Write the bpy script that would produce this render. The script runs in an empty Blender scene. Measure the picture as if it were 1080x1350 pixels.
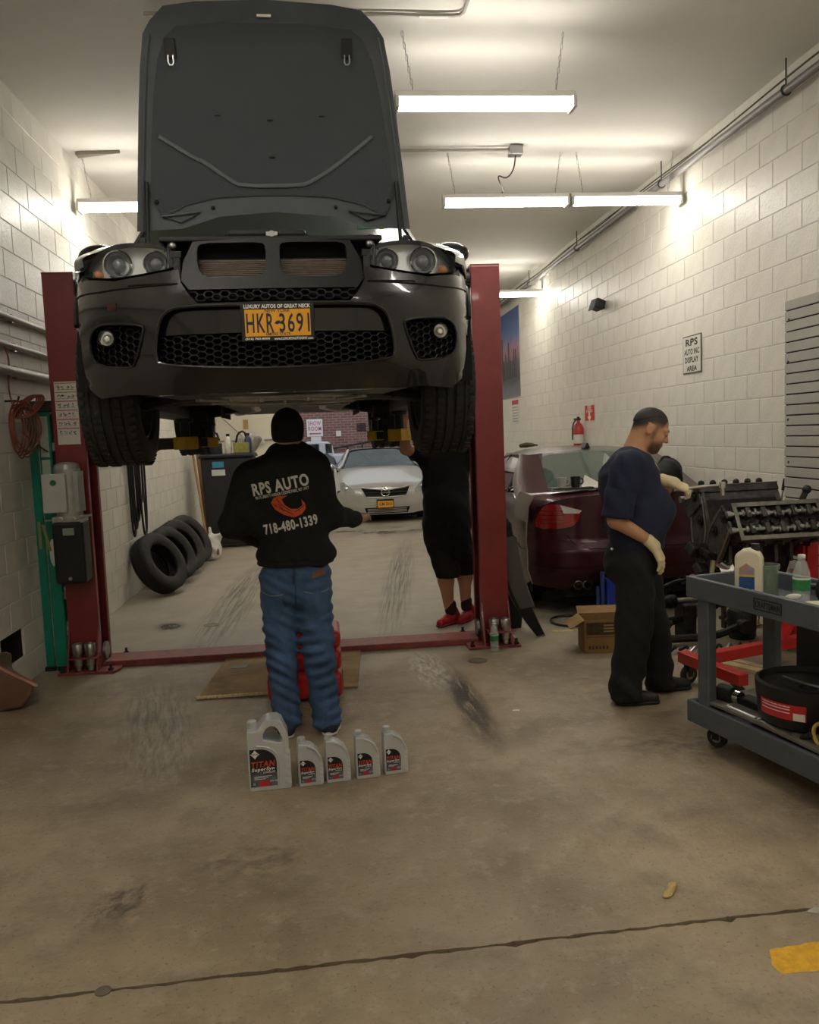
import bpy, bmesh, math, random
import numpy as np
from mathutils import Vector, Matrix, Euler
from mathutils.geometry import delaunay_2d_cdt
random.seed(7); np.random.seed(7)
SC = bpy.context.scene
COL = SC.collection
# ---------------------------------------------------------------- camera
F, ROLL, YAW, PITCH, EYE = 1100.0, 0.039, 0.09574, 0.09266, 1.62      # focal length in pixels of the 1080 x 1350 frame
_cp, _sp, _cy, _sy = math.cos(PITCH), math.sin(PITCH), math.cos(YAW), math.sin(YAW)
FW = np.array([_sy*_cp, _cy*_cp, -_sp]); RT = np.array([_cy, -_sy, 0.0]); DN = np.cross(FW, RT)
IMX = RT*math.cos(ROLL) + DN*math.sin(ROLL); IMY = -RT*math.sin(ROLL) + DN*math.cos(ROLL)
cam = bpy.data.cameras.new('camera'); camo = bpy.data.objects.new('camera', cam); COL.objects.link(camo)
cam.sensor_fit = 'HORIZONTAL'; cam.sensor_width = 36.0; cam.lens = F/1080*36; cam.clip_start = 0.05; cam.clip_end = 200
camo.matrix_world = Matrix(((IMX[0], -IMY[0], -FW[0], 0), (IMX[1], -IMY[1], -FW[1], 0), (IMX[2], -IMY[2], -FW[2], EYE), (0, 0, 0, 1)))
SC.camera = camo
# ---------------------------------------------------------------- overcast sky outside the rear door, exposure
W = bpy.data.worlds.new('overcast_sky'); SC.world = W; W.use_nodes = True
W.node_tree.nodes['Background'].inputs[0].default_value = (0.86, 0.93, 1.0, 1)
W.node_tree.nodes['Background'].inputs[1].default_value = 0.75
SC.view_settings.view_transform = 'Standard'; SC.view_settings.look = 'None'; SC.view_settings.gamma = 1.0
SC.view_settings.use_curve_mapping = False
SC.view_settings.exposure = 0.18
TUBE_POWER = 42.0
# ---------------------------------------------------------------- measuring: a pixel of the photo turned into a real point in the room
def ray(px, py):
    return IMX*((px-540)/F) + IMY*((py-675)/F) + FW
def atY(px, py, y):
    r = ray(px, py); return np.array([0, 0, EYE]) + r*(y/r[1])
def atX(px, py, x):
    r = ray(px, py); return np.array([0, 0, EYE]) + r*(x/r[0])
def atZ(px, py, z=0.0):
    r = ray(px, py); return np.array([0, 0, EYE]) + r*((z-EYE)/r[2])
# ---------------------------------------------------------------- materials
def lin(c):
    return tuple(((v/12.92) if v <= 0.04045 else ((v+0.055)/1.055)**2.4) for v in c)
def rgb(h):
    if isinstance(h, str):
        return lin(tuple(int(h[i:i+2], 16)/255 for i in (0, 2, 4)))
    return h
MATS = {}
def mat(name, col, rough=0.5, metal=0.0, var=0.0, vscale=6.0, bump=0.0, bscale=40.0, coat=0.0, col2=None, trans=0.0, ior=1.45, emit=0.0, spec=0.5, stretch=None, alpha=1.0):
    if name in MATS: return MATS[name]
    m = bpy.data.materials.new(name); m.use_nodes = True; MATS[name] = m
    nt = m.node_tree; b = nt.nodes['Principled BSDF']
    c = rgb(col)
    b.inputs['Base Color'].default_value = (*c, 1); b.inputs['Roughness'].default_value = rough; b.inputs['Metallic'].default_value = metal
    b.inputs['Specular IOR Level'].default_value = spec
    b.inputs['Coat Weight'].default_value = coat; b.inputs['Coat Roughness'].default_value = 0.05
    b.inputs['Transmission Weight'].default_value = trans; b.inputs['IOR'].default_value = ior; b.inputs['Alpha'].default_value = alpha
    if emit:
        b.inputs['Emission Color'].default_value = (*c, 1); b.inputs['Emission Strength'].default_value = emit
    if var or bump or col2:
        tc = nt.nodes.new('ShaderNodeTexCoord'); mp = nt.nodes.new('ShaderNodeMapping')
        nt.links.new(tc.outputs['Object'], mp.inputs[0])
        if stretch: mp.inputs['Scale'].default_value = stretch
    if var or col2:
        n = nt.nodes.new('ShaderNodeTexNoise'); n.inputs['Scale'].default_value = vscale; n.inputs['Detail'].default_value = 6; n.inputs['Roughness'].default_value = 0.65
        nt.links.new(mp.outputs[0], n.inputs['Vector'])
        r = nt.nodes.new('ShaderNodeValToRGB'); e = r.color_ramp.elements
        e[0].position = 0.35; e[1].position = 0.65
        ca = rgb(col2) if col2 else tuple(max(0, v*(1-var)) for v in c); cb = c if col2 else tuple(min(1, v*(1+var)) for v in c)
        e[0].color = (*ca, 1); e[1].color = (*cb, 1)
        nt.links.new(n.outputs[0], r.inputs[0]); nt.links.new(r.outputs[0], b.inputs['Base Color'])
    if bump:
        n2 = nt.nodes.new('ShaderNodeTexNoise'); n2.inputs['Scale'].default_value = bscale; n2.inputs['Detail'].default_value = 4
        nt.links.new(mp.outputs[0], n2.inputs['Vector'])
        bp = nt.nodes.new('ShaderNodeBump'); bp.inputs['Strength'].default_value = bump; bp.inputs['Distance'].default_value = 0.01
        nt.links.new(n2.outputs[0], bp.inputs['Height']); nt.links.new(bp.outputs[0], b.inputs['Normal'])
    return m
# ---------------------------------------------------------------- mesh builders
def basis(d):
    d = Vector(d).normalized()
    a = Vector((0, 0, 1)) if abs(d.z) < 0.9 else Vector((1, 0, 0))
    u = d.cross(a).normalized(); v = d.cross(u).normalized()
    return u, v, d
class MB:
    def __init__(s): s.v = []; s.f = []
    def add(s, vs, fs):
        o = len(s.v); s.v += [tuple(map(float, p)) for p in vs]; s.f += [tuple(i+o for i in q) for q in fs]; return s
    def box(s, c, d, rot=None):
        x, y, z = (k/2 for k in d); P = [(-x,-y,-z),(x,-y,-z),(x,y,-z),(-x,y,-z),(-x,-y,z),(x,-y,z),(x,y,z),(-x,y,z)]
        if rot is not None:
            R = rot if isinstance(rot, Matrix) else Euler(rot).to_matrix(); P = [R @ Vector(p) for p in P]
        return s.add([(p[0]+c[0], p[1]+c[1], p[2]+c[2]) for p in P], [(0,3,2,1),(4,5,6,7),(0,1,5,4),(1,2,6,5),(2,3,7,6),(3,0,4,7)])
    def bb(s, a, b):
        return s.box([(p+q)/2 for p, q in zip(a, b)], [abs(q-p) for p, q in zip(a, b)])
    def cyl(s, p0, p1, r0, r1=None, n=16, caps=True):
        r1 = r0 if r1 is None else r1
        p0 = Vector(p0); p1 = Vector(p1); u, v, d = basis(p1-p0)
        vs = []
        for p, r in ((p0, r0), (p1, r1)):
            for i in range(n):
                a = 2*math.pi*i/n; vs.append(p + u*(r*math.cos(a)) + v*(r*math.sin(a)))
        fs = [(i, (i+1) % n, n+(i+1) % n, n+i) for i in range(n)]
        if caps: fs += [tuple(range(n))[::-1], tuple(range(n, 2*n))]
        return s.add(vs, fs)
    def tube(s, pts, r, n=8, closed=False, caps=True, smooth=0):
        pts = [Vector(p) for p in pts]
        for _ in range(smooth):
            q = []
            m = len(pts)
            for i in range(m if closed else m-1):
                a, b = pts[i], pts[(i+1) % m]; q += [a*0.75+b*0.25, a*0.25+b*0.75]
            pts = q if closed else [pts[0]] + q + [pts[-1]]
        m = len(pts); vs = []; pu = None
        for i, p in enumerate(pts):
            t = (pts[(i+1) % m]-pts[i-1]) if closed else (pts[min(i+1, m-1)]-pts[max(i-1, 0)])
            if t.length < 1e-9: t = Vector((0, 0, 1))
            t.normalize()
            if pu is None: u, v, _ = basis(t)
            else:
                u = (pu - t*pu.dot(t)); u = u.normalized() if u.length > 1e-6 else basis(t)[0]; v = t.cross(u)
            pu = u; rr = r[i*len(r)//m] if isinstance(r, (list, tuple)) else r
            for k in range(n):
                a = 2*math.pi*k/n; vs.append(p+u*(rr*math.cos(a))+v*(rr*math.sin(a)))
        fs = []
        for i in range(m if closed else m-1):
            j = (i+1) % m
            for k in range(n): fs.append((i*n+k, i*n+(k+1) % n, j*n+(k+1) % n, j*n+k))
        if caps and not closed: fs += [tuple(range(n))[::-1], tuple(range((m-1)*n, m*n))]
        return s.add(vs, fs)
    def lathe(s, prof, o=(0,0,0), axis=(0,0,1), n=24, caps=True):
        u, v, d = basis(axis); o = Vector(o); vs = []
        for r, z in prof:
            for k in range(n):
                a = 2*math.pi*k/n; vs.append(o+d*z+u*(r*math.cos(a))+v*(r*math.sin(a)))
        m = len(prof); fs = []
        for i in range(m-1):
            for k in range(n): fs.append((i*n+k, i*n+(k+1) % n, (i+1)*n+(k+1) % n, (i+1)*n+k))
        if caps: fs += [tuple(range(n))[::-1], tuple(range((m-1)*n, m*n))]
        return s.add(vs, fs)
    def loft(s, rings, closed=True, caps=True):
        n = len(rings[0]); vs = [p for r in rings for p in r]; fs = []
        for i in range(len(rings)-1):
            for k in range(n if closed else n-1): fs.append((i*n+k, i*n+(k+1) % n, (i+1)*n+(k+1) % n, (i+1)*n+k))
        if caps: fs += [tuple(range(n))[::-1], tuple(range((len(rings)-1)*n, len(rings)*n))]
        return s.add(vs, fs)
    def prism(s, pts, a, b, plane='xz'):
        # 2D outline extruded between a and b along the third axis
        def mk(p, h):
            return {'xz': (p[0], h, p[1]), 'xy': (p[0], p[1], h), 'yz': (h, p[0], p[1])}[plane]
        n = len(pts)
        return s.add([mk(p, a) for p in pts]+[mk(p, b) for p in pts], [tuple(range(n)), tuple(range(n, 2*n))[::-1]]+[(i, n+i, n+(i+1) % n, (i+1) % n) for i in range(n)])
    def ball(s, c, r, n=12, m=8):
        r = (r, r, r) if not isinstance(r, (tuple, list)) else r
        vs = [(c[0], c[1], c[2]-r[2])]; fs = []
        for j in range(1, m):
            t = math.pi*j/m - math.pi/2
            for k in range(n):
                a = 2*math.pi*k/n; vs.append((c[0]+r[0]*math.cos(t)*math.cos(a), c[1]+r[1]*math.cos(t)*math.sin(a), c[2]+r[2]*math.sin(t)))
        vs.append((c[0], c[1], c[2]+r[2])); L = len(vs)-1
        for k in range(n):
            fs.append((0, 1+(k+1) % n, 1+k)); fs.append((L, L-n+k, L-n+(k+1) % n))
        for j in range(m-2):
            for k in range(n): fs.append((1+j*n+k, 1+j*n+(k+1) % n, 1+(j+1)*n+(k+1) % n, 1+(j+1)*n+k))
        return s.add(vs, fs)
    def xf(s, M):
        s.v = [tuple(M @ Vector(p)) for p in s.v]; return s
    def build(s, name, m, parent=None, smooth=40, bevel=0.0, seg=2, solid=0.0):
        me = bpy.data.meshes.new(name); me.from_pydata(s.v, [], s.f)
        bm = bmesh.new(); bm.from_mesh(me); bmesh.ops.recalc_face_normals(bm, faces=bm.faces); bm.to_mesh(me); bm.free()
        return finish(name, me, m, parent, smooth, bevel, seg, solid)
def finish(name, me, m, parent=None, smooth=40, bevel=0.0, seg=2, solid=0.0):
    if smooth:
        me.polygons.foreach_set('use_smooth', [True]*len(me.polygons))
        if smooth < 180: me.set_sharp_from_angle(angle=math.radians(smooth))
    if m is not None:
        for k in (m if isinstance(m, (list, tuple)) else [m]): me.materials.append(k)
    o = bpy.data.objects.new(name, me); COL.objects.link(o)
    if parent is not None: o.parent = parent
    if solid:
        q = o.modifiers.new('solid', 'SOLIDIFY'); q.thickness = solid; q.offset = 0
    if bevel:
        q = o.modifiers.new('bevel', 'BEVEL'); q.width = bevel; q.segments = seg; q.limit_method = 'ANGLE'; q.angle_limit = math.radians(35)
    return o
def tag(o, label=None, cat=None, group=None, kind=None):
    if label: o['label'] = label
    if cat: o['category'] = cat
    if group: o['group'] = group
    if kind: o['kind'] = kind
    return o
def thing(name, label, cat, loc=(0,0,0), rot=(0,0,0), group=None, scale=1.0):
    o = bpy.data.objects.new(name, None); COL.objects.link(o); o.empty_display_size = 0.1
    o.location = tuple(map(float, loc)); o.rotation_euler = rot; o.scale = (scale,)*3
    return tag(o, label, cat, group)
def copy_tree(o, parent=None):
    c = o.copy(); COL.objects.link(c); c.parent = parent
    for ch in list(o.children): copy_tree(ch, c)
    return c
def pip(p, poly):
    x, y = p; r = False; n = len(poly); j = n-1
    for i in range(n):
        if (poly[i][1] > y) != (poly[j][1] > y) and x < (poly[j][0]-poly[i][0])*(y-poly[i][1])/(poly[j][1]-poly[i][1])+poly[i][0]: r = not r
        j = i
    return r
def dense(poly, d):
    q = []
    n = len(poly)
    for i in range(n):
        a, b = poly[i], poly[(i+1) % n]; k = max(1, int(math.hypot(b[0]-a[0], b[1]-a[1])/d))
        q += [(a[0]+(b[0]-a[0])*t/k, a[1]+(b[1]-a[1])*t/k) for t in range(k)]
    return q
def chaikin(poly, it=2, closed=True):
    for _ in range(it):
        q = []; n = len(poly)
        for i in range(n if closed else n-1):
            a, b = poly[i], poly[(i+1) % n]
            q += [tuple(0.75*u+0.25*w for u, w in zip(a, b)), tuple(0.25*u+0.75*w for u, w in zip(a, b))]
        poly = q if closed else [poly[0]]+q+[poly[-1]]
    return poly
def sheet(outline, holes, S, d=0.04, depth=0.0, ddir=(0,1,0), mb=None):
    """a skin over a 2D outline with holes, carried onto the surface S(u,v) -> point; rims turned inwards by depth along ddir"""
    mb = mb or MB()
    loops = [dense(outline, d)]+[dense(h, d) for h in holes]
    pts = []; edges = []
    for L in loops:
        o = len(pts); pts += L; edges += [(o+i, o+(i+1) % len(L)) for i in range(len(L))]
    us = [p[0] for p in outline]; vs = [p[1] for p in outline]
    nx = int((max(us)-min(us))/d)+1; ny = int((max(vs)-min(vs))/d)+1
    for i in range(1, nx):
        for j in range(1, ny):
            p = (min(us)+(i+0.5*(j % 2))*d, min(vs)+j*d)
            if pip(p, outline) and not any(pip(p, h) for h in holes):
                if min((p[0]-q[0])**2+(p[1]-q[1])**2 for q in pts[:sum(map(len, loops))]) > (0.45*d)**2: pts.append(p)
    r = delaunay_2d_cdt([Vector(p) for p in pts], edges, [], 0, 1e-6)
    V, T = r[0], r[2]
    fs = []
    for t in T:
        cx = sum(V[i].x for i in t)/len(t); cy = sum(V[i].y for i in t)/len(t)
        if pip((cx, cy), outline) and not any(pip((cx, cy), h) for h in holes): fs.append(tuple(t))
    mb.add([S(p.x, p.y) for p in V], fs)
    if depth:
        D = Vector(ddir)*depth
        for L in loops:
            a = [Vector(S(*p)) for p in L]; n = len(a)
            mb.add([tuple(p) for p in a]+[tuple(p+D) for p in a], [(i, (i+1) % n, n+(i+1) % n, n+i) for i in range(n)])
    return mb
def text_mesh(txt, size, bold=0.0, align='CENTER', spacing=1.0, shear=0.0, extrude=0.0, sub=0, xscale=1.0, fit=None):
    cu = bpy.data.curves.new('lettering', 'FONT'); cu.body = txt; cu.size = size; cu.align_x = align; cu.align_y = 'CENTER'
    cu.offset = bold*size; cu.space_character = spacing; cu.shear = shear; cu.extrude = extrude; cu.resolution_u = 3
    o = bpy.data.objects.new('lettering_tmp', cu); COL.objects.link(o)
    dg = bpy.context.evaluated_depsgraph_get(); me = bpy.data.meshes.new_from_object(o.evaluated_get(dg))
    bpy.data.objects.remove(o); bpy.data.curves.remove(cu)
    if sub:
        bm = bmesh.new(); bm.from_mesh(me); bmesh.ops.triangulate(bm, faces=bm.faces)
        for _ in range(sub): bmesh.ops.subdivide_edges(bm, edges=[e for e in bm.edges if e.calc_length() > size*0.12], cuts=1)
        bmesh.ops.triangulate(bm, faces=bm.faces); bm.to_mesh(me); bm.free()
    if fit:
        xs = [v.co.x for v in me.vertices]; ys = [v.co.y for v in me.vertices]; kx = fit[0]/(max(xs)-min(xs)); ky = fit[1]/(max(ys)-min(ys)); cx = (max(xs)+min(xs))/2; cy = (max(ys)+min(ys))/2
        for v in me.vertices: v.co.x = (v.co.x-cx)*kx; v.co.y = (v.co.y-cy)*ky
    if xscale != 1.0:
        for v in me.vertices: v.co.x *= xscale
    return me
def lettering(txt, size, m, M, parent=None, name='lettering', conform=None, **k):
    """flat print: text laid in the plane of matrix M (x right, y up, z out)"""
    me = text_mesh(txt, size, **k)
    for v in me.vertices:
        p = M @ v.co; v.co = conform(p) if conform else p
    return finish(name, me, m, parent, smooth=0)
def frame(o, x, y):
    x = Vector(x).normalized(); y = Vector(y); y = (y-x*y.dot(x)).normalized(); z = x.cross(y); o = Vector(o)
    return Matrix(((x.x, y.x, z.x, o.x), (x.y, y.y, z.y, o.y), (x.z, y.z, z.z, o.z), (0, 0, 0, 1)))
# ---- smooth bodies: signed distances blended together and meshed as one continuous surface (surface nets)
def sd_cone(P, a, b, ra, rb, sq=None):
    a = np.array(a, float); b = np.array(b, float)
    if sq is not None:
        s = np.array(sq, float); Q = P/s; a = a/s; b = b/s
    else: Q = P
    ba = b-a; L = ba@ba
    t = np.clip(((Q-a)@ba)/max(L, 1e-9), 0, 1)
    d = np.linalg.norm(Q-a-t[..., None]*ba, axis=-1) - (ra+(rb-ra)*t)
    return d*(min(sq) if sq is not None else 1)
def sd_ell(P, c, r, R=None):
    Q = P-np.array(c, float)
    if R is not None: Q = Q@np.array(R)
    r = np.array(r, float); k0 = np.linalg.norm(Q/r, axis=-1); k1 = np.linalg.norm(Q/(r*r), axis=-1)
    return k0*(k0-1)/np.maximum(k1, 1e-9)
def smin(a, b, k):
    h = np.clip(0.5+0.5*(b-a)/k, 0, 1); return b+(a-b)*h-k*h*(1-h)
def union(P, prims):
    d = None
    for p in prims:
        k = p.get('k', 0.03)
        e = sd_ell(P, p['c'], p['r'], p.get('R')) if 'c' in p else sd_cone(P, p['a'], p['b'], p['ra'], p.get('rb', p['ra']), p.get('sq'))
        if d is None: d = e
        elif p.get('sub'): d = -smin(-d, e, k)
        else: d = smin(d, e, k)
    return d
def C(a, b, ra, rb=None, k=0.03, sq=None): return dict(a=a, b=b, ra=ra, rb=ra if rb is None else rb, k=k, sq=sq)
def El(c, r, k=0.03, R=None, sub=False): return dict(c=c, r=r, k=k, R=R, sub=sub)
def prim_box(p):
    if 'c' in p: r = max(p['r']); c = np.array(p['c'], float); return c-r, c+r
    r = max(p['ra'], p['rb'])*(max(p['sq']) if p.get('sq') is not None else 1); a = np.array(p['a'], float); b = np.array(p['b'], float)
    return np.minimum(a, b)-r, np.maximum(a, b)+r
def nets(prims, disp, clip, lo, hi, h):
    lo = np.array(lo, float); hi = np.array(hi, float); n = np.ceil((hi-lo)/h).astype(int)+1
    ax = [lo[i]+h*np.arange(n[i]) for i in range(3)]
    D = np.full(n, .25)
    for p in prims:
        k = max(p.get('k', .03), 1e-4); b0, b1 = prim_box(p); mg = k+.02+2*h
        i0 = np.maximum(np.floor((b0-mg-lo)/h).astype(int), 0); i1 = np.minimum(np.ceil((b1+mg-lo)/h).astype(int)+1, n)
        if np.any(i1 <= i0): continue
        sl = tuple(slice(a, b) for a, b in zip(i0, i1)); G = np.stack(np.meshgrid(*[ax[i][sl[i]] for i in range(3)], indexing='ij'), -1)
        e = sd_ell(G, p['c'], p['r'], p.get('R')) if 'c' in p else sd_cone(G, p['a'], p['b'], p['ra'], p['rb'], p.get('sq'))
        D[sl] = -smin(-D[sl], e, k) if p.get('sub') else smin(D[sl], e, k)
    if disp is not None or clip is not None:
        I = np.argwhere(np.abs(D) < .06) if clip is None else np.argwhere(D < .06)
        P = lo+h*I; d = D[tuple(I.T)]
        if disp is not None: d = d+disp(P)
        if clip is not None: d = np.maximum(d, clip(P))
        D[tuple(I.T)] = d
    S = D < 0
    nx, ny, nz = D.shape
    cs = [(i, j, k) for i in (0, 1) for j in (0, 1) for k in (0, 1)]
    sub = lambda A, c: A[c[0]:nx-1+c[0], c[1]:ny-1+c[1], c[2]:nz-1+c[2]]
    cnt = sum(sub(S, c).astype(int) for c in cs); act = (cnt > 0) & (cnt < 8)
    idx = -np.ones(act.shape, int); I = np.argwhere(act); idx[act] = np.arange(len(I))
    acc = np.zeros((len(I), 3)); w = np.zeros(len(I))
    for a in range(8):
        for b in range(a+1, 8):
            ca, cb = np.array(cs[a]), np.array(cs[b])
            if np.abs(ca-cb).sum() != 1: continue
            da = D[tuple((I+ca).T)]; db = D[tuple((I+cb).T)]; m = (da < 0) != (db < 0)
            t = np.where(m, da/np.where(m, da-db, 1), 0)
            acc += np.where(m[:, None], ca+(cb-ca)*t[:, None], 0); w += m
    V = lo+h*(I+acc/w[:, None])
    Q = []
    for ax_, (u, v) in ((0, (1, 2)), (1, (2, 0)), (2, (0, 1))):
        sl0 = [slice(None)]*3; sl1 = [slice(None)]*3; sl0[ax_] = slice(0, -1); sl1[ax_] = slice(1, None)
        a, b = S[tuple(sl0)], S[tuple(sl1)]
        for flip, M_ in ((False, a & ~b), (True, ~a & b)):
            E = np.argwhere(M_)
            E = E[(E[:, u] > 0) & (E[:, v] > 0) & (E[:, u] < n[u]-1) & (E[:, v] < n[v]-1)]
            if not len(E): continue
            eu = np.zeros(3, int); eu[u] = 1; ev = np.zeros(3, int); ev[v] = 1
            q = np.stack([idx[tuple((E-eu-ev).T)], idx[tuple((E-ev).T)], idx[tuple(E.T)], idx[tuple((E-eu).T)]], 1)
            Q.append(q[:, ::-1] if flip else q)
    Q = np.concatenate(Q)
    return V, Q
def blob(name, prims, m, parent=None, h=0.012, pad=0.03, disp=None, matfn=None, clip=None, smooth=180):
    los = []; his = []
    for p in prims:
        if p.get('sub'): continue
        if 'c' in p: r = max(p['r']); los.append(np.array(p['c'])-r); his.append(np.array(p['c'])+r)
        else:
            r = max(p['ra'], p['rb'])*(max(p['sq']) if p.get('sq') is not None else 1)
            for e in (p['a'], p['b']): los.append(np.array(e)-r); his.append(np.array(e)+r)
    lo = np.min(los, 0)-pad; hi = np.max(his, 0)+pad
    def fn(P):
        d = union(P, prims)
        if disp is not None: d = d+disp(P)
        if clip is not None: d = np.maximum(d, clip(P))
        return d
    V, Q = nets(prims, disp, clip, lo, hi, h)
    me = bpy.data.meshes.new(name); me.from_pydata(V.tolist(), [], Q.tolist())
    o = finish(name, me, m, parent, smooth)
    if matfn is not None:
        cen = V[Q].mean(1); me.polygons.foreach_set('material_index', matfn(cen).astype(np.int32))
    return o, fn
# ================================================================ the room
XL, XR, ZC, YB, YF = -2.145, 3.51, 4.2, 16.8, -3.5
m_block = mat('painted_block', 'dedace', 0.42, var=0.05, vscale=3, bump=0.25, bscale=60)
m_mortar = mat('painted_mortar', 'd3cfc4', 0.6, var=0.1, vscale=8)
m_ceil = mat('painted_ceiling', 'dad6cd', 0.75, var=0.035, vscale=0.9)
def mortar_wall(name, x, sgn):
    mb = MB(); mb.bb((x, YF, 0), (x+sgn*0.2, YB, ZC+0.1))
    o = mb.build(name, m_mortar, smooth=0); o['kind'] = 'structure'; return o
def block_mesh(L, Hh, sgn):
    d = 0.003*sgn; c = 0.003
    a, b = L/2, Hh/2
    vs = [(0,-a,-b),(0,a,-b),(0,a,b),(0,-a,b),(d,-a+c,-b+c),(d,a-c,-b+c),(d,a-c,b-c),(d,-a+c,b-c)]
    fs = [(4,5,6,7),(0,1,5,4),(1,2,6,5),(2,3,7,6),(3,0,4,7)]
    return vs, fs
HOLE = (5.62, 0.42)          # broken block, low on the left wall
def block_wall(wall, x, sgn, y0, skip=None):
    rows = int(ZC/0.2); full = block_mesh(0.392, 0.192, sgn)
    me = bpy.data.meshes.new('concrete_block'); me.from_pydata(*[full[0], [], full[1]]); me.materials.append(m_block)
    cells = []
    for r in range(rows):
        y = YF+(0.2 if r % 2 else 0.0)+0.2
        while y < YB-0.1:
            cells.append((y, 0.1+0.2*r)); y += 0.4
    near = [c for c in cells if c[0] > y0]; near.sort(key=lambda c: c[0]); pick = set(near[:300])
    rest = MB()
    bm_ = bmesh.new(); bm_.from_mesh(me); bmesh.ops.recalc_face_normals(bm_, faces=bm_.faces); bm_.to_mesh(me); bm_.free()
    for c in cells:
        if skip and abs(c[0]-skip[0]) < 0.21 and abs(c[1]-skip[1]) < 0.09: continue
        if c in pick:
            o = bpy.data.objects.new('concrete_block', me); COL.objects.link(o); o.parent = wall; o.location = (x, c[0], c[1])
        else:
            rest.add([(v[0]+x, v[1]+c[0], v[2]+c[1]) for v in full[0]], full[1])
    o = rest.build('far_blocks', m_block, wall, smooth=0); o['kind'] = 'stuff'
# the left wall has a knocked-out block: built as slabs of mortar around the hole
hc = atX(5, 858, XL); HOLE = (round((float(hc[1])-YF-0.2)/0.4)*0.4+YF+0.2, 0.0); 
_r = int(float(hc[2])/0.2); HOLE = (HOLE[0]+(0.2 if _r % 2 else 0.0), 0.1+0.2*_r)
hy0, hy1, hz0, hz1 = HOLE[0]-0.2, HOLE[0]+0.2, HOLE[1]-0.1, HOLE[1]+0.1
mb = MB()
mb.bb((XL, YF, 0), (XL-0.2, hy0, ZC+0.1)); mb.bb((XL, hy1, 0), (XL-0.2, YB, ZC+0.1)); mb.bb((XL, hy0, 0), (XL-0.2, hy1, hz0)); mb.bb((XL, hy0, hz1), (XL-0.2, hy1, ZC+0.1))
wall_left = tag(mb.build('wall_left', m_mortar, smooth=0), kind='structure')
block_wall(wall_left, XL, 1, 4.9, HOLE)
m_dark = mat('dark_cavity', '1c1a18', 0.9)
mb = MB(); mb.bb((XL-0.2, hy0-.05, hz0-.05), (XL-0.25, hy1+.05, hz1+.05)); mb.build('cavity_back', m_dark, wall_left, smooth=0)
mb = MB(); mb.bb((XL-.012, hy0, hz0), (XL-.2, hy1, hz0+.004)); mb.bb((XL-.012, hy0, hz1-.004), (XL-.2, hy1, hz1)); mb.bb((XL-.012, hy1-.004, hz0), (XL-.2, hy1, hz1)); mb.bb((XL-.012, hy0, hz0), (XL-.2, hy0+.004, hz1)); mb.build('cavity_shade', m_dark, wall_left, smooth=0)  # dark sheets added inside the hole, its shade put into their colour
m_foam = mat('insulation_foam', 'c8b27c', 0.95, var=0.25, vscale=30, bump=1.0, bscale=60)
blob('insulation', [El((XL-0.1, hy0+0.09, hz0+0.07), (.05, .1, .07)), El((XL-0.09, hy0+0.2, hz0+0.03), (.06, .13, .035)), El((XL-0.11, hy0+0.06, hz0+0.13), (.05, .07, .05))], m_foam, wall_left, h=0.012, disp=lambda P: 0.008*np.sin(P[..., 1]*90)*np.sin(P[..., 2]*80))
wall_right = mortar_wall('wall_right', XR, 1); block_wall(wall_right, XR, -1, 5.0)
# back wall: painted, with the open drive-through doorway on the right
DX0, DX1, DZ = -0.55, 3.3, 3.3
m_back = mat('cream_paint', 'ddd7c4', 0.6, var=0.04, vscale=2)
mb = MB(); mb.bb((XL-0.2, YB, 0), (DX0, YB+0.25, ZC+0.1)); mb.bb((DX1, YB, 0), (XR+0.2, YB+0.25, ZC+0.1)); mb.bb((DX0, YB, DZ), (DX1, YB+0.25, ZC+0.1))
wall_back = tag(mb.build('wall_back', m_back, smooth=0), kind='structure')
mb = MB(); mb.bb((XL-0.2, YF-0.25, 0), (XR+0.2, YF, ZC+0.1)); tag(mb.build('wall_front', m_back, smooth=0), kind='structure')
mb = MB(); mb.bb((XL-0.2, YF-0.25, ZC), (XR+0.2, YB+0.25, ZC+0.15)); ceiling = tag(mb.build('ceiling', m_ceil, smooth=0), kind='structure')
# a seam where one ceiling board sags a little, by the left wall
p = atZ(100, 202, ZC-0.01); q = atZ(158, 199, ZC-0.01)
mb = MB(); mb.prism([(p[0], p[1]-0.02), (q[0], q[1]), (p[0], p[1]+0.07)], ZC-0.03, ZC-0.002, 'xy'); mb.build('ceiling_seam', mat('seam_gap', '8b8378', 0.9), ceiling, smooth=0)
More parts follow.
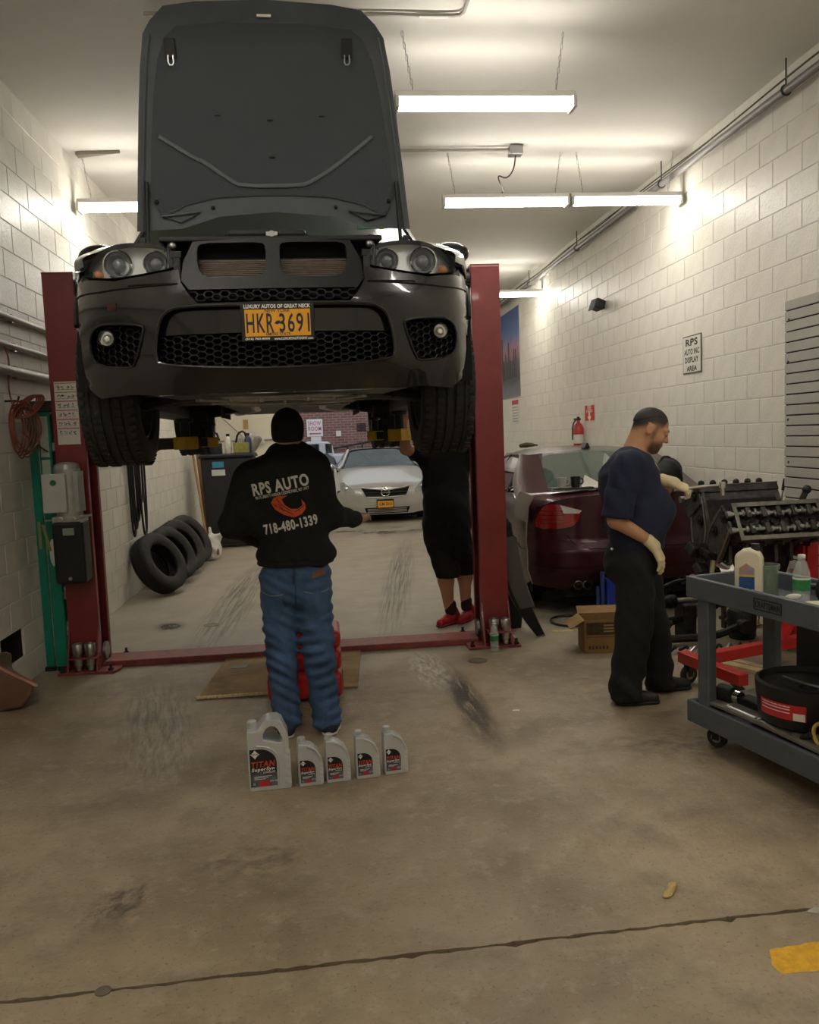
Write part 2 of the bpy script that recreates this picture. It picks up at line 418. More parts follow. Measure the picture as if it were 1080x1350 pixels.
# ---------------- floor: two concrete pours with an open ragged joint between them
def floor_material():
    m = bpy.data.materials.new('stained_concrete'); m.use_nodes = True; nt = m.node_tree; L = nt.links.new
    b = nt.nodes['Principled BSDF']
    geo = nt.nodes.new('ShaderNodeNewGeometry')
    def noise(scale, detail=8, rough=0.6, vec=None):
        n = nt.nodes.new('ShaderNodeTexNoise'); n.inputs['Scale'].default_value = scale; n.inputs['Detail'].default_value = detail; n.inputs['Roughness'].default_value = rough
        L(vec or geo.outputs['Position'], n.inputs['Vector']); return n.outputs[0]
    def ramp(v, a, b_, ca=(0,0,0,1), cb=(1,1,1,1)):
        r = nt.nodes.new('ShaderNodeValToRGB'); e = r.color_ramp.elements; e[0].position = a; e[1].position = b_; e[0].color = ca; e[1].color = cb; L(v, r.inputs[0]); return r.outputs[0]
    def mix(fac, c1, c2, mode='MIX'):
        x = nt.nodes.new('ShaderNodeMix'); x.data_type = 'RGBA'; x.blend_type = mode
        for inp, v in ((x.inputs['Factor'], fac), (x.inputs[6], c1), (x.inputs[7], c2)):
            if hasattr(v, 'is_linked'): L(v, inp)
            else: inp.default_value = v
        return x.outputs[2]
    def mth(op, a, c=None):
        x = nt.nodes.new('ShaderNodeMath'); x.operation = op
        for inp, v in zip(x.inputs, (a, c)):
            if v is None: continue
            if hasattr(v, 'is_linked'): L(v, inp)
            else: inp.default_value = v
        return x.outputs[0]
    col = ramp(noise(1.1, 10, 0.62), 0.38, 0.62, (*rgb('7b6c56'), 1), (*rgb('a6967c'), 1))
    col = mix(ramp(noise(9, 8, 0.7), 0.52, 0.75), col, (*rgb('a89b84'), 1))
    col = mix(mth('MULTIPLY', ramp(noise(2.3, 8, 0.7), 0.52, 0.70), 0.7), col, (*rgb('6a5f50'), 1))
    col = mix(mth('MULTIPLY', ramp(noise(60, 3, 0.6), 0.58, 0.70), 0.6), col, (*rgb('5c5347'), 1))
    col = mix(mth('MULTIPLY', ramp(noise(26, 6, 0.75), 0.60, 0.72), 0.5), col, (*rgb('bfb39c'), 1))
    col = mix(mth('MULTIPLY', ramp(noise(0.55, 5, 0.6), 0.50, 0.66), 0.4), col, (*rgb('6f6454'), 1))
    # the rear half of the bay is greyer and paler, worn smooth
    sep = nt.nodes.new('ShaderNodeSeparateXYZ'); L(geo.outputs['Position'], sep.inputs[0])
    back = mth('MULTIPLY', ramp(mth('ADD', mth('MULTIPLY', sep.outputs[1], 0.1), mth('MULTIPLY', noise(0.8, 6), 0.12)), 0.62, 0.74), 0.75)
    col = mix(back, col, (*rgb('9b9485'), 1))
    wet = None
    def stain(cx, cy, sx, sy, ang, colour, amt, ns=(3, 20, 1), lo=0.42, hi=0.6, gloss=0.0):
        nonlocal col, wet
        mp = nt.nodes.new('ShaderNodeMapping'); mp.vector_type = 'TEXTURE'
        mp.inputs['Location'].default_value = (cx, cy, 0); mp.inputs['Rotation'].default_value = (0, 0, ang); mp.inputs['Scale'].default_value = (sx, sy, 1)
        L(geo.outputs['Position'], mp.inputs['Vector'])
        ln = nt.nodes.new('ShaderNodeVectorMath'); ln.operation = 'LENGTH'; L(mp.outputs[0], ln.inputs[0])
        m2 = nt.nodes.new('ShaderNodeVectorMath'); m2.operation = 'MULTIPLY'; L(mp.outputs[0], m2.inputs[0]); m2.inputs[1].default_value = ns
        fall = ramp(ln.outputs['Value'], 0.45, 1.0, (1,1,1,1), (0,0,0,1))
        k = mth('MULTIPLY', mth('MULTIPLY', fall, ramp(noise(1.0, 6, 0.65, m2.outputs[0]), lo, hi)), amt)
        col = mix(k, col, (*rgb(colour), 1))
        if gloss:
            g = mth('MULTIPLY', k, gloss); wet = g if wet is None else mth('MAXIMUM', wet, g)
    def at(px, py): v = atZ(px, py); return float(v[0]), float(v[1])
    def track(p0, p1, w, colour, amt, **k):
        a = at(*p0); c = at(*p1); dx, dy = c[0]-a[0], c[1]-a[1]
        stain((a[0]+c[0])/2, (a[1]+c[1])/2, w, math.hypot(dx, dy)*0.62, math.atan2(dy, dx)-math.pi/2, colour, amt, **k)
    track((535, 715), (512, 835), 0.2, '3d3a35', 0.85, ns=(9, 3, 1))
    track((345, 745), (262, 862), 0.26, '45413b', 0.85, ns=(8, 3, 1))
    stain(*at(225, 826), 0.16, 0.22, 0.2, '39342d', 0.95, ns=(2, 2, 1), lo=0.35, hi=0.45, gloss=0.8)
    track((205, 900), (210, 1030), 0.27, '4e463b', 0.75, ns=(7, 3, 1))
    track((225, 960), (205, 1030), 0.22, 'a59a86', 0.6, ns=(10, 3, 1))
    track((590, 880), (655, 985), 0.12, '3f372d', 0.95, ns=(3, 3, 1), lo=0.38, hi=0.5, gloss=0.5)
    track((555, 860), (580, 910), 0.16, 'c4bfb0', 0.9, ns=(4, 5, 1))
    stain(*at(330, 1135), 0.3, 0.2, 0.3, '5a5044', 0.7, ns=(3, 3, 1))
    stain(*at(160, 1190), 0.12, 0.2, -0.5, '4c4338', 0.9, ns=(3, 3, 1))
    stain(*at(900, 980), 0.45, 0.3, 0.0, '56493b', 0.7, ns=(4, 4, 1))
    stain(*at(820, 900), 0.6, 0.5, 0.0, '5e5344', 0.55, ns=(3, 3, 1))
    stain(*at(500, 700), 1.6, 0.9, 0.0, '4a453d', 0.75, ns=(2, 2, 1), gloss=0.9)
    stain(*at(790, 800), 0.9, 1.2, 0.0, '5a5145', 0.8, ns=(3, 3, 1))
    L(col, b.inputs['Base Color'])
    r0 = ramp(noise(3.0, 6), 0.3, 0.7, (0.42,)*3+(1,), (0.62,)*3+(1,))
    r1 = mix(wet, r0, (0.12, 0.12, 0.12, 1)); L(r1, b.inputs['Roughness'])
    bp = nt.nodes.new('ShaderNodeBump'); bp.inputs['Strength'].default_value = 0.45; bp.inputs['Distance'].default_value = 0.01
    L(noise(35, 6, 0.7), bp.inputs['Height']); L(bp.outputs[0], b.inputs['Normal'])
    return m
m_floor = floor_material()
mb = MB(); mb.bb((XL, YF, -0.3), (XR, YB, -0.05)); floor = tag(mb.build('floor', m_dark, smooth=0), kind='structure')
xs = np.linspace(XL, XR, 190); jy = [2.43+(2.50-2.43)*(x+1.05)/2.6 for x in xs]
rag = lambda a: a*(random.random()-0.5)
e1 = [(x, y-0.008+rag(0.010)-(0.012 if random.random() < .05 else 0)) for x, y in zip(xs, jy)]; e2 = [(x, y+0.008+rag(0.010)) for x, y in zip(xs, jy)]
mb = MB(); mb.prism([(XL, YF)]+[(XR, YF)]+e1[::-1], -0.05, 0.0, 'xy'); mb.build('concrete_slab', m_floor, floor, smooth=0)
mb = MB(); mb.prism(e2+[(XR, YB), (XL, YB)], -0.05, 0.0, 'xy'); mb.build('concrete_slab', m_floor, floor, smooth=0)
# worn yellow paint block on the near slab
yp = [atZ(px, py)[:2] for px, py in ((1015, 1252), (1100, 1238), (1100, 1278), (1030, 1284), (1018, 1272))]
mb = MB(); mb.prism(dense([tuple(p) for p in yp], 0.02), -0.001, 0.0012, 'xy')
mb.v = [(v[0]+rag(.006), v[1]+rag(.006), v[2]) for v in mb.v]; mb.build('yellow_paint', mat('yellow_floor_paint', 'd9a521', 0.6, var=0.2, vscale=25), floor, smooth=0)
# yellow bay line running behind the right-hand post
a = atZ(728, 833); b_ = atZ(770, 828)
mb = MB(); mb.bb((a[0], a[1]-.02, -.001), (b_[0]+.5, a[1]+.03, .0012)); mb.build('bay_line', mat('faded_line_paint', 'b29a5a', 0.7, var=0.3, vscale=20), floor, smooth=0)
# ---------------- fluorescent strips hung on chains
m_tube = mat('fluorescent_tube', (1.0, 0.955, 0.87), 0.4, emit=TUBE_POWER)
m_white = mat('white_enamel', 'd8d6d0', 0.35)
m_zinc = mat('zinc_steel', '9a9a98', 0.35, metal=1.0)
def strip_light(x, y, z, L, label, n=2):
    t = thing('fluorescent_light', label, 'light', (x, y, z), group='ceiling fluorescent lights')
    mb = MB(); mb.prism([(-.03, .04), (-.045, .0), (-.02, -.03), (.02, -.03), (.045, 0), (.03, .04)], -L/2, L/2, 'yz'); mb.build('housing', m_white, t, smooth=0)
    for s in (-1, 1):
        mb = MB(); mb.bb((s*L/2, -.07, -.075), (s*(L/2-.025), .07, .0)); mb.build('end_cap', m_white, t, smooth=0, bevel=.004)
    for s in (-1, 1):
        mb = MB(); mb.cyl((-L/2+.03, s*.04, -.045), (L/2-.03, s*.04, -.045), 0.019, n=10); mb.build('tube', m_tube, t)
    for s in (-1, 1):
        mb = MB(); k = 0; zz = 0.05; dz = ZC-z-0.05; N = max(6, int(dz/0.035)); px = s*(L/2-.12)
        for k in range(N):
            c = (px+s*.06*k/N, 0, zz+dz*(k+.5)/N); h = dz/N*0.62
            pts = [(c[0]+math.cos(a)*(.007 if k % 2 else 0), c[1]+math.cos(a)*(0 if k % 2 else .007), c[2]+math.sin(a)*h) for a in np.linspace(0, 2*math.pi, 8)[:-1]]
            mb.tube(pts, 0.0018, 4, closed=True)
        mb.build('chain', m_zinc, t)
    return t
ZL = 3.78
def lit(px0, px1, py, z=ZL):
    a = atZ(px0, py, z); b = atZ(px1, py, z); return a, b
a, b_ = lit(520, 757, 130); strip_light((a[0]+b_[0])/2-.0, (a[1]+b_[1])/2, ZL, b_[0]-a[0], 'fluorescent strip light hanging right of the raised hood'); LA = (a, b_)
a, b_ = lit(583, 747, 263); yl = a[1]; w = b_[0]-a[0]; strip_light((a[0]+b_[0])/2, yl, ZL, w, 'left one of two strip lights hung end to end'); LB = (a, b_)
a2, b2 = lit(754, 914, 257); strip_light((a2[0]+min(b2[0], XR-.02))/2, yl, ZL, min(b2[0], XR-.02)-a2[0]-.03, 'strip light end touching the right block wall, in the tandem pair')
a, b_ = lit(600, 723, 386); strip_light((a[0]+b_[0])/2, (a[1]+b_[1])/2, ZL, b_[0]-a[0], 'strip light showing just right of the right lift post')
a, b_ = lit(103, 260, 276); a[0] = max(a[0], XL+.04); strip_light((a[0]+b_[0])/2, yl, ZL, b_[0]-a[0], 'strip light by the left wall, half hidden by the hood')
# same fittings behind the photographer, plus unseen ones added to brighten the rear bay
for i, (x, y, lb) in enumerate(((-1.0, 2.2, 'strip light over the near left part of the bay'), (2.4, 2.6, 'strip light over the near right part of the bay'), (-0.6, -0.9, 'strip light behind the photographer on the left'), (1.9, -0.9, 'strip light behind the photographer on the right'), (-1.2, 10.6, 'strip light over the left half of the rear bay'), (-1.0, 13.0, 'strip light above the black bin at the back'), (0.9, 15.6, 'strip light just inside the rear door'))):
    strip_light(x, y, ZL, 1.22, lb)
# ================================================================ two-post lift
m_red = mat('lift_red_paint', '7a2a28', 0.38, var=0.12, vscale=5, coat=0.15)
m_redw = mat('lift_red_worn', '7d3a35', 0.55, var=0.25, vscale=14)
m_black = mat('black_plastic', '17181a', 0.5, var=0.2, vscale=20)
m_steel = mat('bright_steel', 'b5b6b4', 0.28, metal=1.0, var=0.1, vscale=20)
m_dsteel = mat('dark_steel', '3a3a3a', 0.5, metal=0.7, var=0.3, vscale=15)
m_yel = mat('yellow_paint', 'c39a1c', 0.45, var=0.15, vscale=10)
m_print = mat('black_print', '202022', 0.7); m_label = mat('label_white', 'd9d5ca', 0.55, var=0.04)
m_lred = mat('label_red', 'a8322f', 0.6)
YP = 6.16; ZP = 2.83; PW = 0.215; PD = 0.30
pLx = float((atY(59.4, 356.7, YP)[0]+atY(87.5, 847, YP)[0])/2)-.004; pRx = float((atY(655.6, 342, YP)[0]+atY(668, 735, YP)[0])/2)-PW+.01
lift = thing('vehicle_lift', 'red two-post vehicle lift holding up the black SUV', 'car lift', ((pLx+pRx+PW)/2, YP, 0))
LX = lift.location.x; lx = lambda x: x-LX
def post(x0, s):      # s=+1: the channel opens to the right
    x0 = lx(x0); x1 = x0+PW; t = 0.012; lip = 0.03
    o = x0 if s > 0 else x1; i = x1 if s > 0 else x0
    pts = [(o, 0), (i, 0), (i, .05), (i-s*t, .05), (i-s*t, t), (o+s*t, t), (o+s*t, PD-t), (i-s*t, PD-t), (i-s*t, PD-.05), (i, PD-.05), (i, PD), (o, PD)]
    mb = MB(); mb.prism(pts, .02, ZP, 'xy'); p = mb.build('post', m_red, lift, smooth=0, bevel=.005)
    mb = MB(); mb.bb((min(o, i)+.004, .02, .02), (max(o, i)-.02, PD-.02, .1)); mb.build('post_foot', m_redw, p, smooth=0)
    b0, b1 = min(o-s*.06, i+s*.12), max(o-s*.06, i+s*.12)
    mb = MB(); mb.prism([(b0, -.13), (b1, -.13), (b1+.03*s*(s > 0), -.05), (b1, PD+.1), (b0, PD+.1)], 0, .02, 'xy'); mb.build('base_plate', m_redw, lift, smooth=0, bevel=.003)
    for gx in (x0+.0, x1-.012):
        mb = MB(); mb.prism([(0, .02), (-.11, .02), (0, .33)], gx, gx+.012, 'yz'); mb.build('gusset', m_red, lift, smooth=0)
    for bx, by in ((b0+.03, -.1), (b1-.03, -.1), (b0+.03, PD+.06), (b1-.03, PD+.06)):
        mb = MB(); mb.cyl((bx, by, .02), (bx, by, .035), .02, n=6); mb.cyl((bx, by, .035), (bx, by, .065), .01, n=8); mb.build('anchor_bolt', m_dsteel, lift, smooth=0)
    # cable pulley at the foot
    mb = MB(); mb.cyl((i+s*.004, .1, .12), (i+s*.022, .1, .12), .065, n=24); mb.build('pulley', m_zinc, lift)
    mb = MB(); mb.cyl((i-s*.07, PD/2, .1), (i-s*.07, PD/2, ZP-.05), .006, n=6); mb.build('lift_cable', m_dsteel, lift)
    mb = MB(); mb.bb((min(o,i), .0, ZP), (max(o,i), PD, ZP+.012)); mb.build('post_cap', m_red, lift, smooth=0)
    mb = MB(); mb.cyl((i+s*.0, .06, ZP-.08), (i+s*.03, .06, ZP-.08), .05, n=20); mb.bb((i-s*.02, .03, ZP-.13), (i+s*.05, .2, ZP-.1)); mb.build('top_pulley', m_dsteel, lift)
    # sliding carriage and two arms reaching to the sills
    zc = 1.72
    mb = MB(); mb.bb((o+s*.03, .04, zc-.12), (i+s*.05, PD-.04, zc+.28)); car = mb.build('carriage', m_dsteel, lift, smooth=0, bevel=.006)
    mb = MB(); mb.bb((i+s*.05, .02, zc-.14), (i+s*.075, PD-.02, zc+.1)); mb.build('carriage_plate', m_zinc, car, smooth=0, bevel=.004)
    pad = Vector((lx(-.205-s*.68), 5.42-YP, 1.62)); piv = Vector((i+s*.12, .06, 1.62)); pad2 = Vector((lx(-.27-s*.68), 7.0-YP, 1.62)); piv2 = Vector((i+s*.12, PD-.06, 1.62))
    for pv, pd in ((piv, pad), (piv2, pad2)):
        mb = MB(); d = (pd-pv); mid = pv+d*.62
        for q0, q1, w, h in ((pv, mid, .1, .09), (pv+d*.45, pd, .075, .065)):
            ang = math.atan2((q1-q0).y, (q1-q0).x); mb.box((q0+q1)/2, ((q1-q0).length, w, h), (0, 0, ang))
        mb.cyl(pv+Vector((0, 0, -.07)), pv+Vector((0, 0, .07)), .05, n=16)
        arm = mb.build('arm', m_dsteel, lift, smooth=30, bevel=.004)
        mb = MB(); ang = math.atan2(d.y, d.x); mb.box(pd-Vector((0, 0, .0)), (.14 if pd is pad else .10, .10, .08), (0, 0, ang)); mb.build('arm_end', m_yel, arm, smooth=0, bevel=.006)
        mb = MB(); mb.cyl(pd+Vector((0, 0, .04)), pd+Vector((0, 0, .13)), .03, n=12); mb.cyl(pd+Vector((0, 0, .13)), pd+Vector((0, 0, .155)), .055, n=16); mb.build('lift_pad', m_black, arm)
    # stacked adapter cups in a ring holder
    for k in range(2):
        cx = x0+.08+k*.085; mb = MB()
        mb.lathe([(.024, .025), (.026, .06), (.033, .065), (.033, .13), (.036, .135), (.038, .215), (.034, .22), (.032, .2)], (cx, -.085, 0), n=20); mb.build('height_adapter', m_steel, lift)
    mb = MB(); mb.bb((x0+.03, -.135, .115), (x0+.22, -.06, .121)); mb.bb((x0+.03, -.06, .09), (x0+.22, 0, .121)); mb.build('adapter_holder', m_redw, lift, smooth=0)
    return p
postL = post(pLx, 1); postR = post(pRx, -1)
mb = MB(); mb.prism([(lx(pLx)+PW+.02, .03), (lx(pRx)-.02, .03), (lx(pRx)-.02, .27), (lx(pLx)+PW+.02, .27)], 0, .05, 'xy'); bar = mb.build('base_crossbar', m_redw, lift, smooth=0, bevel=.006)
# instruction decal on the left post
dz0, dz1 = float(atY(90, 586, YP)[2]), float(atY(88, 503, YP)[2]); dx0, dx1 = lx(pLx)+.03, lx(pLx)+PW-.03
mb = MB(); mb.bb((dx0, -.003, dz0), (dx1, 0, dz1)); dec = mb.build('instruction_decal', m_label, lift, smooth=0)
hh = (dz1-dz0)*.86/6; mbr = MB(); mbk = MB(); mby = MB()
for r in range(6):
    z = dz1-.008-r*hh
    (mby if r < 2 else mbr).bb((dx0+.004, -.0038, z-.006), (dx1-.004, -.003, z))
    for k in range(4):
        cx = dx0+.02+k*(dx1-dx0-.03)/4+.008; cz = z-hh*.5
        for j in range(4):
            a = random.random()*6.28; mbk.box((cx+.008*math.cos(a), -.0034, cz+.007*math.sin(a)), (.018*random.random()+.004, .0012, .004), (0, random.random()*3, 0))
        mbk.box((cx, -.0034, cz-.016), (.024, .001, .0025))
mbr.build('decal_stripes', m_lred, dec, smooth=0); mby.build('decal_stripes', mat('label_ochre', '9c8a3c', .6), dec, smooth=0); mbk.build('decal_pictograms', m_print, dec, smooth=0)
# hydraulic power unit on the left post
ux = lx(float(atY(95, 700, YP-.1)[0])); zt = float(atY(95, 767, YP-.1)[2]); zm = float(atY(95, 683, YP-.1)[2]); zu = float(atY(90, 618, YP-.1)[2])
mb = MB(); mb.bb((ux-.105, -.21, zt), (ux+.105, -.02, zm-.015)); mb.build('oil_tank', m_black, lift, smooth=0, bevel=.022, seg=3)
mb = MB(); mb.cyl((ux, -.222, zt+.04), (ux, -.205, zt+.04), .012, n=10); mb.build('drain_plug', m_steel, lift)
mb = MB(); mb.bb((ux-.03, -.2125, zm-.11), (ux+.045, -.209, zm-.06)); mb.build('gauge_sticker', mat('sticker_green_grey', '8d9a84', .5), lift, smooth=0)
m_alu = mat('cast_aluminium', 'a9aaa4', 0.42, metal=0.35, var=0.1, vscale=12)
mb = MB(); mb.cyl((ux+.0, -.115, zm-.01), (ux+.0, -.115, zu), .088, n=28); mb.lathe([(.088, 0), (.08, .03), (.05, .045), (.01, .048)], (ux, -.115, zu), n=28); mb.build('motor', m_alu, lift)
mb = MB()
for k in range(-5, 6): mb.bb((ux+.06+.0, -.115+k*.014-.002, zm+.05), (ux+.105-.003*abs(k), -.115+k*.014+.002, zu-.02))
mb.build('cooling_fins', m_alu, lift, smooth=0)
mb = MB(); mb.bb((ux-.14, -.24, zm+.05), (ux+.02, -.18, zu-.03)); cb = mb.build('switch_box', mat('switch_box_grey', 'b9bab2', .45, var=.05), lift, smooth=0, bevel=.008)
mb = MB(); mb.cyl((ux-.06, -.246, zu-.09), (ux-.06, -.24, zu-.09), .02, n=16); mb.build('start_button', mat('button_green', '1f6b3a', .4), cb)
mb = MB(); mb.bb((ux-.1, -.2, zm-.03), (ux+.1, -.03, zm+.02)); mb.cyl((ux-.16, -.16, zm-.005), (ux-.09, -.16, zm-.005), .008); mb.cyl((ux+.06, -.2, zm), (ux+.17, -.2, zm+.025), .008); mb.cyl((ux-.04, -.22, zm-.0), (ux-.04, -.18, zm-.0), .018); mb.cyl((ux+.05, -.22, zm-.0), (ux+.05, -.18, zm-.0), .014); mb.build('valve_block', m_steel, lift, smooth=0, bevel=.004)
# ================================================================ black SUV raised on the lift, hood up
m_paint = mat('black_car_paint', '0b0c0d', 0.25, coat=0.6, spec=0.4)
m_trim = mat('satin_black_trim', '0e0f0f', 0.5, var=0.15, vscale=10)
m_mesh = mat('grille_plastic', '101112', 0.45, spec=.3)
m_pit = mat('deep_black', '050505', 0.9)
m_rub = mat('tyre_rubber', '232323', 0.72, var=0.2, vscale=18, bump=0.3, bscale=120)
m_glass = mat('clear_glass', 'e8f0ee', 0.03, alpha=.04, spec=0.8, coat=.5)
m_wind = mat('tinted_window', '20302c', 0.04, coat=0.6, spec=0.9)
m_chrome = mat('chrome', 'd8d8d8', 0.08, metal=1.0)
m_rim = mat('alloy_silver', '9b9d9f', 0.3, metal=0.9)
m_amber = mat('amber_lens', 'b8774c', 0.25, var=0.1)
SZ = 1.515; SUVROT = 0.027
suv = thing('sport_utility_vehicle', 'black SUV with raised hood up on the red lift', 'car', (-0.185, 3.55, SZ), (0, 0, SUVROT))
def SF(x, z):
    a = min(abs(x)/0.945, 0.9995); y = 0.72*(1-math.sqrt(1-a**2.8))
    if z < .42: y += (.42-z)*.5
    if z > .70: y += (z-.70)*.30
    return y
def pS(x, z, off=0.0): return (x, SF(x, z)+off, z)
_c, _s = math.cos(SUVROT), math.sin(SUVROT)
def tolocal(P):
    d = np.array(P)-np.array([-0.185, 3.55, SZ]); return np.array([d[0]*_c+d[1]*_s, -d[0]*_s+d[1]*_c, d[2]])
def car_xz(px, py):
    y = 3.7
    for _ in range(12):
        L = tolocal(atY(px, py, y)); y += (SF(L[0], L[2])-L[1])*0.8
    return float(L[0]), float(L[2])
def px_poly(pts, it=0, mirror=False):
    q = [car_xz(*p) for p in pts]
    if mirror: q = [(-x, z) for x, z in q]
    return chaikin(q, it) if it else q
def mir(poly): return [(-x, z) for x, z in poly][::-1]
# --- outlines, measured on the left-hand (viewer) side and mirrored
HL = px_poly([(236, 352), (232, 338), (214, 323), (182, 320), (150, 322), (128, 335), (111, 358), (112, 367), (150, 368), (188, 361)], 2)
FOG = px_poly([(119, 444), (128, 430), (150, 427), (187, 429), (190, 435), (178, 482), (170, 486), (132, 484), (120, 468)], 1)
MOUTH_L = [car_xz(*p) for p in ((366, 402), (240, 404), (217, 411), (208, 430), (205, 470), (212, 484), (366, 487))]
MOUTH = chaikin(MOUTH_L[:-1]+[MOUTH_L[-1]]+[(-x, z) for x, z in MOUTH_L[1:-1]][::-1], 2)
topc = car_xz(366, 397)[1]
vin = car_xz(250, 390); vin2 = car_xz(238, 372); hin = car_xz(236, 353); seamo = car_xz(103, 392); cor = car_xz(104, 400)
lowm = car_xz(366, 517)[1]
half = [(0, topc), (vin[0]+.03, topc), (vin[0], vin[1]), (vin2[0], vin2[1])] + [(hin[0]-.002, hin[1]-.006)]
hlb = px_poly([(188, 363), (150, 370), (112, 369)], 0)
half += [(x, z-.004) for x, z in hlb] + [(-.885, hlb[-1][1]), (-.888, .72), (-.882, .50), (-.85, .36), (-.79, .315), (-.62, .32), (-.52, lowm+.005), (0, lowm)]
BUMP = half + [(-x, z) for x, z in half[1:-1]][::-1]
mb = sheet(BUMP, [MOUTH, FOG, mir(FOG)], pS, 0.035, 0.05)
mb.build('front_bumper', m_paint, suv, smooth=50)
# seam line of the bumper under the headlights
for s in (1, -1):
    mb = MB(); pts = px_poly([(101, 394), (130, 386), (180, 379), (234, 374)])
    mb.tube([pS(s*x, z, -.002) for x, z in dense(pts, .03)[:-9]], .0035, 5); mb.build('bumper_seam', m_pit, suv)
# mouth: gloss panel behind the plate, honeycomb below, raised surround
def ring(poly, r, m, name, off=-.004):
    mb = MB(); mb.tube([pS(x, z, off) for x, z in dense(poly, .03)], r, 6, closed=True); return mb.build(name, m, suv)
ring(MOUTH, .007, m_paint, 'mouth_surround')
zs = sum(z for _, z in MOUTH_L[:1])-.105
up = [p for p in MOUTH if p[1] > zs]
mx = max(x for x, z in MOUTH)
mb = sheet([(-mx+.005, zs), (mx-.005, zs), (mx-.02, MOUTH_L[0][1]-.01), (-mx+.02, MOUTH_L[0][1]-.01)], [], lambda x, z: pS(x, z, .03), .05, .03); mb.build('plate_panel', m_paint, suv)
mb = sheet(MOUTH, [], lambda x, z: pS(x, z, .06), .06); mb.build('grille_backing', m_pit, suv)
def honeycomb(outline, cw, ch, off, w, name):
    mb = MB(); us = [p[0] for p in outline]; vs = [p[1] for p in outline]; seen = set()
    j = 0; z = min(vs)-ch
    while z < max(vs)+ch:
        x = min(us)-cw+(cw*.75 if j % 2 else 0)
        while x < max(us)+cw:
            H = [(x-cw/2, z), (x-cw/4, z+ch/2), (x+cw/4, z+ch/2), (x+cw/2, z), (x+cw/4, z-ch/2), (x-cw/4, z-ch/2)]
            for k in range(6):
                a, b = H[k], H[(k+1) % 6]; m_ = (round((a[0]+b[0])/2, 3), round((a[1]+b[1])/2, 3))
                if m_ in seen or not (pip(a, outline) and pip(b, outline)): continue
                seen.add(m_); A = Vector(pS(*a, off)); B = Vector(pS(*b, off)); d = (B-A).normalized(); n = Vector((-d.z, 0, d.x))*w
                D = Vector((0, .02, 0))
                mb.add([A+n, B+n, B-n, A-n, A+n+D, B+n+D, B-n+D, A-n+D], [(0,1,2,3),(0,4,5,1),(2,6,7,3)])
            x += cw*1.5
        z += ch/2; j += 1
    return mb.build(name, m_mesh, suv, smooth=0)
honeycomb([(x, z) for x, z in MOUTH if z < zs]+[(-mx, zs), (mx, zs)] if False else [(-mx, zs)]+[(x, min(z, zs)) for x, z in MOUTH if z < zs+.02 and x < 0][0:]+[(x, min(z, zs)) for x, z in MOUTH if z < zs+.02 and x >= 0]+[(mx, zs)], .044, .026, .03, .0026, 'honeycomb_grille')
for s, fo in ((1, FOG), (-1, mir(FOG))):
    mb = sheet(fo, [], lambda x, z: pS(x, z, .055), .05); mb.build('fog_bay', m_pit, suv)
    honeycomb(fo, .04, .03, .03, .0026, 'honeycomb_grille')
    ring(fo, .005, m_trim, 'fog_bay_rim')
    fx, fz = car_xz(141, 447); fx *= s; c = Vector(pS(fx, fz, -.01)); mb = MB()
    mb.lathe([(.036, .03), (.036, 0), (.031, -.004), (.029, .002)], c, (0, 1, 0), 24, caps=False); f = mb.build('fog_light', m_trim, suv)
    mb = MB(); mb.lathe([(.001, .02), (.012, .016), (.024, .008), (.03, .0)], c, (0, 1, 0), 20, caps=False); mb.build('reflector', m_chrome, f)
    mb = MB(); mb.ball(c+Vector((0, .008, 0)), (.012, .006, .012)); mb.build('bulb', mat('bulb_glass', 'd9d6cc', .15), f)
    mb = MB(); mb.lathe([(.0305, .0), (.02, -.004), (.001, -.006)], c, (0, 1, 0), 20, caps=False); mb.build('lens', m_glass, f)
# upper honeycomb strip and lip
strip = [car_xz(*p) for p in ((254, 396), (246, 380), (366, 377))]; strip = strip+[(-x, z) for x, z in strip[:2]][::-1]
honeycomb(strip, .044, .026, .02, .0026, 'honeycomb_grille')
mb = sheet([(x*1.05, z) for x, z in strip], [], lambda x, z: pS(x, z, .05), .06); mb.build('grille_backing', m_pit, suv)
# --- grille carrier with the two kidney openings, radiator behind
kz0 = car_xz(366, 378)[1]; kz1 = car_xz(366, 311)[1]
KL = px_poly([(258, 325), (264, 318), (300, 317), (344, 316), (350, 322), (350, 352), (344, 361), (300, 364), (268, 364), (259, 350)], 1)
car_o = [(0, kz0), (vin[0]-.004, kz0), (vin2[0], vin2[1]+.01), (hin[0]+.015, hin[1]+.03), (hin[0]+.06, kz1), (0, kz1+.012)]
CAR_O = car_o+[(-x, z) for x, z in car_o[1:-1]][::-1]
SK = lambda x, z: (x, SF(x, z)*.4+.035+.25*(z-.74), z)
mb = sheet(CAR_O, [KL, mir(KL)], SK, .035, .07); mb.build('grille_carrier', m_trim, suv, smooth=50)
mb = MB(); mb.bb((-.46, .20, .55), (.46, .24, kz1-.005)); mb.build('radiator_support', m_pit, suv, smooth=0)
m_rad = mat('condenser_fins', '6b5f55', 0.5, metal=0.4, var=0.2, vscale=30)
for s in (-1, 1):
    xa, xb = (.03, .325); za, zb = car_xz(310, 363)[1]-.02, car_xz(310, 336)[1]+.01
    mb = MB(); mb.bb((s*xa, .185, za), (s*xb, .2, zb)); r = mb.build('radiator', m_dsteel, suv, smooth=0)
    mb = MB()
    for k in range(13): zz = za+.008+(zb-za-.012)*k/13; mb.bb((s*xa, .175, zz), (s*xb, .186, zz+.0045))
    mb.build('fins', m_rad, r, smooth=0)
    mb = MB(); mb.bb((s*(xb-.0), .165, za), (s*(xb+.022), .195, zb)); mb.build('end_tank', mat('tank_alloy', 'a7a49c', .4, metal=.5), r, smooth=0)
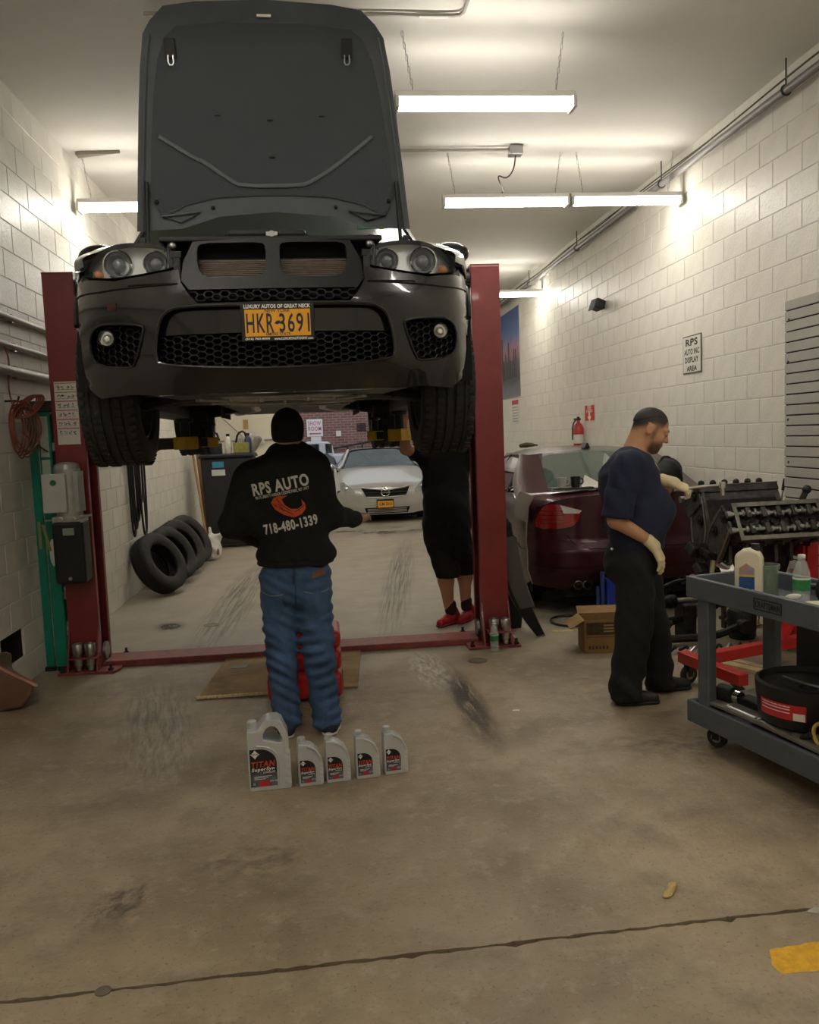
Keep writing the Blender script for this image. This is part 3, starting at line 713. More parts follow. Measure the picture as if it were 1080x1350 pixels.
for s in (-1, 1):       # struts, latch posts and hoses on each side of the carrier
    mb = MB(); mb.box((s*.395, .1, .82), (.03, .05, .10)); mb.box((s*.40, .12, .89), (.045, .03, .03)); mb.build('latch_bracket', m_black, suv, smooth=0, bevel=.004)
    mb = MB(); mb.tube([(s*.42, .15, .97), (s*.43, .13, .91), (s*.425, .12, .86), (s*.41, .12, .80)], .012, 8, smooth=1); mb.build('hose', m_black, suv)
    mb = MB(); mb.ball((s*.415, .13, .93), .018); mb.bb((s*.40, .12, .885), (s*.425, .135, .905)); mb.build('hood_latch', m_zinc, suv)
# intake snorkels and slam panel on top
mb = MB(); mb.prism([(-.47, .12), (.47, .12), (.44, .32), (-.44, .32)], kz1-.01, kz1+.012, 'xy'); mb.build('slam_panel', m_trim, suv, smooth=0, bevel=.006)
for s, w in ((-1, .10), (1, .06)):
    cx = -.09 if s < 0 else .085
    mb = MB(); mb.bb((cx-w, .14, kz1+.01), (cx+w, .34, kz1+.045)); mb.build('intake_snorkel', m_black, suv, smooth=0, bevel=.015)
mb = MB(); mb.box((.0, .15, kz1+.02), (.05, .06, .02)); mb.cyl((.0, .12, kz1+.02), (.0, .18, kz1+.02), .015); mb.build('hood_lock', m_zinc, suv, smooth=30, bevel=.003)
# --- headlights
SH = lambda x, z, off=0.0: (x, SF(x, z)+.0+off, z)
for s, hl in ((1, HL), (-1, mir(HL))):
    mb = sheet(hl, [], lambda x, z: SH(x, z, .085), .04); hb = mb.build('headlight', mat('headlight_bowl', 'dcdfdf', .3, metal=.1, coat=.3), suv, smooth=60)
    mb = MB(); n = len(hl); a = [SH(x, z, .0) for x, z in hl]; b = [SH(x, z, .09) for x, z in hl]; mb.add(a+b, [(i, (i+1) % n, n+(i+1) % n, n+i) for i in range(n)]); mb.build('headlight_rim', m_trim, hb, smooth=60)
    for (px, py, R) in ((153, 347, .062), (203, 345, .052)):
        x, z = car_xz(px, py); x *= s; c = Vector(SH(x, z, .035))
        mb = MB(); mb.lathe([(R, .045), (R, -.006), (R*.9, -.01), (R*.84, .0), (R*.8, .03)], c, (0, 1, 0), 32, caps=False); mb.build('projector_bezel', m_chrome, hb)
        mb = MB(); mb.lathe([(R*.82, .02), (R*.72, .012), (R*.62, .03), (R*.55, .04), (.001, .045)], c, (0, 1, 0), 32, caps=False); mb.build('projector_bowl', mat('lamp_reflector', '8c9094', .25, metal=.2, coat=.4), hb)
        mb = MB(); mb.ball(c+Vector((0, .022, 0)), (R*.5, .03, R*.5), 20, 10); mb.build('projector_lens', mat('projector_glass', '5a6064', .08, coat=1.0), hb)
    ax, az = car_xz(127, 360); mb = MB(); mb.ball(Vector(SH(s*ax, az, .045)), (.022, .015, .02)); mb.build('turn_signal', m_amber, hb)
    mb = sheet(hl, [], lambda x, z: SH(x, z, -.002), .04); mb.build('headlight_lens', m_glass, hb, smooth=60)
    # red reflection painted on the bumper as a dull patch, left side only
x, z = car_xz(147, 405); mb = sheet([(x-.022, z-.015), (x+.022, z-.015), (x+.022, z+.015), (x-.022, z+.015)], [], lambda a, b: pS(a, b, -.0015), .02); mb.build('red_reflection', mat('dull_red_reflection', '3d1619', .3), suv)
# --- fenders: from the headlight tops back to the screen pillars
def fender(s):
    rings = []
    for y, xo, zo, xt, zt, xi, zi in ((.30, .82, .885, .70, .955, .46, .965), (.42, .885, .89, .78, .985, .56, 1.0), (.60, .93, .86, .85, 1.02, .66, 1.045), (.85, .945, .90, .885, 1.055, .71, 1.09), (1.1, .945, .92, .89, 1.09, .735, 1.125), (1.4, .94, .92, .885, 1.12, .75, 1.16)):
        P = [Vector((s*xo, y, zo)), Vector((s*(xo+.005), y, (zo+zt)/2+.01)), Vector((s*xt, y, zt)), Vector((s*(xt+xi)/2, y, (zt+zi)/2+.012)), Vector((s*xi, y, zi)), Vector((s*(xi-.012), y+.01, zi-.04))]
        rings.append(chaikin([tuple(p) for p in P], 2, closed=False))
    # front edge follows the top of the headlight
    hl = HL if s < 0 else mir(HL)
    tops = sorted([p for p in hl if p[1] > .875], key=lambda p: -abs(p[0]))
    n = len(rings[0]); fr = []
    for i in range(n):
        t = i/(n-1)*(len(tops)-1); a = tops[int(t)]; b = tops[min(int(t)+1, len(tops)-1)]; w = t-int(t); fr.append(SH(a[0]*(1-w)+b[0]*w, a[1]*(1-w)+b[1]*w, -.001))
    mb = MB(); mb.loft([fr]+rings, closed=False, caps=False); return mb.build('fender', m_paint, suv, smooth=60)
fender(-1); fender(1)
# --- sides with wheel arches
FA, RA, WZ, AZ = 0.90, 3.83, .37, .44
def XS(y, z):
    x = .945
    ye = y-max(0, z-.70)*.30
    if ye < .71: x = .945*(1-(1-max(ye, .02)/.72)**2)**(1/2.8)
    if z > .80: x -= (z-.80)**2*.55
    if z < .45: x -= (.45-z)*.25
    if y > 4.1: x -= (y-4.1)**2*.32
    return x
arc = lambda cy, a0, a1, r=.425: [(cy+r*math.cos(a), AZ+r*math.sin(a)) for a in np.linspace(math.radians(a0), math.radians(a1), 15)]
side = [(.435, .57), (.425, .72), (.44, .89), (.86, .93), (1.2, 1.0), (1.38, 1.14), (2.6, 1.17), (4.3, 1.20), (4.66, 1.16), (4.72, .8), (4.66, .5), (4.5, .38)]+arc(RA, -15, 195)+[(3.3, .31), (1.45, .30)]+arc(FA, -15, 163)
for s in (-1, 1):
    mb = sheet(side, [], lambda y, z: (s*XS(y, z), y, z), .09, .06, (-s, 0, 0)); mb.build('body_side', m_paint, suv, smooth=50)
    mb = MB(); mb.tube([(s*(XS(y, z)+.002), y, z) for y, z in arc(FA, -5, 150, .44)], .014, 6); mb.build('arch_lip', m_trim, suv); mb = MB(); mb.tube([(s*(XS(y, z)+.002), y, z) for y, z in arc(RA, -5, 185, .44)], .014, 6); mb.build('arch_lip', m_trim, suv)
    mb = MB(); mb.prism([(1.4, .29), (3.35, .29), (3.3, .40), (1.45, .40)], s*.95, s*.80, 'yz'); mb.build('sill', m_trim, suv, smooth=0, bevel=.02)
    for cy in (FA, RA):
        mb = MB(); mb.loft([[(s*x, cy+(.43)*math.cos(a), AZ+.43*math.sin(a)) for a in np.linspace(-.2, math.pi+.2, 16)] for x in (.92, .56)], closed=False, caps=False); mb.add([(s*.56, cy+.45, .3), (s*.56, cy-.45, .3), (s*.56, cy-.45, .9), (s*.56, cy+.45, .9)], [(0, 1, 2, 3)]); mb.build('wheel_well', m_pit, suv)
# --- cabin
ZR = 1.84
def cab(y, zb, zt, wb, wt):
    return [(-wb, y, zb), (-(wb*.35+wt*.65)-.01, y, zb+(zt-zb)*.66), (-wt, y, zt-.05), (-wt*.8, y, zt), (0, y, zt+.02), (wt*.8, y, zt), (wt, y, zt-.05), ((wb*.35+wt*.65)+.01, y, zb+(zt-zb)*.66), (wb, y, zb)]
mb = MB(); mb.loft([cab(2.08, 1.16, ZR-.06, .87, .60), cab(2.3, 1.16, ZR-.015, .88, .63), cab(3.0, 1.17, ZR, .88, .64), cab(4.0, 1.19, ZR-.03, .87, .62), cab(4.35, 1.2, ZR-.09, .84, .59), cab(4.68, 1.17, 1.26, .80, .70)], closed=False, caps=False)
roof = mb.build('roof', m_paint, suv, smooth=45)
for s in (-1, 1):
    for (ya, yb) in ((1.75, 2.55), (2.66, 3.5), (3.6, 4.25)):
        q = lambda y, t: (s*((.885)*(1-t)+.645*t+.012), y, 1.19+(.50)*t)
        y2a = ya+ (.42 if ya < 2 else 0); y2b = yb-(.25 if yb > 4 else 0)
        mb = MB(); mb.add([q(ya, .0), q(yb, .0), q(y2b, .95), q(y2a, .95)], [(0, 1, 2, 3)]); mb.build('side_window', m_wind, suv, smooth=0)
WS = lambda u, v: (u*(.80-.19*v), 1.36+.74*v+.10*u*u*(1-v*.4)-.10, 1.165+(ZR-1.235)*v+.02*(1-u*u))
mb = MB(); N = 13
mb.loft([[WS(-1+2*i/(N-1), v) for i in range(N)] for v in np.linspace(0, 1, 7)], closed=False, caps=False); mb.build('windscreen', mat('windscreen_glass', '46544f', .18, spec=.35), suv)
for s in (-1, 1):
    mb = MB(); mb.tube([(s*.885, 1.36, 1.14), (s*.80, 1.42, 1.19), (s*.62, 2.12, ZR-.04)], .03, 8); mb.build('windscreen_pillar', m_paint, suv)
mb = MB(); mb.prism([(-.76, 1.16), (.76, 1.16), (.74, 1.4), (-.74, 1.4)], 1.12, 1.17, 'xy'); mb.build('cowl', m_trim, suv, smooth=0, bevel=.01)
for s, x0 in ((1, -.45), (1, .3)):
    mb = MB(); mb.tube([(x0, 1.27, 1.22), (x0+.3, 1.29, 1.245), (x0+.62, 1.31, 1.25)] if x0 < 0 else [(x0, 1.27, 1.22), (x0-.3, 1.29, 1.245), (x0-.58, 1.31, 1.25)], .009, 6); mb.build('wiper', m_black, suv)
for i, (px, w, c) in enumerate(((486, .13, '6fb09d'), (507, .05, '9fd04a'))):
    q = tolocal(atY(px, 299, 4.86)); mb = MB(); mb.box((q[0], q[1], q[2]), (w, .004, .04), (-.75, 0, -.1 if i == 0 else -.5)); mb.build('windscreen_sticker', mat('sticker_%d' % i, c, .5), suv, smooth=0)
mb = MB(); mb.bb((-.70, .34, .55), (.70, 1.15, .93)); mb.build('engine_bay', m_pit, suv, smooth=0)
mb = MB(); mb.bb((-.3, .45, .93), (.3, 1.0, 1.0)); mb.bb((-.62, .5, .93), (-.4, .8, .98)); mb.bb((.42, .55, .93), (.6, .75, .99)); mb.build('engine_cover', m_black, suv, smooth=0, bevel=.03)
for s in (-1, 1):
    blob('wing_mirror', [El((s*1.04, 1.62, 1.20), (.12, .07, .075)), C((s*.93, 1.6, 1.15), (s*1.0, 1.6, 1.17), .025)], m_paint, suv, h=.015)
# tail so that the car is closed from behind
mb = MB(); mb.prism([(-.80, .45), (.80, .45), (.86, .7), (.84, 1.16), (.80, 1.2), (-.80, 1.2), (-.84, 1.16), (-.86, .7)], 4.62, 4.74, 'xz'); mb.build('tailgate', m_paint, suv, smooth=0, bevel=.05)
# --- hood, raised to nearly upright; seen from below
HY0, HZ0, HY1, HZ1 = 1.22, 1.20, .86, 2.26
hd = Vector((0, HY1-HY0, HZ1-HZ0)); HLEN = hd.length; hd.normalize(); hn = Vector((0, -hd.z, hd.y))      # hn points at the viewer
def hood_uv(px, py):
    r = ray(px, py); O = np.array([0, 0, EYE]); o = np.array([-0.185, 3.55, SZ])
    Rm = np.array([[_c, _s, 0], [-_s, _c, 0], [0, 0, 1]]); Ol = Rm@(O-o); rl = Rm@r; n = np.array(hn); p0 = np.array([0, HY0, HZ0])
    t = ((p0-Ol)@n)/(rl@n); q = Ol+rl*t; return float(q[0]), float((q-p0)@np.array(hd))
def SHood(u, v, off=0.0):
    w = v/HLEN; bow = .05*(1-(2*w-1)**2) - .05*(u/.75)**2 + (max(0, w-.86)*.55)
    return tuple(Vector((u, HY0, HZ0))+hd*v+hn*(off-bow*1.0 if w < .86 else off-bow+max(0, w-.86)*1.1))
le = [hood_uv(*p) for p in ((179, 306), (176, 230), (176, 150), (177, 90), (180, 48), (191, 32), (209, 14))]
re_ = [hood_uv(*p) for p in ((536, 300), (527, 230), (517, 150), (507, 90), (497, 48), (485, 30), (466, 13))]
hw = [((abs(a[0])+abs(b[0]))/2, (a[1]+b[1])/2) for a, b in zip(le, re_)]
topv = hood_uv(340, 4)[1]; lowv = hood_uv(356, 280)[1]
HOUT = [(-u, v) for u, v in hw]+[(-.33, topv-.01), (0, topv+.005), (.33, topv-.01)]+hw[::-1]+[(.5, lowv*.45), (.3, lowv*.85), (0, lowv), (-.3, lowv*.85), (-.5, lowv*.45)]
m_hood = mat('hood_underside', '565b60', 0.5, var=0.08, vscale=4)
m_pad = mat('hood_insulation_felt', '4c5156', 0.95, bump=0.4, bscale=150)
mb = sheet(HOUT, [], SHood, .05, .022, tuple(-hn)); hood = mb.build('hood', m_hood, suv, smooth=50)
mb = sheet([(u*1.004, v) for u, v in HOUT], [], lambda u, v: SHood(u, v, -.024), .06); mb.build('hood_skin', m_paint, hood, smooth=50)
inner = [(-hw[0][0]+.07, .09), (-hw[2][0]+.065, hw[2][1]), (-hw[4][0]+.075, hw[4][1]-.03), (-.40, topv-.09), (.40, topv-.09), (hw[4][0]-.075, hw[4][1]-.03), (hw[2][0]-.065, hw[2][1]), (hw[0][0]-.07, .09), (.4, lowv+.07), (0, lowv+.09), (-.4, lowv+.07)]
mb = sheet(chaikin(inner, 1), [], lambda u, v: SHood(u, v, .010), .05, .012, tuple(-hn)); mb.build('hood_insulation', m_pad, hood, smooth=50)
rib = [(hood_uv(*p)) for p in ((209, 180), (258, 210), (268, 213), (300, 236), (318, 246), (397, 245), (411, 240), (440, 222), (491, 180))]
mb = MB(); mb.tube([SHood(u, v, .013) for u, v in rib], .011, 6, smooth=1); mb.build('hood_rib', mat('rib_grey', '70757a', .4), hood)
for u0 in (-1, 1):
    # edge seal, rubber stops, latch striker and dimples
    mb = MB(); mb.tube([SHood(u0*(u-.03), v, .012) for u, v in hw[:5]], .007, 6, smooth=1); mb.build('edge_seal', m_hood, hood)
    su, sv = hood_uv(225, 70) if u0 < 0 else hood_uv(457, 70)
    M = frame(SHood(su, sv, .01), (1, 0, 0), hd)
    mb = MB(); mb.box((0, .02, .01), (.055, .09, .018)); mb.build('striker_bracket', m_trim, hood, smooth=0, bevel=.004).matrix_local = M
    mb = MB(); mb.tube([(-.012, -.01, .02), (-.014, -.055, .03), (.014, -.055, .03), (.012, -.01, .02)], .0045, 6, smooth=1); mb.build('striker_loop', m_steel, hood).matrix_local = M
    mb = MB(); mb.ball(SHood(u0*.62, .2, .008), (.012, .012, .012)); mb.ball(SHood(u0*.33, .17, .008), (.01, .01, .01)); mb.build('rubber_stop', m_black, hood)
    mb = MB(); mb.tube([SHood(u0*.50, .10, .012), SHood(u0*.60, .13, .014), SHood(u0*.40, .15, .013), SHood(u0*.50, .10, .012)], .006, 5); mb.build('hood_recess', m_hood, hood)
    mb = MB(); mb.cyl((u0*.68, 1.12, 1.06), SHood(u0*.66, .30, .02), .011, n=10); mb.cyl((u0*.68, 1.12, 1.06), (u0*.675, 1.12, 1.16), .016, n=10); mb.build('gas_strut', m_black, suv)
    mb = MB(); mb.box((u0*.71, 1.2, 1.17), (.03, .1, .07)); mb.build('hood_hinge', m_trim, suv, smooth=0)
mb = MB()
for u, v in ((-.27, .62), (0, .60), (.27, .62), (0, .42)): mb.ball(SHood(u, v, .012), (.018, .006, .006))
mb.build('insulation_clips', m_black, hood)
mb = MB(); mb.box(SHood(0, topv-.06, .012), (.07, .004, .012)); mb.build('hood_tag', m_label, hood, smooth=0)
# --- wheels
def wheel(parent, R=.37, Wd=.275, rim_mat=None):
    t = MB(); g = .008; h = Wd/2
    prof = [(R*.62, -h*.80), (R*.66, -h*.93), (R*.80, -h*1.0), (R*.92, -h*.96), (R*.972, -h*.85), (R*.985, -h*.74)]
    for c in (-.5, -.17, .17, .5):
        prof += [(R-.003, h*(c-.055)), (R-g-.004, h*(c-.05)), (R-g-.004, h*(c+.05)), (R-.003, h*(c+.055))]
    prof += [(R*.985, h*.74), (R*.972, h*.85), (R*.92, h*.96), (R*.80, h*1.0), (R*.66, h*.93), (R*.62, h*.80)]
    t.lathe(prof, (0, 0, 0), (1, 0, 0), 56, caps=False)
    # cross sipes in the tread
    for k in range(56):
        a = 2*math.pi*(k+.5)/56
        for c, tw in ((-.8, .012), (-.34, -.012), (.34, .012), (.8, -.012)):
            M = Matrix.Rotation(a, 4, 'X') @ Matrix.Translation((h*c, 0, R-.001))
            b = MB(); b.box((0, 0, 0), (h*(.26 if abs(c) < .5 else .22), .022, .006), (0, 0, tw*10)); b.xf(M); t.add(b.v, b.f)
    ty = t.build('tyre', m_rub, parent, smooth=35)
    r = MB(); r.lathe([(R*.635, -h*.82), (R*.60, -h*.80), (R*.57, -h*.5), (R*.56, h*.55), (R*.60, h*.80), (R*.635, h*.82)], (0, 0, 0), (1, 0, 0), 40, caps=False)
    for k in range(5):
        a = 2*math.pi*k/5
        for d in (-.14, .14):
            r.tube([(h*.5, .05*math.cos(a), .05*math.sin(a)), (h*.62, R*.3*math.cos(a+d*.5), R*.3*math.sin(a+d*.5)), (h*.6, R*.575*math.cos(a+d), R*.575*math.sin(a+d))], .017, 6)
    r.cyl((h*.3, 0, 0), (h*.68, 0, 0), .055, n=20)
    r.build('rim', rim_mat or m_rim, parent)
    d = MB(); d.cyl((-.02, 0, 0), (.0, 0, 0), R*.45, n=32); d.cyl((-.11, 0, 0), (.02, 0, 0), .06, n=16); d.build('brake_disc', m_dsteel, parent)
for s, y in ((-1, FA), (1, FA), (-1, RA), (1, RA)):
    w = bpy.data.objects.new('wheel', None); COL.objects.link(w); w.parent = suv; w.location = (s*.822, y, WZ); w.rotation_euler = (0, 0, math.pi if s < 0 else 0)
    if (s, y) == (-1, FA): wheel(w); W0 = w
    else:
        for ch in W0.children: c = ch.copy(); COL.objects.link(c); c.parent = w
# --- underside
m_shield = mat('underbody_plate', 'a5a39d', 0.45, metal=0.5, var=0.25, vscale=9)
m_dshield = mat('underbody_plastic', '2a2a29', 0.6, var=0.3, vscale=8)
mb = MB(); mb.prism([(-.60, .16), (.60, .16), (.52, .62), (.45, 1.4), (-.45, 1.4), (-.52, .62)], .318, .335, 'xy'); mb.build('undertray', m_dshield, suv, smooth=0)
mb = MB(); mb.prism([(-.44, 1.4), (.44, 1.4), (.40, 4.2), (-.40, 4.2)], .34, .40, 'xy'); mb.prism([(-.84, 1.35), (.84, 1.35), (.84, 3.4), (-.84, 3.4)], .40, .44, 'xy'); mb.prism([(-.6, 3.4), (.6, 3.4), (.7, 4.6), (-.7, 4.6)], .42, .46, 'xy'); mb.build('floor_pan', m_dshield, suv, smooth=0)
mb = MB()
for k, (x, y, w, d, rz) in enumerate(((0, .72, .50, .05, .0), (-.25, .95, .28, .035, .5), (.25, .95, .28, .035, -.5), (0, 1.18, .62, .06, 0), (-.33, .55, .2, .03, .9), (.33, .55, .2, .03, -.9), (0, .45, .35, .03, 0), (-.1, 1.32, .3, .04, .2), (.22, 1.36, .3, .04, -.25))):
    mb.box((x, y, .306-.004*(k % 3)), (w, d, .012), (0, 0, rz))
mb.build('reinforcement_plates', m_shield, suv, smooth=0, bevel=.003)
for k, (x, y) in enumerate(((-.1, .6), (.12, .62), (-.3, 1.18), (.3, 1.18), (0, .98))):
    mb = MB(); mb.cyl((x, y, .29), (x, y, .31), .012, n=6); mb.build('bolt', m_steel, suv, smooth=0)
for s in (-1, 1):
    mb = MB(); mb.tube([(s*.36, .70, .34), (s*.55, .82, .33), (s*.72, .90, .31)], .03, 8); mb.tube([(s*.36, 1.12, .35), (s*.55, 1.0, .33), (s*.72, .92, .31)], .032, 8); mb.build('control_arm', m_dsteel, suv)
    mb = MB(); mb.cyl((s*.35, .9, .40), (s*.70, .9, .38), .022); mb.cyl((s*.42, .9, .40), (s*.5, .9, .395), .045, n=14); mb.build('drive_shaft', m_dsteel, suv)
    mb = MB(); mb.cyl((s*.66, .93, .42), (s*.58, .95, .85), .05, n=16); mb.build('strut', m_dsteel, suv)
    mb = MB(); mb.tube([(s*.40, 3.6, .38), (s*.6, 3.75, .35), (s*.72, 3.83, .34)], .032, 8); mb.tube([(s*.40, 4.05, .38), (s*.72, 3.86, .36)], .028, 8); mb.build('rear_arm', m_dsteel, suv)
    mb = MB(); mb.tube([(s*.18, 1.35, .36), (s*.24, 2.4, .34), (s*.25, 3.3, .36), (s*.5, 4.3, .36), (s*.55, 4.75, .40)], .03, 8, smooth=1); mb.build('exhaust_pipe', m_shield, suv)
    mb = MB(); mb.box((s*.22, .82, .325), (.16, .5, .03), (0, 0, s*.12)); mb.build('subframe_rail', m_shield, suv, smooth=0, bevel=.008)
mb = MB(); mb.ball((.0, 3.8, .42), (.16, .2, .1)); mb.cyl((0, 1.4, .43), (0, 3.7, .43), .035); mb.build('differential', m_dsteel, suv)
# --- number plate in its dealer frame
pc = car_xz(366.5, 425.5); py_ = SF(*pc)+.005
M = frame((pc[0], py_-.018, pc[1]), (1, 0, 0), (0, -.06, 1))
def plate_part(name, mbx, m, parent=None, **k):
    o = mbx.build(name, m, parent or suv, smooth=0, **k); return o
mb = MB(); mb.box((0, 0, -.006), (.300, .152, .012)); mb.xf(M); fr = plate_part('plate_frame', mb, m_black, bevel=.004)
mb = MB(); mb.box((0, -.001, .001), (.268, .108, .002)); mb.xf(M); plate_part('number_plate', mb, mat('plate_yellow', 'e0a021', .45, var=.03), fr)
m_navy = mat('plate_navy', '1b2340', .6); m_wprint = mat('white_print', 'e6e4dd', .6)
def onp(x, y, z): return M @ Matrix.Translation((x, y, z))
lettering('HKR', .082, m_navy, onp(-.072, -.002, .0028), fr, bold=.012, spacing=1.15, fit=(.112, .078))
lettering('3691', .082, m_navy, onp(.068, -.002, .0028), fr, bold=.012, spacing=1.15, fit=(.124, .078))
mb = MB(); mb.prism([(-.016, -.004), (-.006, .006), (.006, .008), (.012, .001), (.016, -.006), (.004, -.004), (-.002, -.008)], .0026, .0032, 'xy'); mb.v = [tuple(onp(.001, 0, 0) @ Vector((a, b, c))) for a, b, c in mb.v]; mb.build('state_emblem', m_navy, fr, smooth=0)
lettering('NEW YORK', .02, m_navy, onp(0, .047, .0028), fr, bold=.01)
lettering('EMPIRE STATE', .016, m_navy, onp(0, -.047, .0028), fr, bold=.01)
lettering('LUXURY AUTOS OF GREAT NECK', .021, m_wprint, onp(0, .0655, .0006), fr, bold=.03, fit=(.272, .0155))
lettering('(516) 763-8000', .0145, m_wprint, onp(-.085, -.0655, .0006), fr, bold=.03, fit=(.10, .011))
lettering('www.LUXURYAUTOGNY.com', .0145, m_wprint, onp(.062, -.0655, .0006), fr, bold=.03, fit=(.16, .011))
# ================================================================ people
m_skin = mat('skin_tan', 'b98766', 0.55, var=0.08, vscale=12, bump=0.05, bscale=200)
m_skin2 = mat('skin_light', 'bd9478', 0.55, var=0.08, vscale=12)
m_stub = mat('skin_stubble', '584840', 0.65, var=0.15, vscale=60)
m_beard = mat('beard_dark', '4a3a31', 0.8, var=0.3, vscale=90)
m_hair = mat('hair_black', '2e2825', 0.65, var=0.3, vscale=70)
m_hood1 = mat('black_sweatshirt', '121314', 0.92, var=0.12, vscale=25, bump=0.25, bscale=250)
m_blackp = mat('black_work_trousers', '151516', 0.9, var=0.2, vscale=12, bump=0.2, bscale=200)
m_navys = mat('navy_cotton', '1c2238', 0.9, var=0.1, vscale=10, bump=0.2, bscale=220)
m_denim = mat('blue_denim', '3a5273', 0.85, var=0.34, vscale=7, bump=0.35, bscale=260, stretch=(1, 1, .6))
m_dshoe = mat('dark_shoe', '1d1c1d', 0.6, var=0.2, vscale=20)
m_sole = mat('shoe_sole_white', 'c9c4ba', 0.6)
m_rshoe = mat('red_sneaker', 'a81f24', 0.55, var=0.15, vscale=20)
m_glove = mat('cream_latex', 'd8c8a0', 0.6, var=0.08, vscale=15)
def local(L, Y0):
    L = np.array(L, float)
    return lambda px, py, dy=0.0: tuple(atY(px, py, Y0+dy)-L)
def project(fn, X, Z, y0, y1, off=.003, axis=1):
    """carry points onto the front of a body, marching along +y"""
    X = np.asarray(X, float); Z = np.asarray(Z, float); y = np.full(X.shape, float(y0))
    for _ in range(60):
        d = fn(np.stack([X, y, Z], -1)); y = y+np.clip(d*.7, 0.0004, .05)*(d > .0006)
    return y-off
def print_on(txt, size, m, M, fn, parent, y0, name='lettering', **k):
    me = text_mesh(txt, size, sub=2, **k)
    P = np.array([tuple(M @ v.co) for v in me.vertices]); Y = project(fn, P[:, 0], P[:, 2], y0, 0)
    for v, p, y in zip(me.vertices, P, Y): v.co = (p[0], y, p[2])
    return finish(name, me, m, parent, smooth=0)
def patch_on(poly, m, fn, parent, y0, name, d=.02, off=.003):
    cache = {}
    def S(u, v): return (u, float(project(fn, [u], [v], y0, 0, off)[0]), v)
    return sheet(poly, [], S, d).build(name, m, parent, smooth=60)
def folds(amp, f=55, seed=0.0):
    return lambda P: amp*(np.sin(P[..., 2]*f+7*np.sin(P[..., 0]*9+seed)+4*np.sin(P[..., 1]*11))*np.sin(P[..., 0]*14+P[..., 2]*6+seed)+.5*np.sin(P[..., 2]*f*.45+P[..., 0]*25+seed))
def shoe(name, heel, toe, m, parent, sole=m_sole, W=.045, hgt=.075):
    h = np.array(heel); t = np.array(toe); d = t-h; d = d/np.linalg.norm(d); mid = h+(t-h)*.45; up = np.array([0, 0, 1.])
    pr = [C(h+d*.04+up*.045, mid+up*.045, .043, .042, .02), C(mid+up*.04, t-d*.045+up*.032, .045, .036, .03), C(h+d*.05+up*.05, h+d*.07+up*.105, .043, .042, .03)]
    o, fn = blob(name, pr, m, parent, h=.009, clip=lambda P: .012-P[..., 2])
    so, _ = blob('sole', [C(h+d*.045+up*.012, mid+up*.012, .045, .042, .02), C(mid+up*.012, t-d*.045+up*.012, .045, .04, .03)], sole, o, h=.009, clip=lambda P: np.maximum(P[..., 2]-.022, -P[..., 2]+.001))
    return o
def hand(o, d, n, s, curl=.35, scale=1.0, spread=.012):
    o = np.array(o, float); d = np.array(d, float)/np.linalg.norm(d); n = np.array(n, float); n = n-d*(n@d); n /= np.linalg.norm(n); t = np.cross(d, n); sc = scale; pr = []
    for k, (lk, ln) in enumerate(((.082, .072), (.088, .082), (.085, .076), (.076, .060))):
        lat = t*s*(.030-.020*k)
        kn = o+d*lk*sc+lat*1.05*sc
        pr.append(C(o+lat*.7*sc, kn, .0165*sc, .0135*sc, .02 if k else .0))
        dd = d+t*s*spread*(1.5-k); p = kn; ang = 0
        for j, fr in enumerate((.46, .31, .23)):
            ang += curl*(1.0 if j == 0 else 1.15)
            v = dd*math.cos(ang)-n*math.sin(ang); q = p+v*ln*fr*sc; pr.append(C(p, q, (.0098-.0008*j)*sc, (.0092-.001*j)*sc, .006)); p = q
    b = o+d*.02*sc+t*s*.026*sc-n*.006; v = d*.62+t*s*.62-n*.38; v /= np.linalg.norm(v); q = b+v*.045*sc; pr.append(C(b, q, .0145*sc, .0115*sc, .02)); v2 = d*.85+t*s*.2-n*.45; v2 /= np.linalg.norm(v2); pr.append(C(q, q+v2*.034*sc, .0108*sc, .009*sc, .008))
    return pr
def head(c, R, beard=0.0):
    """face looks along R's x axis"""
    R = np.array(R); c = np.array(c, float); w = lambda p: c+R@np.array(p, float)
    E = lambda p, r, k=.02, sub=False: El(w(p), r, k, R, sub)
    return [E((-.008, 0, .028), (.100, .077, .095)), E((.03, 0, -.035), (.068, .062, .075), .03), E((.045, 0, -.075), (.050, .046, .042), .03), E((.078, 0, -.098), (.022, .024, .018), .02),
            C(w((.098, 0, .012)), w((.116, 0, -.024)), .008, .0125, .012), E((.100, .011, -.028), (.01, .009, .008), .008), E((.100, -.011, -.028), (.01, .009, .008), .008),
            E((.082, .032, .026), (.02, .028, .011), .014), E((.082, -.032, .026), (.02, .028, .011), .014), E((.066, .04, -.028), (.028, .024, .026), .02), E((.066, -.04, -.028), (.028, .024, .026), .02),
            E((.094, 0, -.058), (.011, .024, .008), .008), E((.091, 0, -.071), (.011, .021, .008), .008),
            E((.100, .033, .004), (.014, .017, .012), .012, True), E((.100, -.033, .004), (.014, .017, .012), .012, True),
            E((-.008, .079, -.006), (.019, .009, .031), .006), E((-.008, -.079, -.006), (.019, .009, .031), .006), E((-.004, .09, -.002), (.014, .006, .02), .006, True), E((-.004, -.09, -.002), (.014, .006, .02), .006, True)]
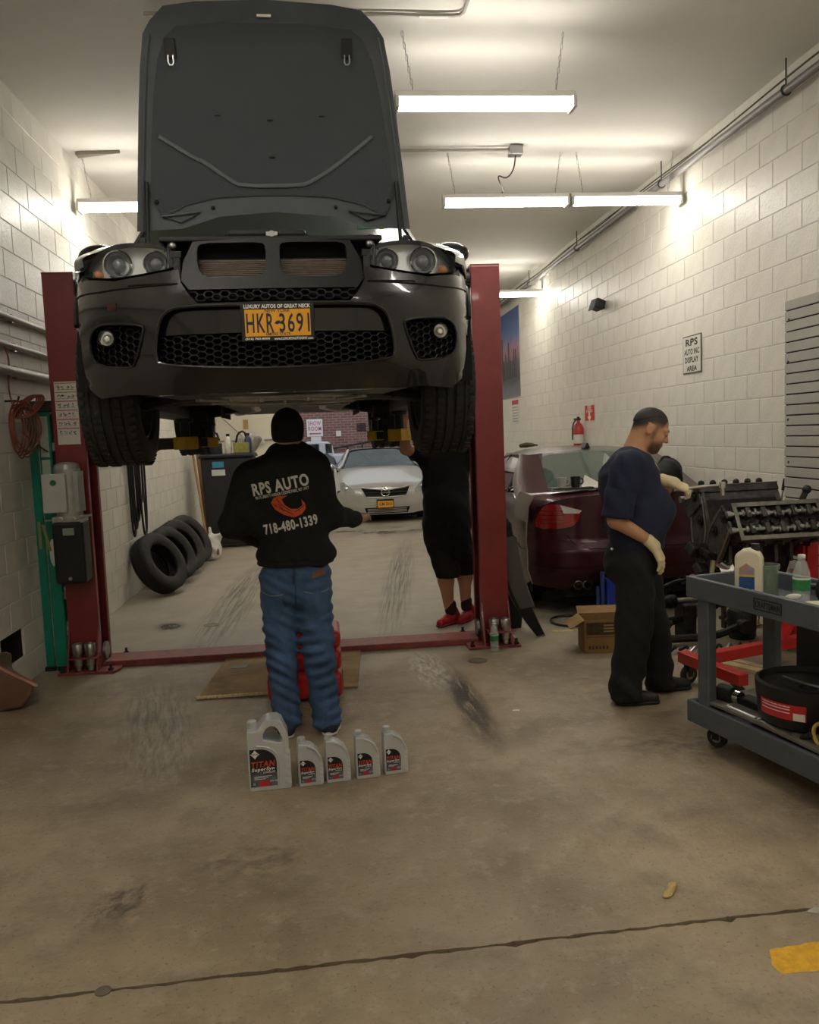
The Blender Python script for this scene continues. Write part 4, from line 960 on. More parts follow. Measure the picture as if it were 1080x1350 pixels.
def tint_head(o, c, R):
    """cropped hair and beard grow out of the skin: a soft colour change over the scalp and jaw"""
    me = o.data; n = len(me.vertices); V = np.zeros(n*3); me.vertices.foreach_get('co', V); Q = (V.reshape(-1, 3)-c)@R; x, y, z = Q[:, 0], np.abs(Q[:, 1]), Q[:, 2]
    ss = lambda v, a, b: (lambda t: t*t*(3-2*t))(np.clip((v-a)/(b-a), 0, 1))
    near = np.linalg.norm(Q, axis=1) < .16
    ear = (np.abs(x+.008) < .024) & (y > .072) & (np.abs(z+.004) < .036)
    h = ss(z+.75*np.clip(-x, 0, .1), .0, .06)*(1-ss(x-.35*(z-.05), .050, .072))*near*~ear
    h = np.maximum(h, near*(y > .05)*(1-ss(np.abs(x-.026), .006, .016))*ss(z, -.06, -.04)*(1-ss(z, .03, .05))*.55)
    b = near*ss(-z, .042, .072)*ss(x, .012, .045)*(1-ss(-z, .118, .135))*(1-((z > -.068) & (z < -.05) & (x > .088) & (y < .028))*.8)*.85
    sk, hr, bd = (np.array(rgb(k)) for k in ('b98766', '2e2825', '43352e'))
    nz = .9+.2*np.random.rand(n)[:, None]
    col = sk*(1-h[:, None])+hr*h[:, None]; col = (col*(1-b[:, None])+bd*b[:, None])*nz; col = np.where((near*(h+b > .05))[:, None], col, col/nz)
    lip = near & (z > -.077) & (z < -.05) & (x > .086) & (y < .024); col[lip] = np.array(rgb('96604f'))
    at = me.color_attributes.new('tint', 'FLOAT_COLOR', 'POINT'); at.data.foreach_set('color', np.concatenate([col, np.ones((n, 1))], 1).ravel())
def head_extras(c, R, parent, hairline=.06, m_h=None):
    R = np.array(R); c = np.array(c, float); w = lambda p: c+R@np.array(p, float)
    def clip(P):
        Q = (P-c)@R; x, y, z = Q[..., 0], np.abs(Q[..., 1]), Q[..., 2]
        return np.maximum((hairline-.02*np.clip(x*10, -1, 1)*0 - z) + np.clip(x-.02, 0, 1)*.35+np.clip(.0-x, 0, .1)*-.75, x-.083+y*.25)
    blob('hair', [El(w((-.010, 0, .028)), (.1022, .0792, .0972), R=R)], m_h or m_hair, parent, h=.006, clip=clip)
    for s in (-1, 1):
        mb = MB(); mb.ball(w((.086, s*.033, .004)), .0125, 12, 8); mb.build('eye', mat('eye_white', 'a58f80', .4), parent)
        mb = MB(); mb.ball(w((.097, s*.033, .003)), .0055, 8, 6); mb.build('iris', mat('iris_brown', '2c1d14', .2), parent)
        blob('eyebrow', [C(w((.100, s*.016, .031)), w((.090, s*.050, .032)), .005, .004)], m_h or m_hair, parent, h=.003)
        blob('eyelid', [El(w((.0885, s*.033, .011)), (.0145, .0165, .0125), R=R)], m_skin, parent, h=.003)
# ------------------------------------------------ man in the printed hoodie, seen from behind
Y1 = 4.50; L1 = atZ(402, 966); L1 = np.array([L1[0], Y1, 0.0])
man1 = thing('person', 'person in black printed hoodie and blue jeans standing under the raised SUV, back turned', 'person', L1)
w = local(L1, Y1)
hc1 = np.array(w(380, 571)); R1 = Matrix.Rotation(math.radians(86), 3, 'Z') @ Matrix.Rotation(math.radians(-8), 3, 'Y'); R1 = np.array(R1)
hl = hand(w(352, 716, .33), (.6, .75, .1), (0, 0, 1), 1, .45); hr = hand(w(474, 684, .26), (.3, .9, .15), (0, 0, 1), -1, .45)
bod = head(hc1, R1)+[C(hc1+[0, -.025, -.06], w(385, 612), .058, .066, .03), C(w(340, 627), w(415, 620), .055, None, .04), C(w(386, 630), w(389, 740), .15, .14, .05, (1, .62, 1)), C(w(322, 625), w(305, 695, .02), .05, .042), C(w(305, 695, .02), w(352, 716, .33), .042, .026), C(w(415, 626), w(436, 682, .02), .05, .042), C(w(437, 682, .02), w(474, 684, .26), .042, .026), C(w(372, 770), w(372, 860), .085, .058, .04), C(w(372, 860), w(381, 950), .058, .04), C(w(412, 770), w(420, 860), .085, .058, .04), C(w(420, 860), w(431, 945), .058, .04)]+hl+hr
body1, _ = blob('body', bod, m_skin2, man1, h=.011)
hood, fh = blob('hoodie', [C(w(385, 628), w(390, 726), .192, .178, .05, (1, .68, 1)), C(w(336, 628), w(415, 619), .080, .078, .06), El(w(385, 613, -.085), (.135, .06, .085), .05), El(w(381, 600, -.01), (.098, .088, .055), .04),
    C(w(326, 632), w(307, 692, .02), .078, .07, .04), C(w(306, 692, .02), w(345, 714, .28), .068, .046, .03), C(w(415, 627), w(436, 681, .02), .076, .068, .04), C(w(438, 681, .02), w(468, 684, .22), .068, .046, .03),
    C(w(362, 731), w(418, 729), .098, .098, .05, (1, 1.3, .6)), El(w(337, 676), (.075, .1, .12), .06), El(w(424, 640), (.05, .09, .1), .05)], m_hood1, man1, h=.010, disp=folds(.0042, 42))
mb = MB(); hem = []
for a in np.linspace(0, 2*math.pi, 40)[:-1]: hem.append(Vector(w(390, 738))+Vector((.192*math.cos(a), .132*math.sin(a), -.005)))
mb.tube(hem, .016, 8, closed=True); mb.build('ribbed_hem', m_hood1, man1)
cap, _ = blob('knit_cap', [El(hc1+R1@np.array([-.012, 0, .034]), (.110, .087, .103), R=R1), El(hc1+R1@np.array([-.05, 0, -.012]), (.068, .076, .065), .03, R=R1)], mat('black_cap', '0f0f10', .85, bump=.3, bscale=200), man1, h=.009, clip=lambda P: np.maximum(-((P-hc1)@R1)[..., 2]-.036+np.clip(((P-hc1)@R1)[..., 0], 0, .1)*.9, -1))
jn, fj = blob('jeans', [El(w(390, 757), (.195, .145, .10)), El(w(370, 778, -.04), (.10, .10, .105), .05), El(w(411, 777, -.04), (.10, .10, .105), .05), C(w(369, 785), w(372, 868), .105, .083, .03), C(w(372, 868), w(379, 948), .080, .077, .03), C(w(412, 783), w(421, 866), .105, .085, .03), C(w(421, 866), w(431, 946), .082, .08, .03)], m_denim, man1, h=.010,
    disp=lambda P: folds(.0055, 100, 1.0)(P)*(1+.8*np.exp(-((P[..., 2]-.45)/.15)**2)+.4*np.exp(-((P[..., 2]-.08)/.08)**2)))
m_stitch = mat('denim_stitch', '8d8a80', .8); m_dark_denim = mat('dark_denim', '263852', .88, var=.2, vscale=12)
for (a, b) in (((343, 420)), ):
    pass
for pl in ([(346, 776), (375, 777), (374, 806), (361, 812), (347, 807)], [(402, 774), (434, 772), (433, 803), (418, 809), (404, 806)]):
    q = [(w(*p)[0], w(*p)[2]) for p in pl]; patch_on(q, m_denim, fj, man1, -.4, 'back_pocket', .025, .006)
    e = [(u, v) for u, v in q[:2]]; mb = MB(); pts = [(e[0][0]+(e[1][0]-e[0][0])*t, e[0][1]+(e[1][1]-e[0][1])*t-.012*math.sin(t*math.pi)) for t in np.linspace(0, 1, 9)]
    mb.tube([(u, float(project(fj, [u], [v], -.4, 0, .007)[0]), v) for u, v in pts], .0018, 4); mb.build('pocket_stitch', m_stitch, man1)
q = [(w(*p)[0], w(*p)[2]) for p in ((412, 750), (428, 746), (429, 753), (413, 757))]; patch_on(q, mat('brown_leather', '6a3b24', .6), fj, man1, -.4, 'leather_patch', .02, .006)
q = [(w(*p)[0], w(*p)[2]) for p in ((387, 744), (391, 744), (391, 764), (387, 764))]; patch_on(q, m_dark_denim, fj, man1, -.4, 'belt_loop', .02, .008)
zc_ = [w(390, y)[2] for y in (766, 800)]; mb = MB(); mb.tube([(w(391, y)[0], float(project(fj, [w(391, y)[0]], [w(391, y)[2]], -.4, 0, .001)[0]), w(391, y)[2]) for y in range(766, 806, 5)], .003, 5); mb.build('seat_seam', m_dark_denim, man1)
shoe('shoe', np.array(w(379, 960))*[1, 1, 0]+[0, -.07, 0], np.array(w(376, 960))*[1, 1, 0]+[-.02, .2, 0], mat('navy_sneaker', '23283a', .7), man1)
shoe('shoe', np.array(w(433, 960))*[1, 1, 0]+[0, -.07, 0], np.array(w(436, 960))*[1, 1, 0]+[.03, .2, 0], MATS['navy_sneaker'], man1)
m_hprint = mat('hoodie_print_white', 'cfcdc6', .8); m_oran = mat('hoodie_print_orange', 'c4532b', .8)
tx = (1, 0, .165); ty = (-.165, 0, 1)
def hp(px, py): p = w(px, py); return frame((p[0], 0, p[2]), tx, ty)
print_on('RPS AUTO', .094, m_hprint, hp(371, 637.5), fh, man1, -.45, bold=.035, spacing=1.12, fit=(.300, .066))
print_on('90-15 LIBERTY AVENUE OZONE PARK, NY 11417', .022, m_hprint, hp(373.5, 648.5), fh, man1, -.45, bold=.02, fit=(.285, .019))
print_on('718-480-1339', .074, m_hprint, hp(384.5, 689), fh, man1, -.45, bold=.035, spacing=1.12, fit=(.285, .056))
logo = [(359, 661), (362, 655), (368, 652), (380, 651), (373, 656), (377, 663), (385, 668), (394, 668), (400, 663), (398, 656), (403, 661), (404, 668), (399, 675), (389, 679), (376, 676), (364, 669)]
patch_on([(w(*p)[0], w(*p)[2]) for p in logo], m_oran, fh, man1, -.45, 'car_logo', .012)
mb = MB()
for line in (((361, 662), (372, 668), (388, 675)), ((366, 656), (374, 664), (384, 670), (397, 671)), ((364, 666), (369, 662), (376, 671)), ((390, 672), (398, 667), (402, 663))):
    P = [(w(*p)[0], w(*p)[2]) for p in line]; mb = MB(); mb.tube([(u, float(project(fh, [u], [v], -.45, 0, .0035)[0]), v) for u, v in P], .0022, 4); mb.build('logo_line', mat('logo_dark', '541f14', .8), man1)
# ------------------------------------------------ man in navy T-shirt at the engine, in profile
f2 = atZ(832, 928); Y2 = float(f2[1])+.09; L2 = np.array([float(atY(850, 925, Y2)[0]), Y2, 0.0])
man2 = thing('person', 'person in navy T-shirt, black trousers and cream gloves working beside the engine', 'person', L2)
w = local(L2, Y2)
hc2 = np.array(w(857, 566, -.02)); R2 = np.array(Matrix.Rotation(math.radians(-14), 3, 'Z') @ Matrix.Rotation(math.radians(27), 3, 'Y'))
el = np.array(w(812, 686, -.17)); wr = np.array(w(861, 716, -.18))
fe = np.array(w(870, 655, .12)); fw_ = np.array(w(885, 637, .05))
bod = head(hc2, R2)+[C(hc2+R2@np.array([-.035, 0, -.05]), w(832, 606), .06, .072, .03), C(w(836, 610, -.17), w(832, 610, .17), .06, None, .05), C(w(838, 630), w(838, 715), .14, .14, .05), C(w(826, 618, -.17), el, .052, .045), C(el, wr, .046, .030, .02), C(w(840, 622, .17), fe, .05, .042), C(fe, fw_, .042, .03), C(w(838, 735, -.08), w(836, 830, -.09), .08, .06, .04), C(w(836, 830, -.09), w(824, 915, -.08), .06, .04), C(w(845, 735, .08), w(858, 830, .09), .08, .06, .04), C(w(858, 830, .09), w(874, 903, .1), .06, .04)]
m_tint = mat('skin_and_stubble', 'b98766', 0.6, bump=.05, bscale=200); _a = m_tint.node_tree.nodes.new('ShaderNodeAttribute'); _a.attribute_name = 'tint'; m_tint.node_tree.links.new(_a.outputs['Color'], m_tint.node_tree.nodes['Principled BSDF'].inputs['Base Color'])
body2, _ = blob('body', bod, m_tint, man2, h=.0065); tint_head(body2, hc2, R2)
head_extras(hc2, R2, man2, hairline=.078)
ts, ft = blob('t_shirt', [C(w(832, 628, 0), w(838, 690, 0), .155, .165, .05, (1, 1.12, 1)), El(w(858, 672, 0), (.135, .155, .13), .08), El(w(822, 640, 0), (.13, .17, .13), .08), C(w(831, 612, -.16), w(834, 612, .16), .082, None, .06), C(w(828, 607, -.06), w(828, 607, .06), .075, None, .04), C(w(826, 617, -.17), w(822, 640, -.175), .086, .088, .03), C(w(842, 624, .18), fe+[-.02, 0, .04], .082, .075, .03), C(w(838, 690), w(840, 716), .165, .152, .03, (1, 1.1, 1))], m_navys, man2, h=.010, disp=folds(.0045, 34, 2.0),
    clip=lambda P: np.maximum(w(840, 722)[2]-P[..., 2], .078-np.linalg.norm((P-np.array(w(838, 592)))*[1, 1, 1.2], axis=-1)))
sh2 = np.array(w(825, 622, -.172)); ud = (el-sh2)/np.linalg.norm(el-sh2); cutp = el-ud*.015
blob('sleeve', [C(sh2, el+ud*.1, .087, .088)], m_navys, man2, h=.009, disp=folds(.004, 40, 1.0), clip=lambda P: (P-cutp)@(ud*.98+np.array([.12, 0, 0])))
tr, ftr = blob('trousers', [El(w(838, 722), (.158, .17, .09)), El(w(830, 745), (.15, .165, .13), .05), C(w(838, 748, -.08), w(836, 830, -.09), .115, .105, .04), C(w(836, 830, -.09), w(824, 916, -.08), .103, .095, .03), C(w(846, 748, .08), w(860, 830, .09), .11, .1, .04), C(w(860, 830, .09), w(872, 905, .1), .1, .085, .03)], m_blackp, man2, h=.011, disp=lambda P: folds(.005, 40, .5)(P)*(1+1.5*np.exp(-((P[..., 2]-.08)/.08)**2)), clip=lambda P: .03-P[..., 2])
mb = MB(); mb.ball(Vector(w(807, 724, -.13)), (.009, .005, .009)); mb.build('rivet', m_steel, man2)
z0 = lambda p: np.array(p)*[1, 1, 0]
s1 = z0(w(812, 915, -.08)); shoe('shoe', s1+[-.005, .0, 0], s1+[.26, -.03, 0], m_dshoe, man2, sole=m_dshoe)
s1 = z0(w(860, 905, .12)); shoe('shoe', s1+[-.04, .0, 0], s1+[.25, -.01, 0], m_dshoe, man2, sole=m_dshoe)
d = np.array(w(879, 752, -.2))-wr
blob('glove', hand(wr+d*.08, d, (.75, -.6, .35), -1, .30, 1.08)+[C(wr-(wr-el)*-.12*0+(el-wr)*.14, wr+d*.1, .036, .033, .02)], m_glove, man2, h=.0048)
d2 = np.array(w(898, 645, .0))-fw_; d2 = np.array([.16, -.03, -.07])
blob('glove', hand(fw_+[.01, 0, 0], d2, (.35, -.5, .8), -1, .62, 1.0)+[C(fw_+[-.05, .01, .02], fw_+[.02, 0, 0], .038, .034, .02)], m_glove, man2, h=.0048)
# ratchet in his far hand
rt_ = thing('ratchet_wrench', 'chrome ratchet held in the gloved far hand over the engine', 'wrench', np.array(fw_)+L2+[.09, -.01, -.035])
mb = MB(); mb.cyl((-.08, 0, -.005), (.12, -.01, .01), .009, n=12); mb.cyl((.12, -.01, .01), (.2, -.012, .012), .007, n=10); mb.build('handle', m_chrome, rt_)
mb = MB(); mb.cyl((.215, -.012, -.005), (.215, -.012, .03), .02, n=16); mb.cyl((.215, -.012, -.05), (.215, -.012, -.005), .012, n=12); mb.build('drive_head', m_chrome, rt_)
# ------------------------------------------------ person behind the right post: black top and shorts, red shoes, arms up at the wheel
f3 = atZ(596, 822); Y3 = float(f3[1]); L3 = np.array([f3[0], Y3, 0.0])
man3 = thing('person', 'person in black top, black shorts and red shoes reaching up behind the right tyre', 'person', L3)
w = local(L3, Y3)
hc3 = np.array(w(586, 566)); R3 = np.array(Matrix.Rotation(math.radians(-95), 3, 'Z') @ Matrix.Rotation(math.radians(-25), 3, 'Y'))
aL = [w(562, 600), w(535, 592, -.1), w(532, 556, -.28)]; aR = [w(612, 600), w(619, 580, -.1), w(617, 545, -.3)]
hl = hand(aL[2], (.1, -.1, 1), (-.8, -.3, 0), 1, .4); hr = hand(aR[2], (-.1, -.1, 1), (.8, -.3, 0), -1, .4)
bod = head(hc3, R3)+[C(hc3+[0, .02, -.05], w(586, 598), .06, .068, .03), C(aL[0], aR[0], .065, None, .04), C(w(586, 610), w(590, 690), .17, .16, .05, (1, .72, 1))]+sum([[C(a[0], a[1], .058, .048, .03), C(a[1], a[2], .048, .032, .02)] for a in (aL, aR)], [])+hl+hr+[C(w(577, 700), w(588, 765, -.03), .09, .066, .04), C(w(588, 765, -.03), w(592, 800, .0), .066, .042, .03), C(w(600, 700, .05), w(613, 760, .1), .09, .062, .04), C(w(613, 760, .1), w(614, 795, .1), .062, .042, .03)]
blob('body', bod, m_skin, man3, h=.010)
head_extras(hc3, R3, man3, .05)
blob('shirt', [C(w(587, 612), w(590, 690), .2, .195, .05, (1, .72, 1)), C(w(563, 604), w(612, 603), .085, None, .05), C(aL[0], np.array(aL[0])*.5+np.array(aL[1])*.5, .085, .075, .03), C(aR[0], np.array(aR[0])*.5+np.array(aR[1])*.5, .08, .07, .03), C(w(588, 690), w(591, 712), .2, .2, .03, (1, .75, 1)), El(w(584, 668, -.1), (.16, .12, .16), .06)], m_hood1, man3, h=.011, disp=folds(.004, 36, 4))
blob('shorts', [El(w(592, 705), (.19, .15, .12)), C(w(580, 712), w(590, 752, -.03), .125, .112, .04), C(w(602, 712, .05), w(612, 750, .1), .12, .108, .04)], m_blackp, man3, h=.011, disp=folds(.004, 40, 3), clip=lambda P: w(590, 760)[2]-P[..., 2])
h1 = z0(w(598, 812, .02)); shoe('shoe', h1+[.05, .07, 0], h1+[-.16, -.16, 0], m_rshoe, man3, sole=mat('red_sole', '8f2a2c', .6), )
h1 = z0(w(620, 806, .1)); shoe('shoe', h1+[.04, .08, 0], h1+[-.13, -.15, 0], m_rshoe, man3, sole=MATS['red_sole'])
for c in (w(594, 797, .0), w(615, 792, .1)):
    blob('sock', [C(np.array(c), np.array(c)+[0, 0, -.05], .05, .05)], mat('dark_sock', '3a1d20', .9), man3, h=.012)
# ================================================================ right side: maroon sedan, engine on its stand, service cart
m_maroon = mat('maroon_car_paint', '38141b', 0.3, metal=0.2, coat=.35, spec=.25)
m_tail = mat('tail_lens_red', '8e1717', 0.12, coat=1.0, var=0.15, vscale=25)
m_tailw = mat('tail_lens_clear', 'c9c6c2', 0.12, coat=1.0, var=0.1, vscale=40)
m_car_glass = mat('sedan_glass', '49625b', 0.03, alpha=.55, spec=0.9, coat=.6)
SY, SXC, SWH = 6.78, 2.585, 0.885
sed = thing('sedan', 'dark maroon sedan parked tail-on beside the right wall', 'car', (SXC, SY, 0))
def SR(x, z):
    a = min(abs(x)/(SWH+.004), .9995); y = .42*(1-math.sqrt(1-a**3.2))
    if z < .42: y += (.42-z)*.45
    if z > .60: y += .045*min(1, (z-.60)/.03)+(z-.60)*.10
    return y
def sR(x, z, off=0.0): return (x, SR(x, z)+off, z)
def sed_xz(px, py):
    y = SY+.1
    for _ in range(12):
        P = atY(px, py, y); L = (P[0]-SXC, P[1]-SY, P[2]); y += (SR(L[0], L[2])-L[1])*.8
    return max(-SWH+.004, min(SWH-.004, float(L[0]))), float(L[2])
TL = chaikin([sed_xz(*p) for p in ((707, 697), (706, 685), (713, 671), (722, 665), (740, 665), (767, 673), (764, 684), (756, 694), (742, 697))], 1)
TW = [sed_xz(*p) for p in ((738, 666), (767, 673), (763, 677), (743, 677))]
# fascia: bumper and the lid's upright face in one skin, lights let in
top = [(0, 1.05), (-.30, 1.05), (-.55, 1.032), (-.70, .995), (-.80, .95), (-.862, .86)]
low = [(-.875, .62), (-.875, .40), (-.84, .27), (-.60, .24), (-.45, .30), (0, .30)]
OUT = top+low+[(-x, z) for x, z in low[:-1]][::-1]+[(-x, z) for x, z in top[1:]][::-1]
mb = sheet(OUT, [TL, [(-x, z) for x, z in TL][::-1]], sR, .045, .04); mb.build('rear_fascia', m_maroon, sed, smooth=50)
for s in (1, -1):
    tl = [(s*x, z) for x, z in TL]; tw = [(s*x, z) for x, z in TW]
    mb = sheet(tl, [], lambda x, z: sR(x, z, -.004), .03, .03); t = mb.build('tail_light', m_tail, sed, smooth=50)
    mb = sheet(tw, [], lambda x, z: sR(x, z, -.009), .03, .012); mb.build('reversing_lens', m_tailw, t, smooth=50)
    z0_, z1_ = sed_xz(720, 690)[1], sed_xz(720, 673)[1]
    for k in range(4):
        zz = z0_+(z1_-z0_)*k/3.0; xs_ = [x for x, z in TL]; mb = MB(); mb.tube([sR(s*(min(xs_)+.03+.18*t_), zz, -.006) for t_ in np.linspace(0, 1, 6)], .004, 5); mb.build('light_band', mat('tail_lens_dark', '5f0f10', .2), t)
    mb = MB(); mb.lathe([(.036, .12), (.036, -.02), (.041, -.03), (.036, -.034), (.031, -.02), (.03, .1)], (s*-.505 if s > 0 else .505, .10, .285), (0, 1, 0), 20, caps=False); mb.build('exhaust_tip', m_zinc, sed)
    mb = MB(); mb.lathe([(.036, .12), (.036, -.02), (.041, -.03), (.036, -.034), (.031, -.02), (.03, .1)], (s*-.425 if s > 0 else .425, .10, .285), (0, 1, 0), 20, caps=False); mb.build('exhaust_tip', m_zinc, sed)
# seams: lid edge, bumper crease, number plate recess
for pts in ([(-.585, .72), (-.55, .66), (-.50, .62), (-.42, .60), (0, .60), (.42, .60), (.50, .62), (.55, .66), (.585, .72)], [(-.86, .455), (-.5, .435), (0, .43), (.5, .435), (.86, .455)]):
    mb = MB(); mb.tube([sR(x, z, -.001) for x, z in dense(pts+pts[::-1], .05)[:len(dense(pts, .05))+40]][:60], .004, 5); mb.build('panel_seam', m_pit, sed)
mb = sheet(chaikin([(-.30, .66), (.30, .66), (.34, .83), (-.34, .83)], 1), [], lambda x, z: sR(x, z, -.003), .06, .01); mb.build('plate_recess', mat('maroon_recess_shade', '2a1216', .3), sed)  # no real hollow: the recess shade is put into a darker maroon sheet
mb = MB(); mb.cyl((0, SR(0, .9)-.008, .90), (0, SR(0, .9)+.01, .90), .037, n=28); mb.build('boot_badge', m_chrome, sed)
# diffuser and underside
mb = MB(); mb.bb((-.60, .14, .17), (.60, .5, .30)); mb.bb((-.80, .5, .16), (.80, 4.0, .24)); mb.build('underbody', m_pit, sed, smooth=0)
# deck, cabin and sides
def srow(y, pts): return [(x, y, z) for x, z in pts]
def ringd(y, hw, zs, zt, crown):
    return [(-hw, y, zs), (-hw*.985, y, zs+(zt-zs)*.6), (-hw*.93, y, zt-.012), (-hw*.75, y, zt), (0, y, zt+crown), (hw*.75, y, zt), (hw*.93, y, zt-.012), (hw*.985, y, zs+(zt-zs)*.6), (hw, y, zs)]
mb = MB(); fr = [sR(x, z, 0) for x, z in ((-.862, .86), (-.83, .91), (-.80, .95), (-.62, 1.02), (0, 1.05), (.62, 1.02), (.80, .95), (.83, .91), (.862, .86))]
mb.loft([fr, ringd(.30, .875, .82, 1.05, .03), ringd(.45, .885, .82, 1.062, .028), ringd(.80, .885, .82, 1.07, .02)], closed=False, caps=False); mb.build('boot_lid', m_maroon, sed, smooth=50)
def cabs(y, hb, ht, zb, zt):
    return [(-hb, y, zb), (-(hb*.4+ht*.6), y, zb+(zt-zb)*.62), (-ht, y, zt-.035), (-ht*.8, y, zt), (0, y, zt+.018), (ht*.8, y, zt), (ht, y, zt-.035), ((hb*.4+ht*.6), y, zb+(zt-zb)*.62), (hb, y, zb)]
mb = MB(); mb.loft([cabs(1.18, .70, .535, 1.20, 1.375), cabs(1.5, .73, .56, 1.2, 1.405), cabs(2.1, .74, .57, 1.2, 1.415), cabs(2.6, .72, .56, 1.2, 1.375)], closed=False, caps=False); mb.build('roof', m_maroon, sed, smooth=50)
for s in (-1, 1):
    mb = MB(); N = 8
    A = [(s*.80, .50, 1.035), (s*.765, .80, 1.15), (s*.72, 1.05, 1.27), (s*.63, 1.25, 1.375)]; B = [(s*.62, .44, 1.07), (s*.60, .72, 1.165), (s*.56, .98, 1.27), (s*.50, 1.20, 1.385)]
    O = [(s*.87, .75, .97), (s*.845, .95, 1.05), (s*.80, 1.25, 1.14), (s*.66, 1.45, 1.385)]
    mb.loft([chaikin(B, 2, False), chaikin(A, 2, False), chaikin(O, 2, False)], closed=False, caps=False); mb.build('rear_pillar', m_maroon, sed, smooth=50)
    W = [(1.04, 1.03), (2.9, 1.0), (2.55, 1.24), (2.2, 1.355), (1.55, 1.365), (1.22, 1.24)]
    def SW(y, z): return (s*(.865-(z-.95)*.62), y, z)
    mb = sheet(chaikin(W, 1), [], SW, .08); mb.build('side_glass', m_wind, sed, smooth=50)
    mb = MB(); mb.tube([SW(y, z) for y, z in chaikin(W, 1)], .013, 6, closed=True); mb.build('window_trim', m_chrome if False else m_trim, sed)
    for yy in (1.42, 2.05):
        mb = MB(); mb.tube([SW(yy-.12 if yy < 1.5 else yy, .98), SW(yy+.08 if yy < 1.5 else yy-.02, 1.36)], .018, 6); mb.build('window_divider', m_trim, sed)
    arc2 = lambda cy: [(cy+.345*math.cos(a), .33+.345*math.sin(a)) for a in np.linspace(math.radians(-20), math.radians(200), 13)]
    side = [(.36, .30), (.36, .85), (.75, .965), (1.0, 1.02), (2.95, .99), (3.6, .88), (4.2, .72), (4.25, .35), (4.05, .25)]+arc2(3.65)+[(3.2, .2), (1.35, .2)]+arc2(.95)
    def XB(y, z):
        x = SWH
        if y < .75: x -= (.75-y)**2*.22
        if y > 3.6: x -= (y-3.6)**2*.25
        x -= max(0, z-.75)**2*.5 + max(0, .42-z)*.2; return s*x
    mb = sheet(side, [], lambda y, z: (XB(y, z), y, z), .1, .05, (-s, 0, 0)); mb.build('body_side', m_maroon, sed, smooth=50)
    mb = MB(); mb.tube([(XB(y, .655)+s*.001, y, .655-(y-.5)*.01) for y in np.linspace(.62, 3.4, 20)], .004, 5); mb.build('side_crease', m_maroon, sed)
    mb = MB(); mb.tube([(XB(y, .62)+s*.002, y, z) for y, z in ((.42, .57), (.55, .56), (.62, .57), (.64, .60))], .003, 5); mb.build('bumper_split', m_pit, sed)
SG = lambda u, v: (u*(.64-.11*v), .46+.76*v-.05*(1-u*u), 1.07+.315*v+.02*(1-u*u))
mb = MB(); mb.loft([[SG(-1+2*i/12, v) for i in range(13)] for v in np.linspace(0, 1, 7)], closed=False, caps=False); mb.build('rear_window', m_car_glass, sed)
mb = MB(); mb.bb((-.6, .55, .90), (.6, .95, .98)); mb.bb((-.62, 1.0, .45), (.62, 1.2, .95)); mb.build('parcel_shelf', m_black, sed, smooth=0, bevel=.02)
for x in (-.36, .36):
    blob('headrest', [El((x, 1.08, 1.06), (.13, .06, .09)), El((x, 1.75, 1.12), (.13, .06, .1))], mat('seat_leather', '3b3f3c', .6), sed, h=.02)
for x in (-.36, .36):
    mb = MB(); mb.bb((x-.24, 1.7, .4), (x+.24, 1.85, 1.05)); mb.build('front_seat', MATS['seat_leather'], sed, smooth=0, bevel=.05)
mb = MB(); mb.prism([(2.6, .95), (4.2, .72), (4.25, .3), (2.6, .3)], -.80, .80, 'yz'); mb.build('bonnet', m_maroon, sed, smooth=0, bevel=.05)
SGf = lambda u, v: (u*(.70-.13*v), 3.05-.55*v, .95+.42*v)
mb = MB(); mb.loft([[SGf(-1+2*i/8, v) for i in range(9)] for v in np.linspace(0, 1, 4)], closed=False, caps=False); mb.build('windscreen', m_car_glass, sed)
mb = MB(); mb.prism([(-.03, 1.40), (.03, 1.40), (.008, 1.455), (-.004, 1.455)], 1.34, 1.50, 'xz'); mb.v = [(x, y+(z-1.40)*1.0*0, z+.015) for x, y, z in mb.v]; mb.build('roof_antenna', m_trim, sed, smooth=0, bevel=.008)
for s in (-1, 1):
    for y in (.95, 3.65):
        wv = bpy.data.objects.new('wheel', None); COL.objects.link(wv); wv.parent = sed; wv.location = (s*.76, y, .33); wv.rotation_euler = (0, 0, math.pi if s < 0 else 0); wv.scale = (.82, .89, .89)
        for ch in W0.children: c = ch.copy(); COL.objects.link(c); c.parent = wv
# things lying on the sedan
ztop = 1.092
def on_deck(px, py): p = atY(px, py, SY+.33); return (float(p[0]), SY+.33, ztop+.002)
t = thing('work_glove', 'dark work glove lying on the maroon sedan roof', 'glove', (atZ(697, 588, 1.41)[0], atZ(697, 588, 1.41)[1], 1.405))
blob('body', [El((0, 0, .02), (.06, .05, .022)), C((.03, 0, .02), (.12, .01, .012), .017, .01), C((.03, .02, .02), (.11, .05, .012), .014, .01), C((-.03, 0, .018), (-.1, .01, .012), .03, .025), C((.0, -.03, .015), (.05, -.07, .01), .013, .01)], mat('olive_glove', '4a4736', .9, var=.2, vscale=20), t, h=.008)
def cup(px, py, r, h, m, label, name='cup'):
    p = on_deck(px, py); t = thing(name, label, 'cup', p)
    mb = MB(); mb.lathe([(r*.85, 0), (r, h), (r*.9, h), (r*.78, .01)], n=24); mb.build('cup_body', m, t)
    mb = MB(); mb.tube([(r*.9, 0, h*.8), (r*1.6, 0, h*.7), (r*1.5, 0, h*.3), (r*.85, 0, h*.25)], .006, 6, smooth=1); mb.build('cup_handle', m, t)
mb = MB(); p = on_deck(740, 641); mb.box((p[0]+.1, p[1]+.03, ztop+.006), (.36, .16, .012)); tag(mb.build('tool_tray', m_dsteel, smooth=0, bevel=.004), 'flat dark tray under the cups on the sedan boot', 'tray'); ztop = 1.106
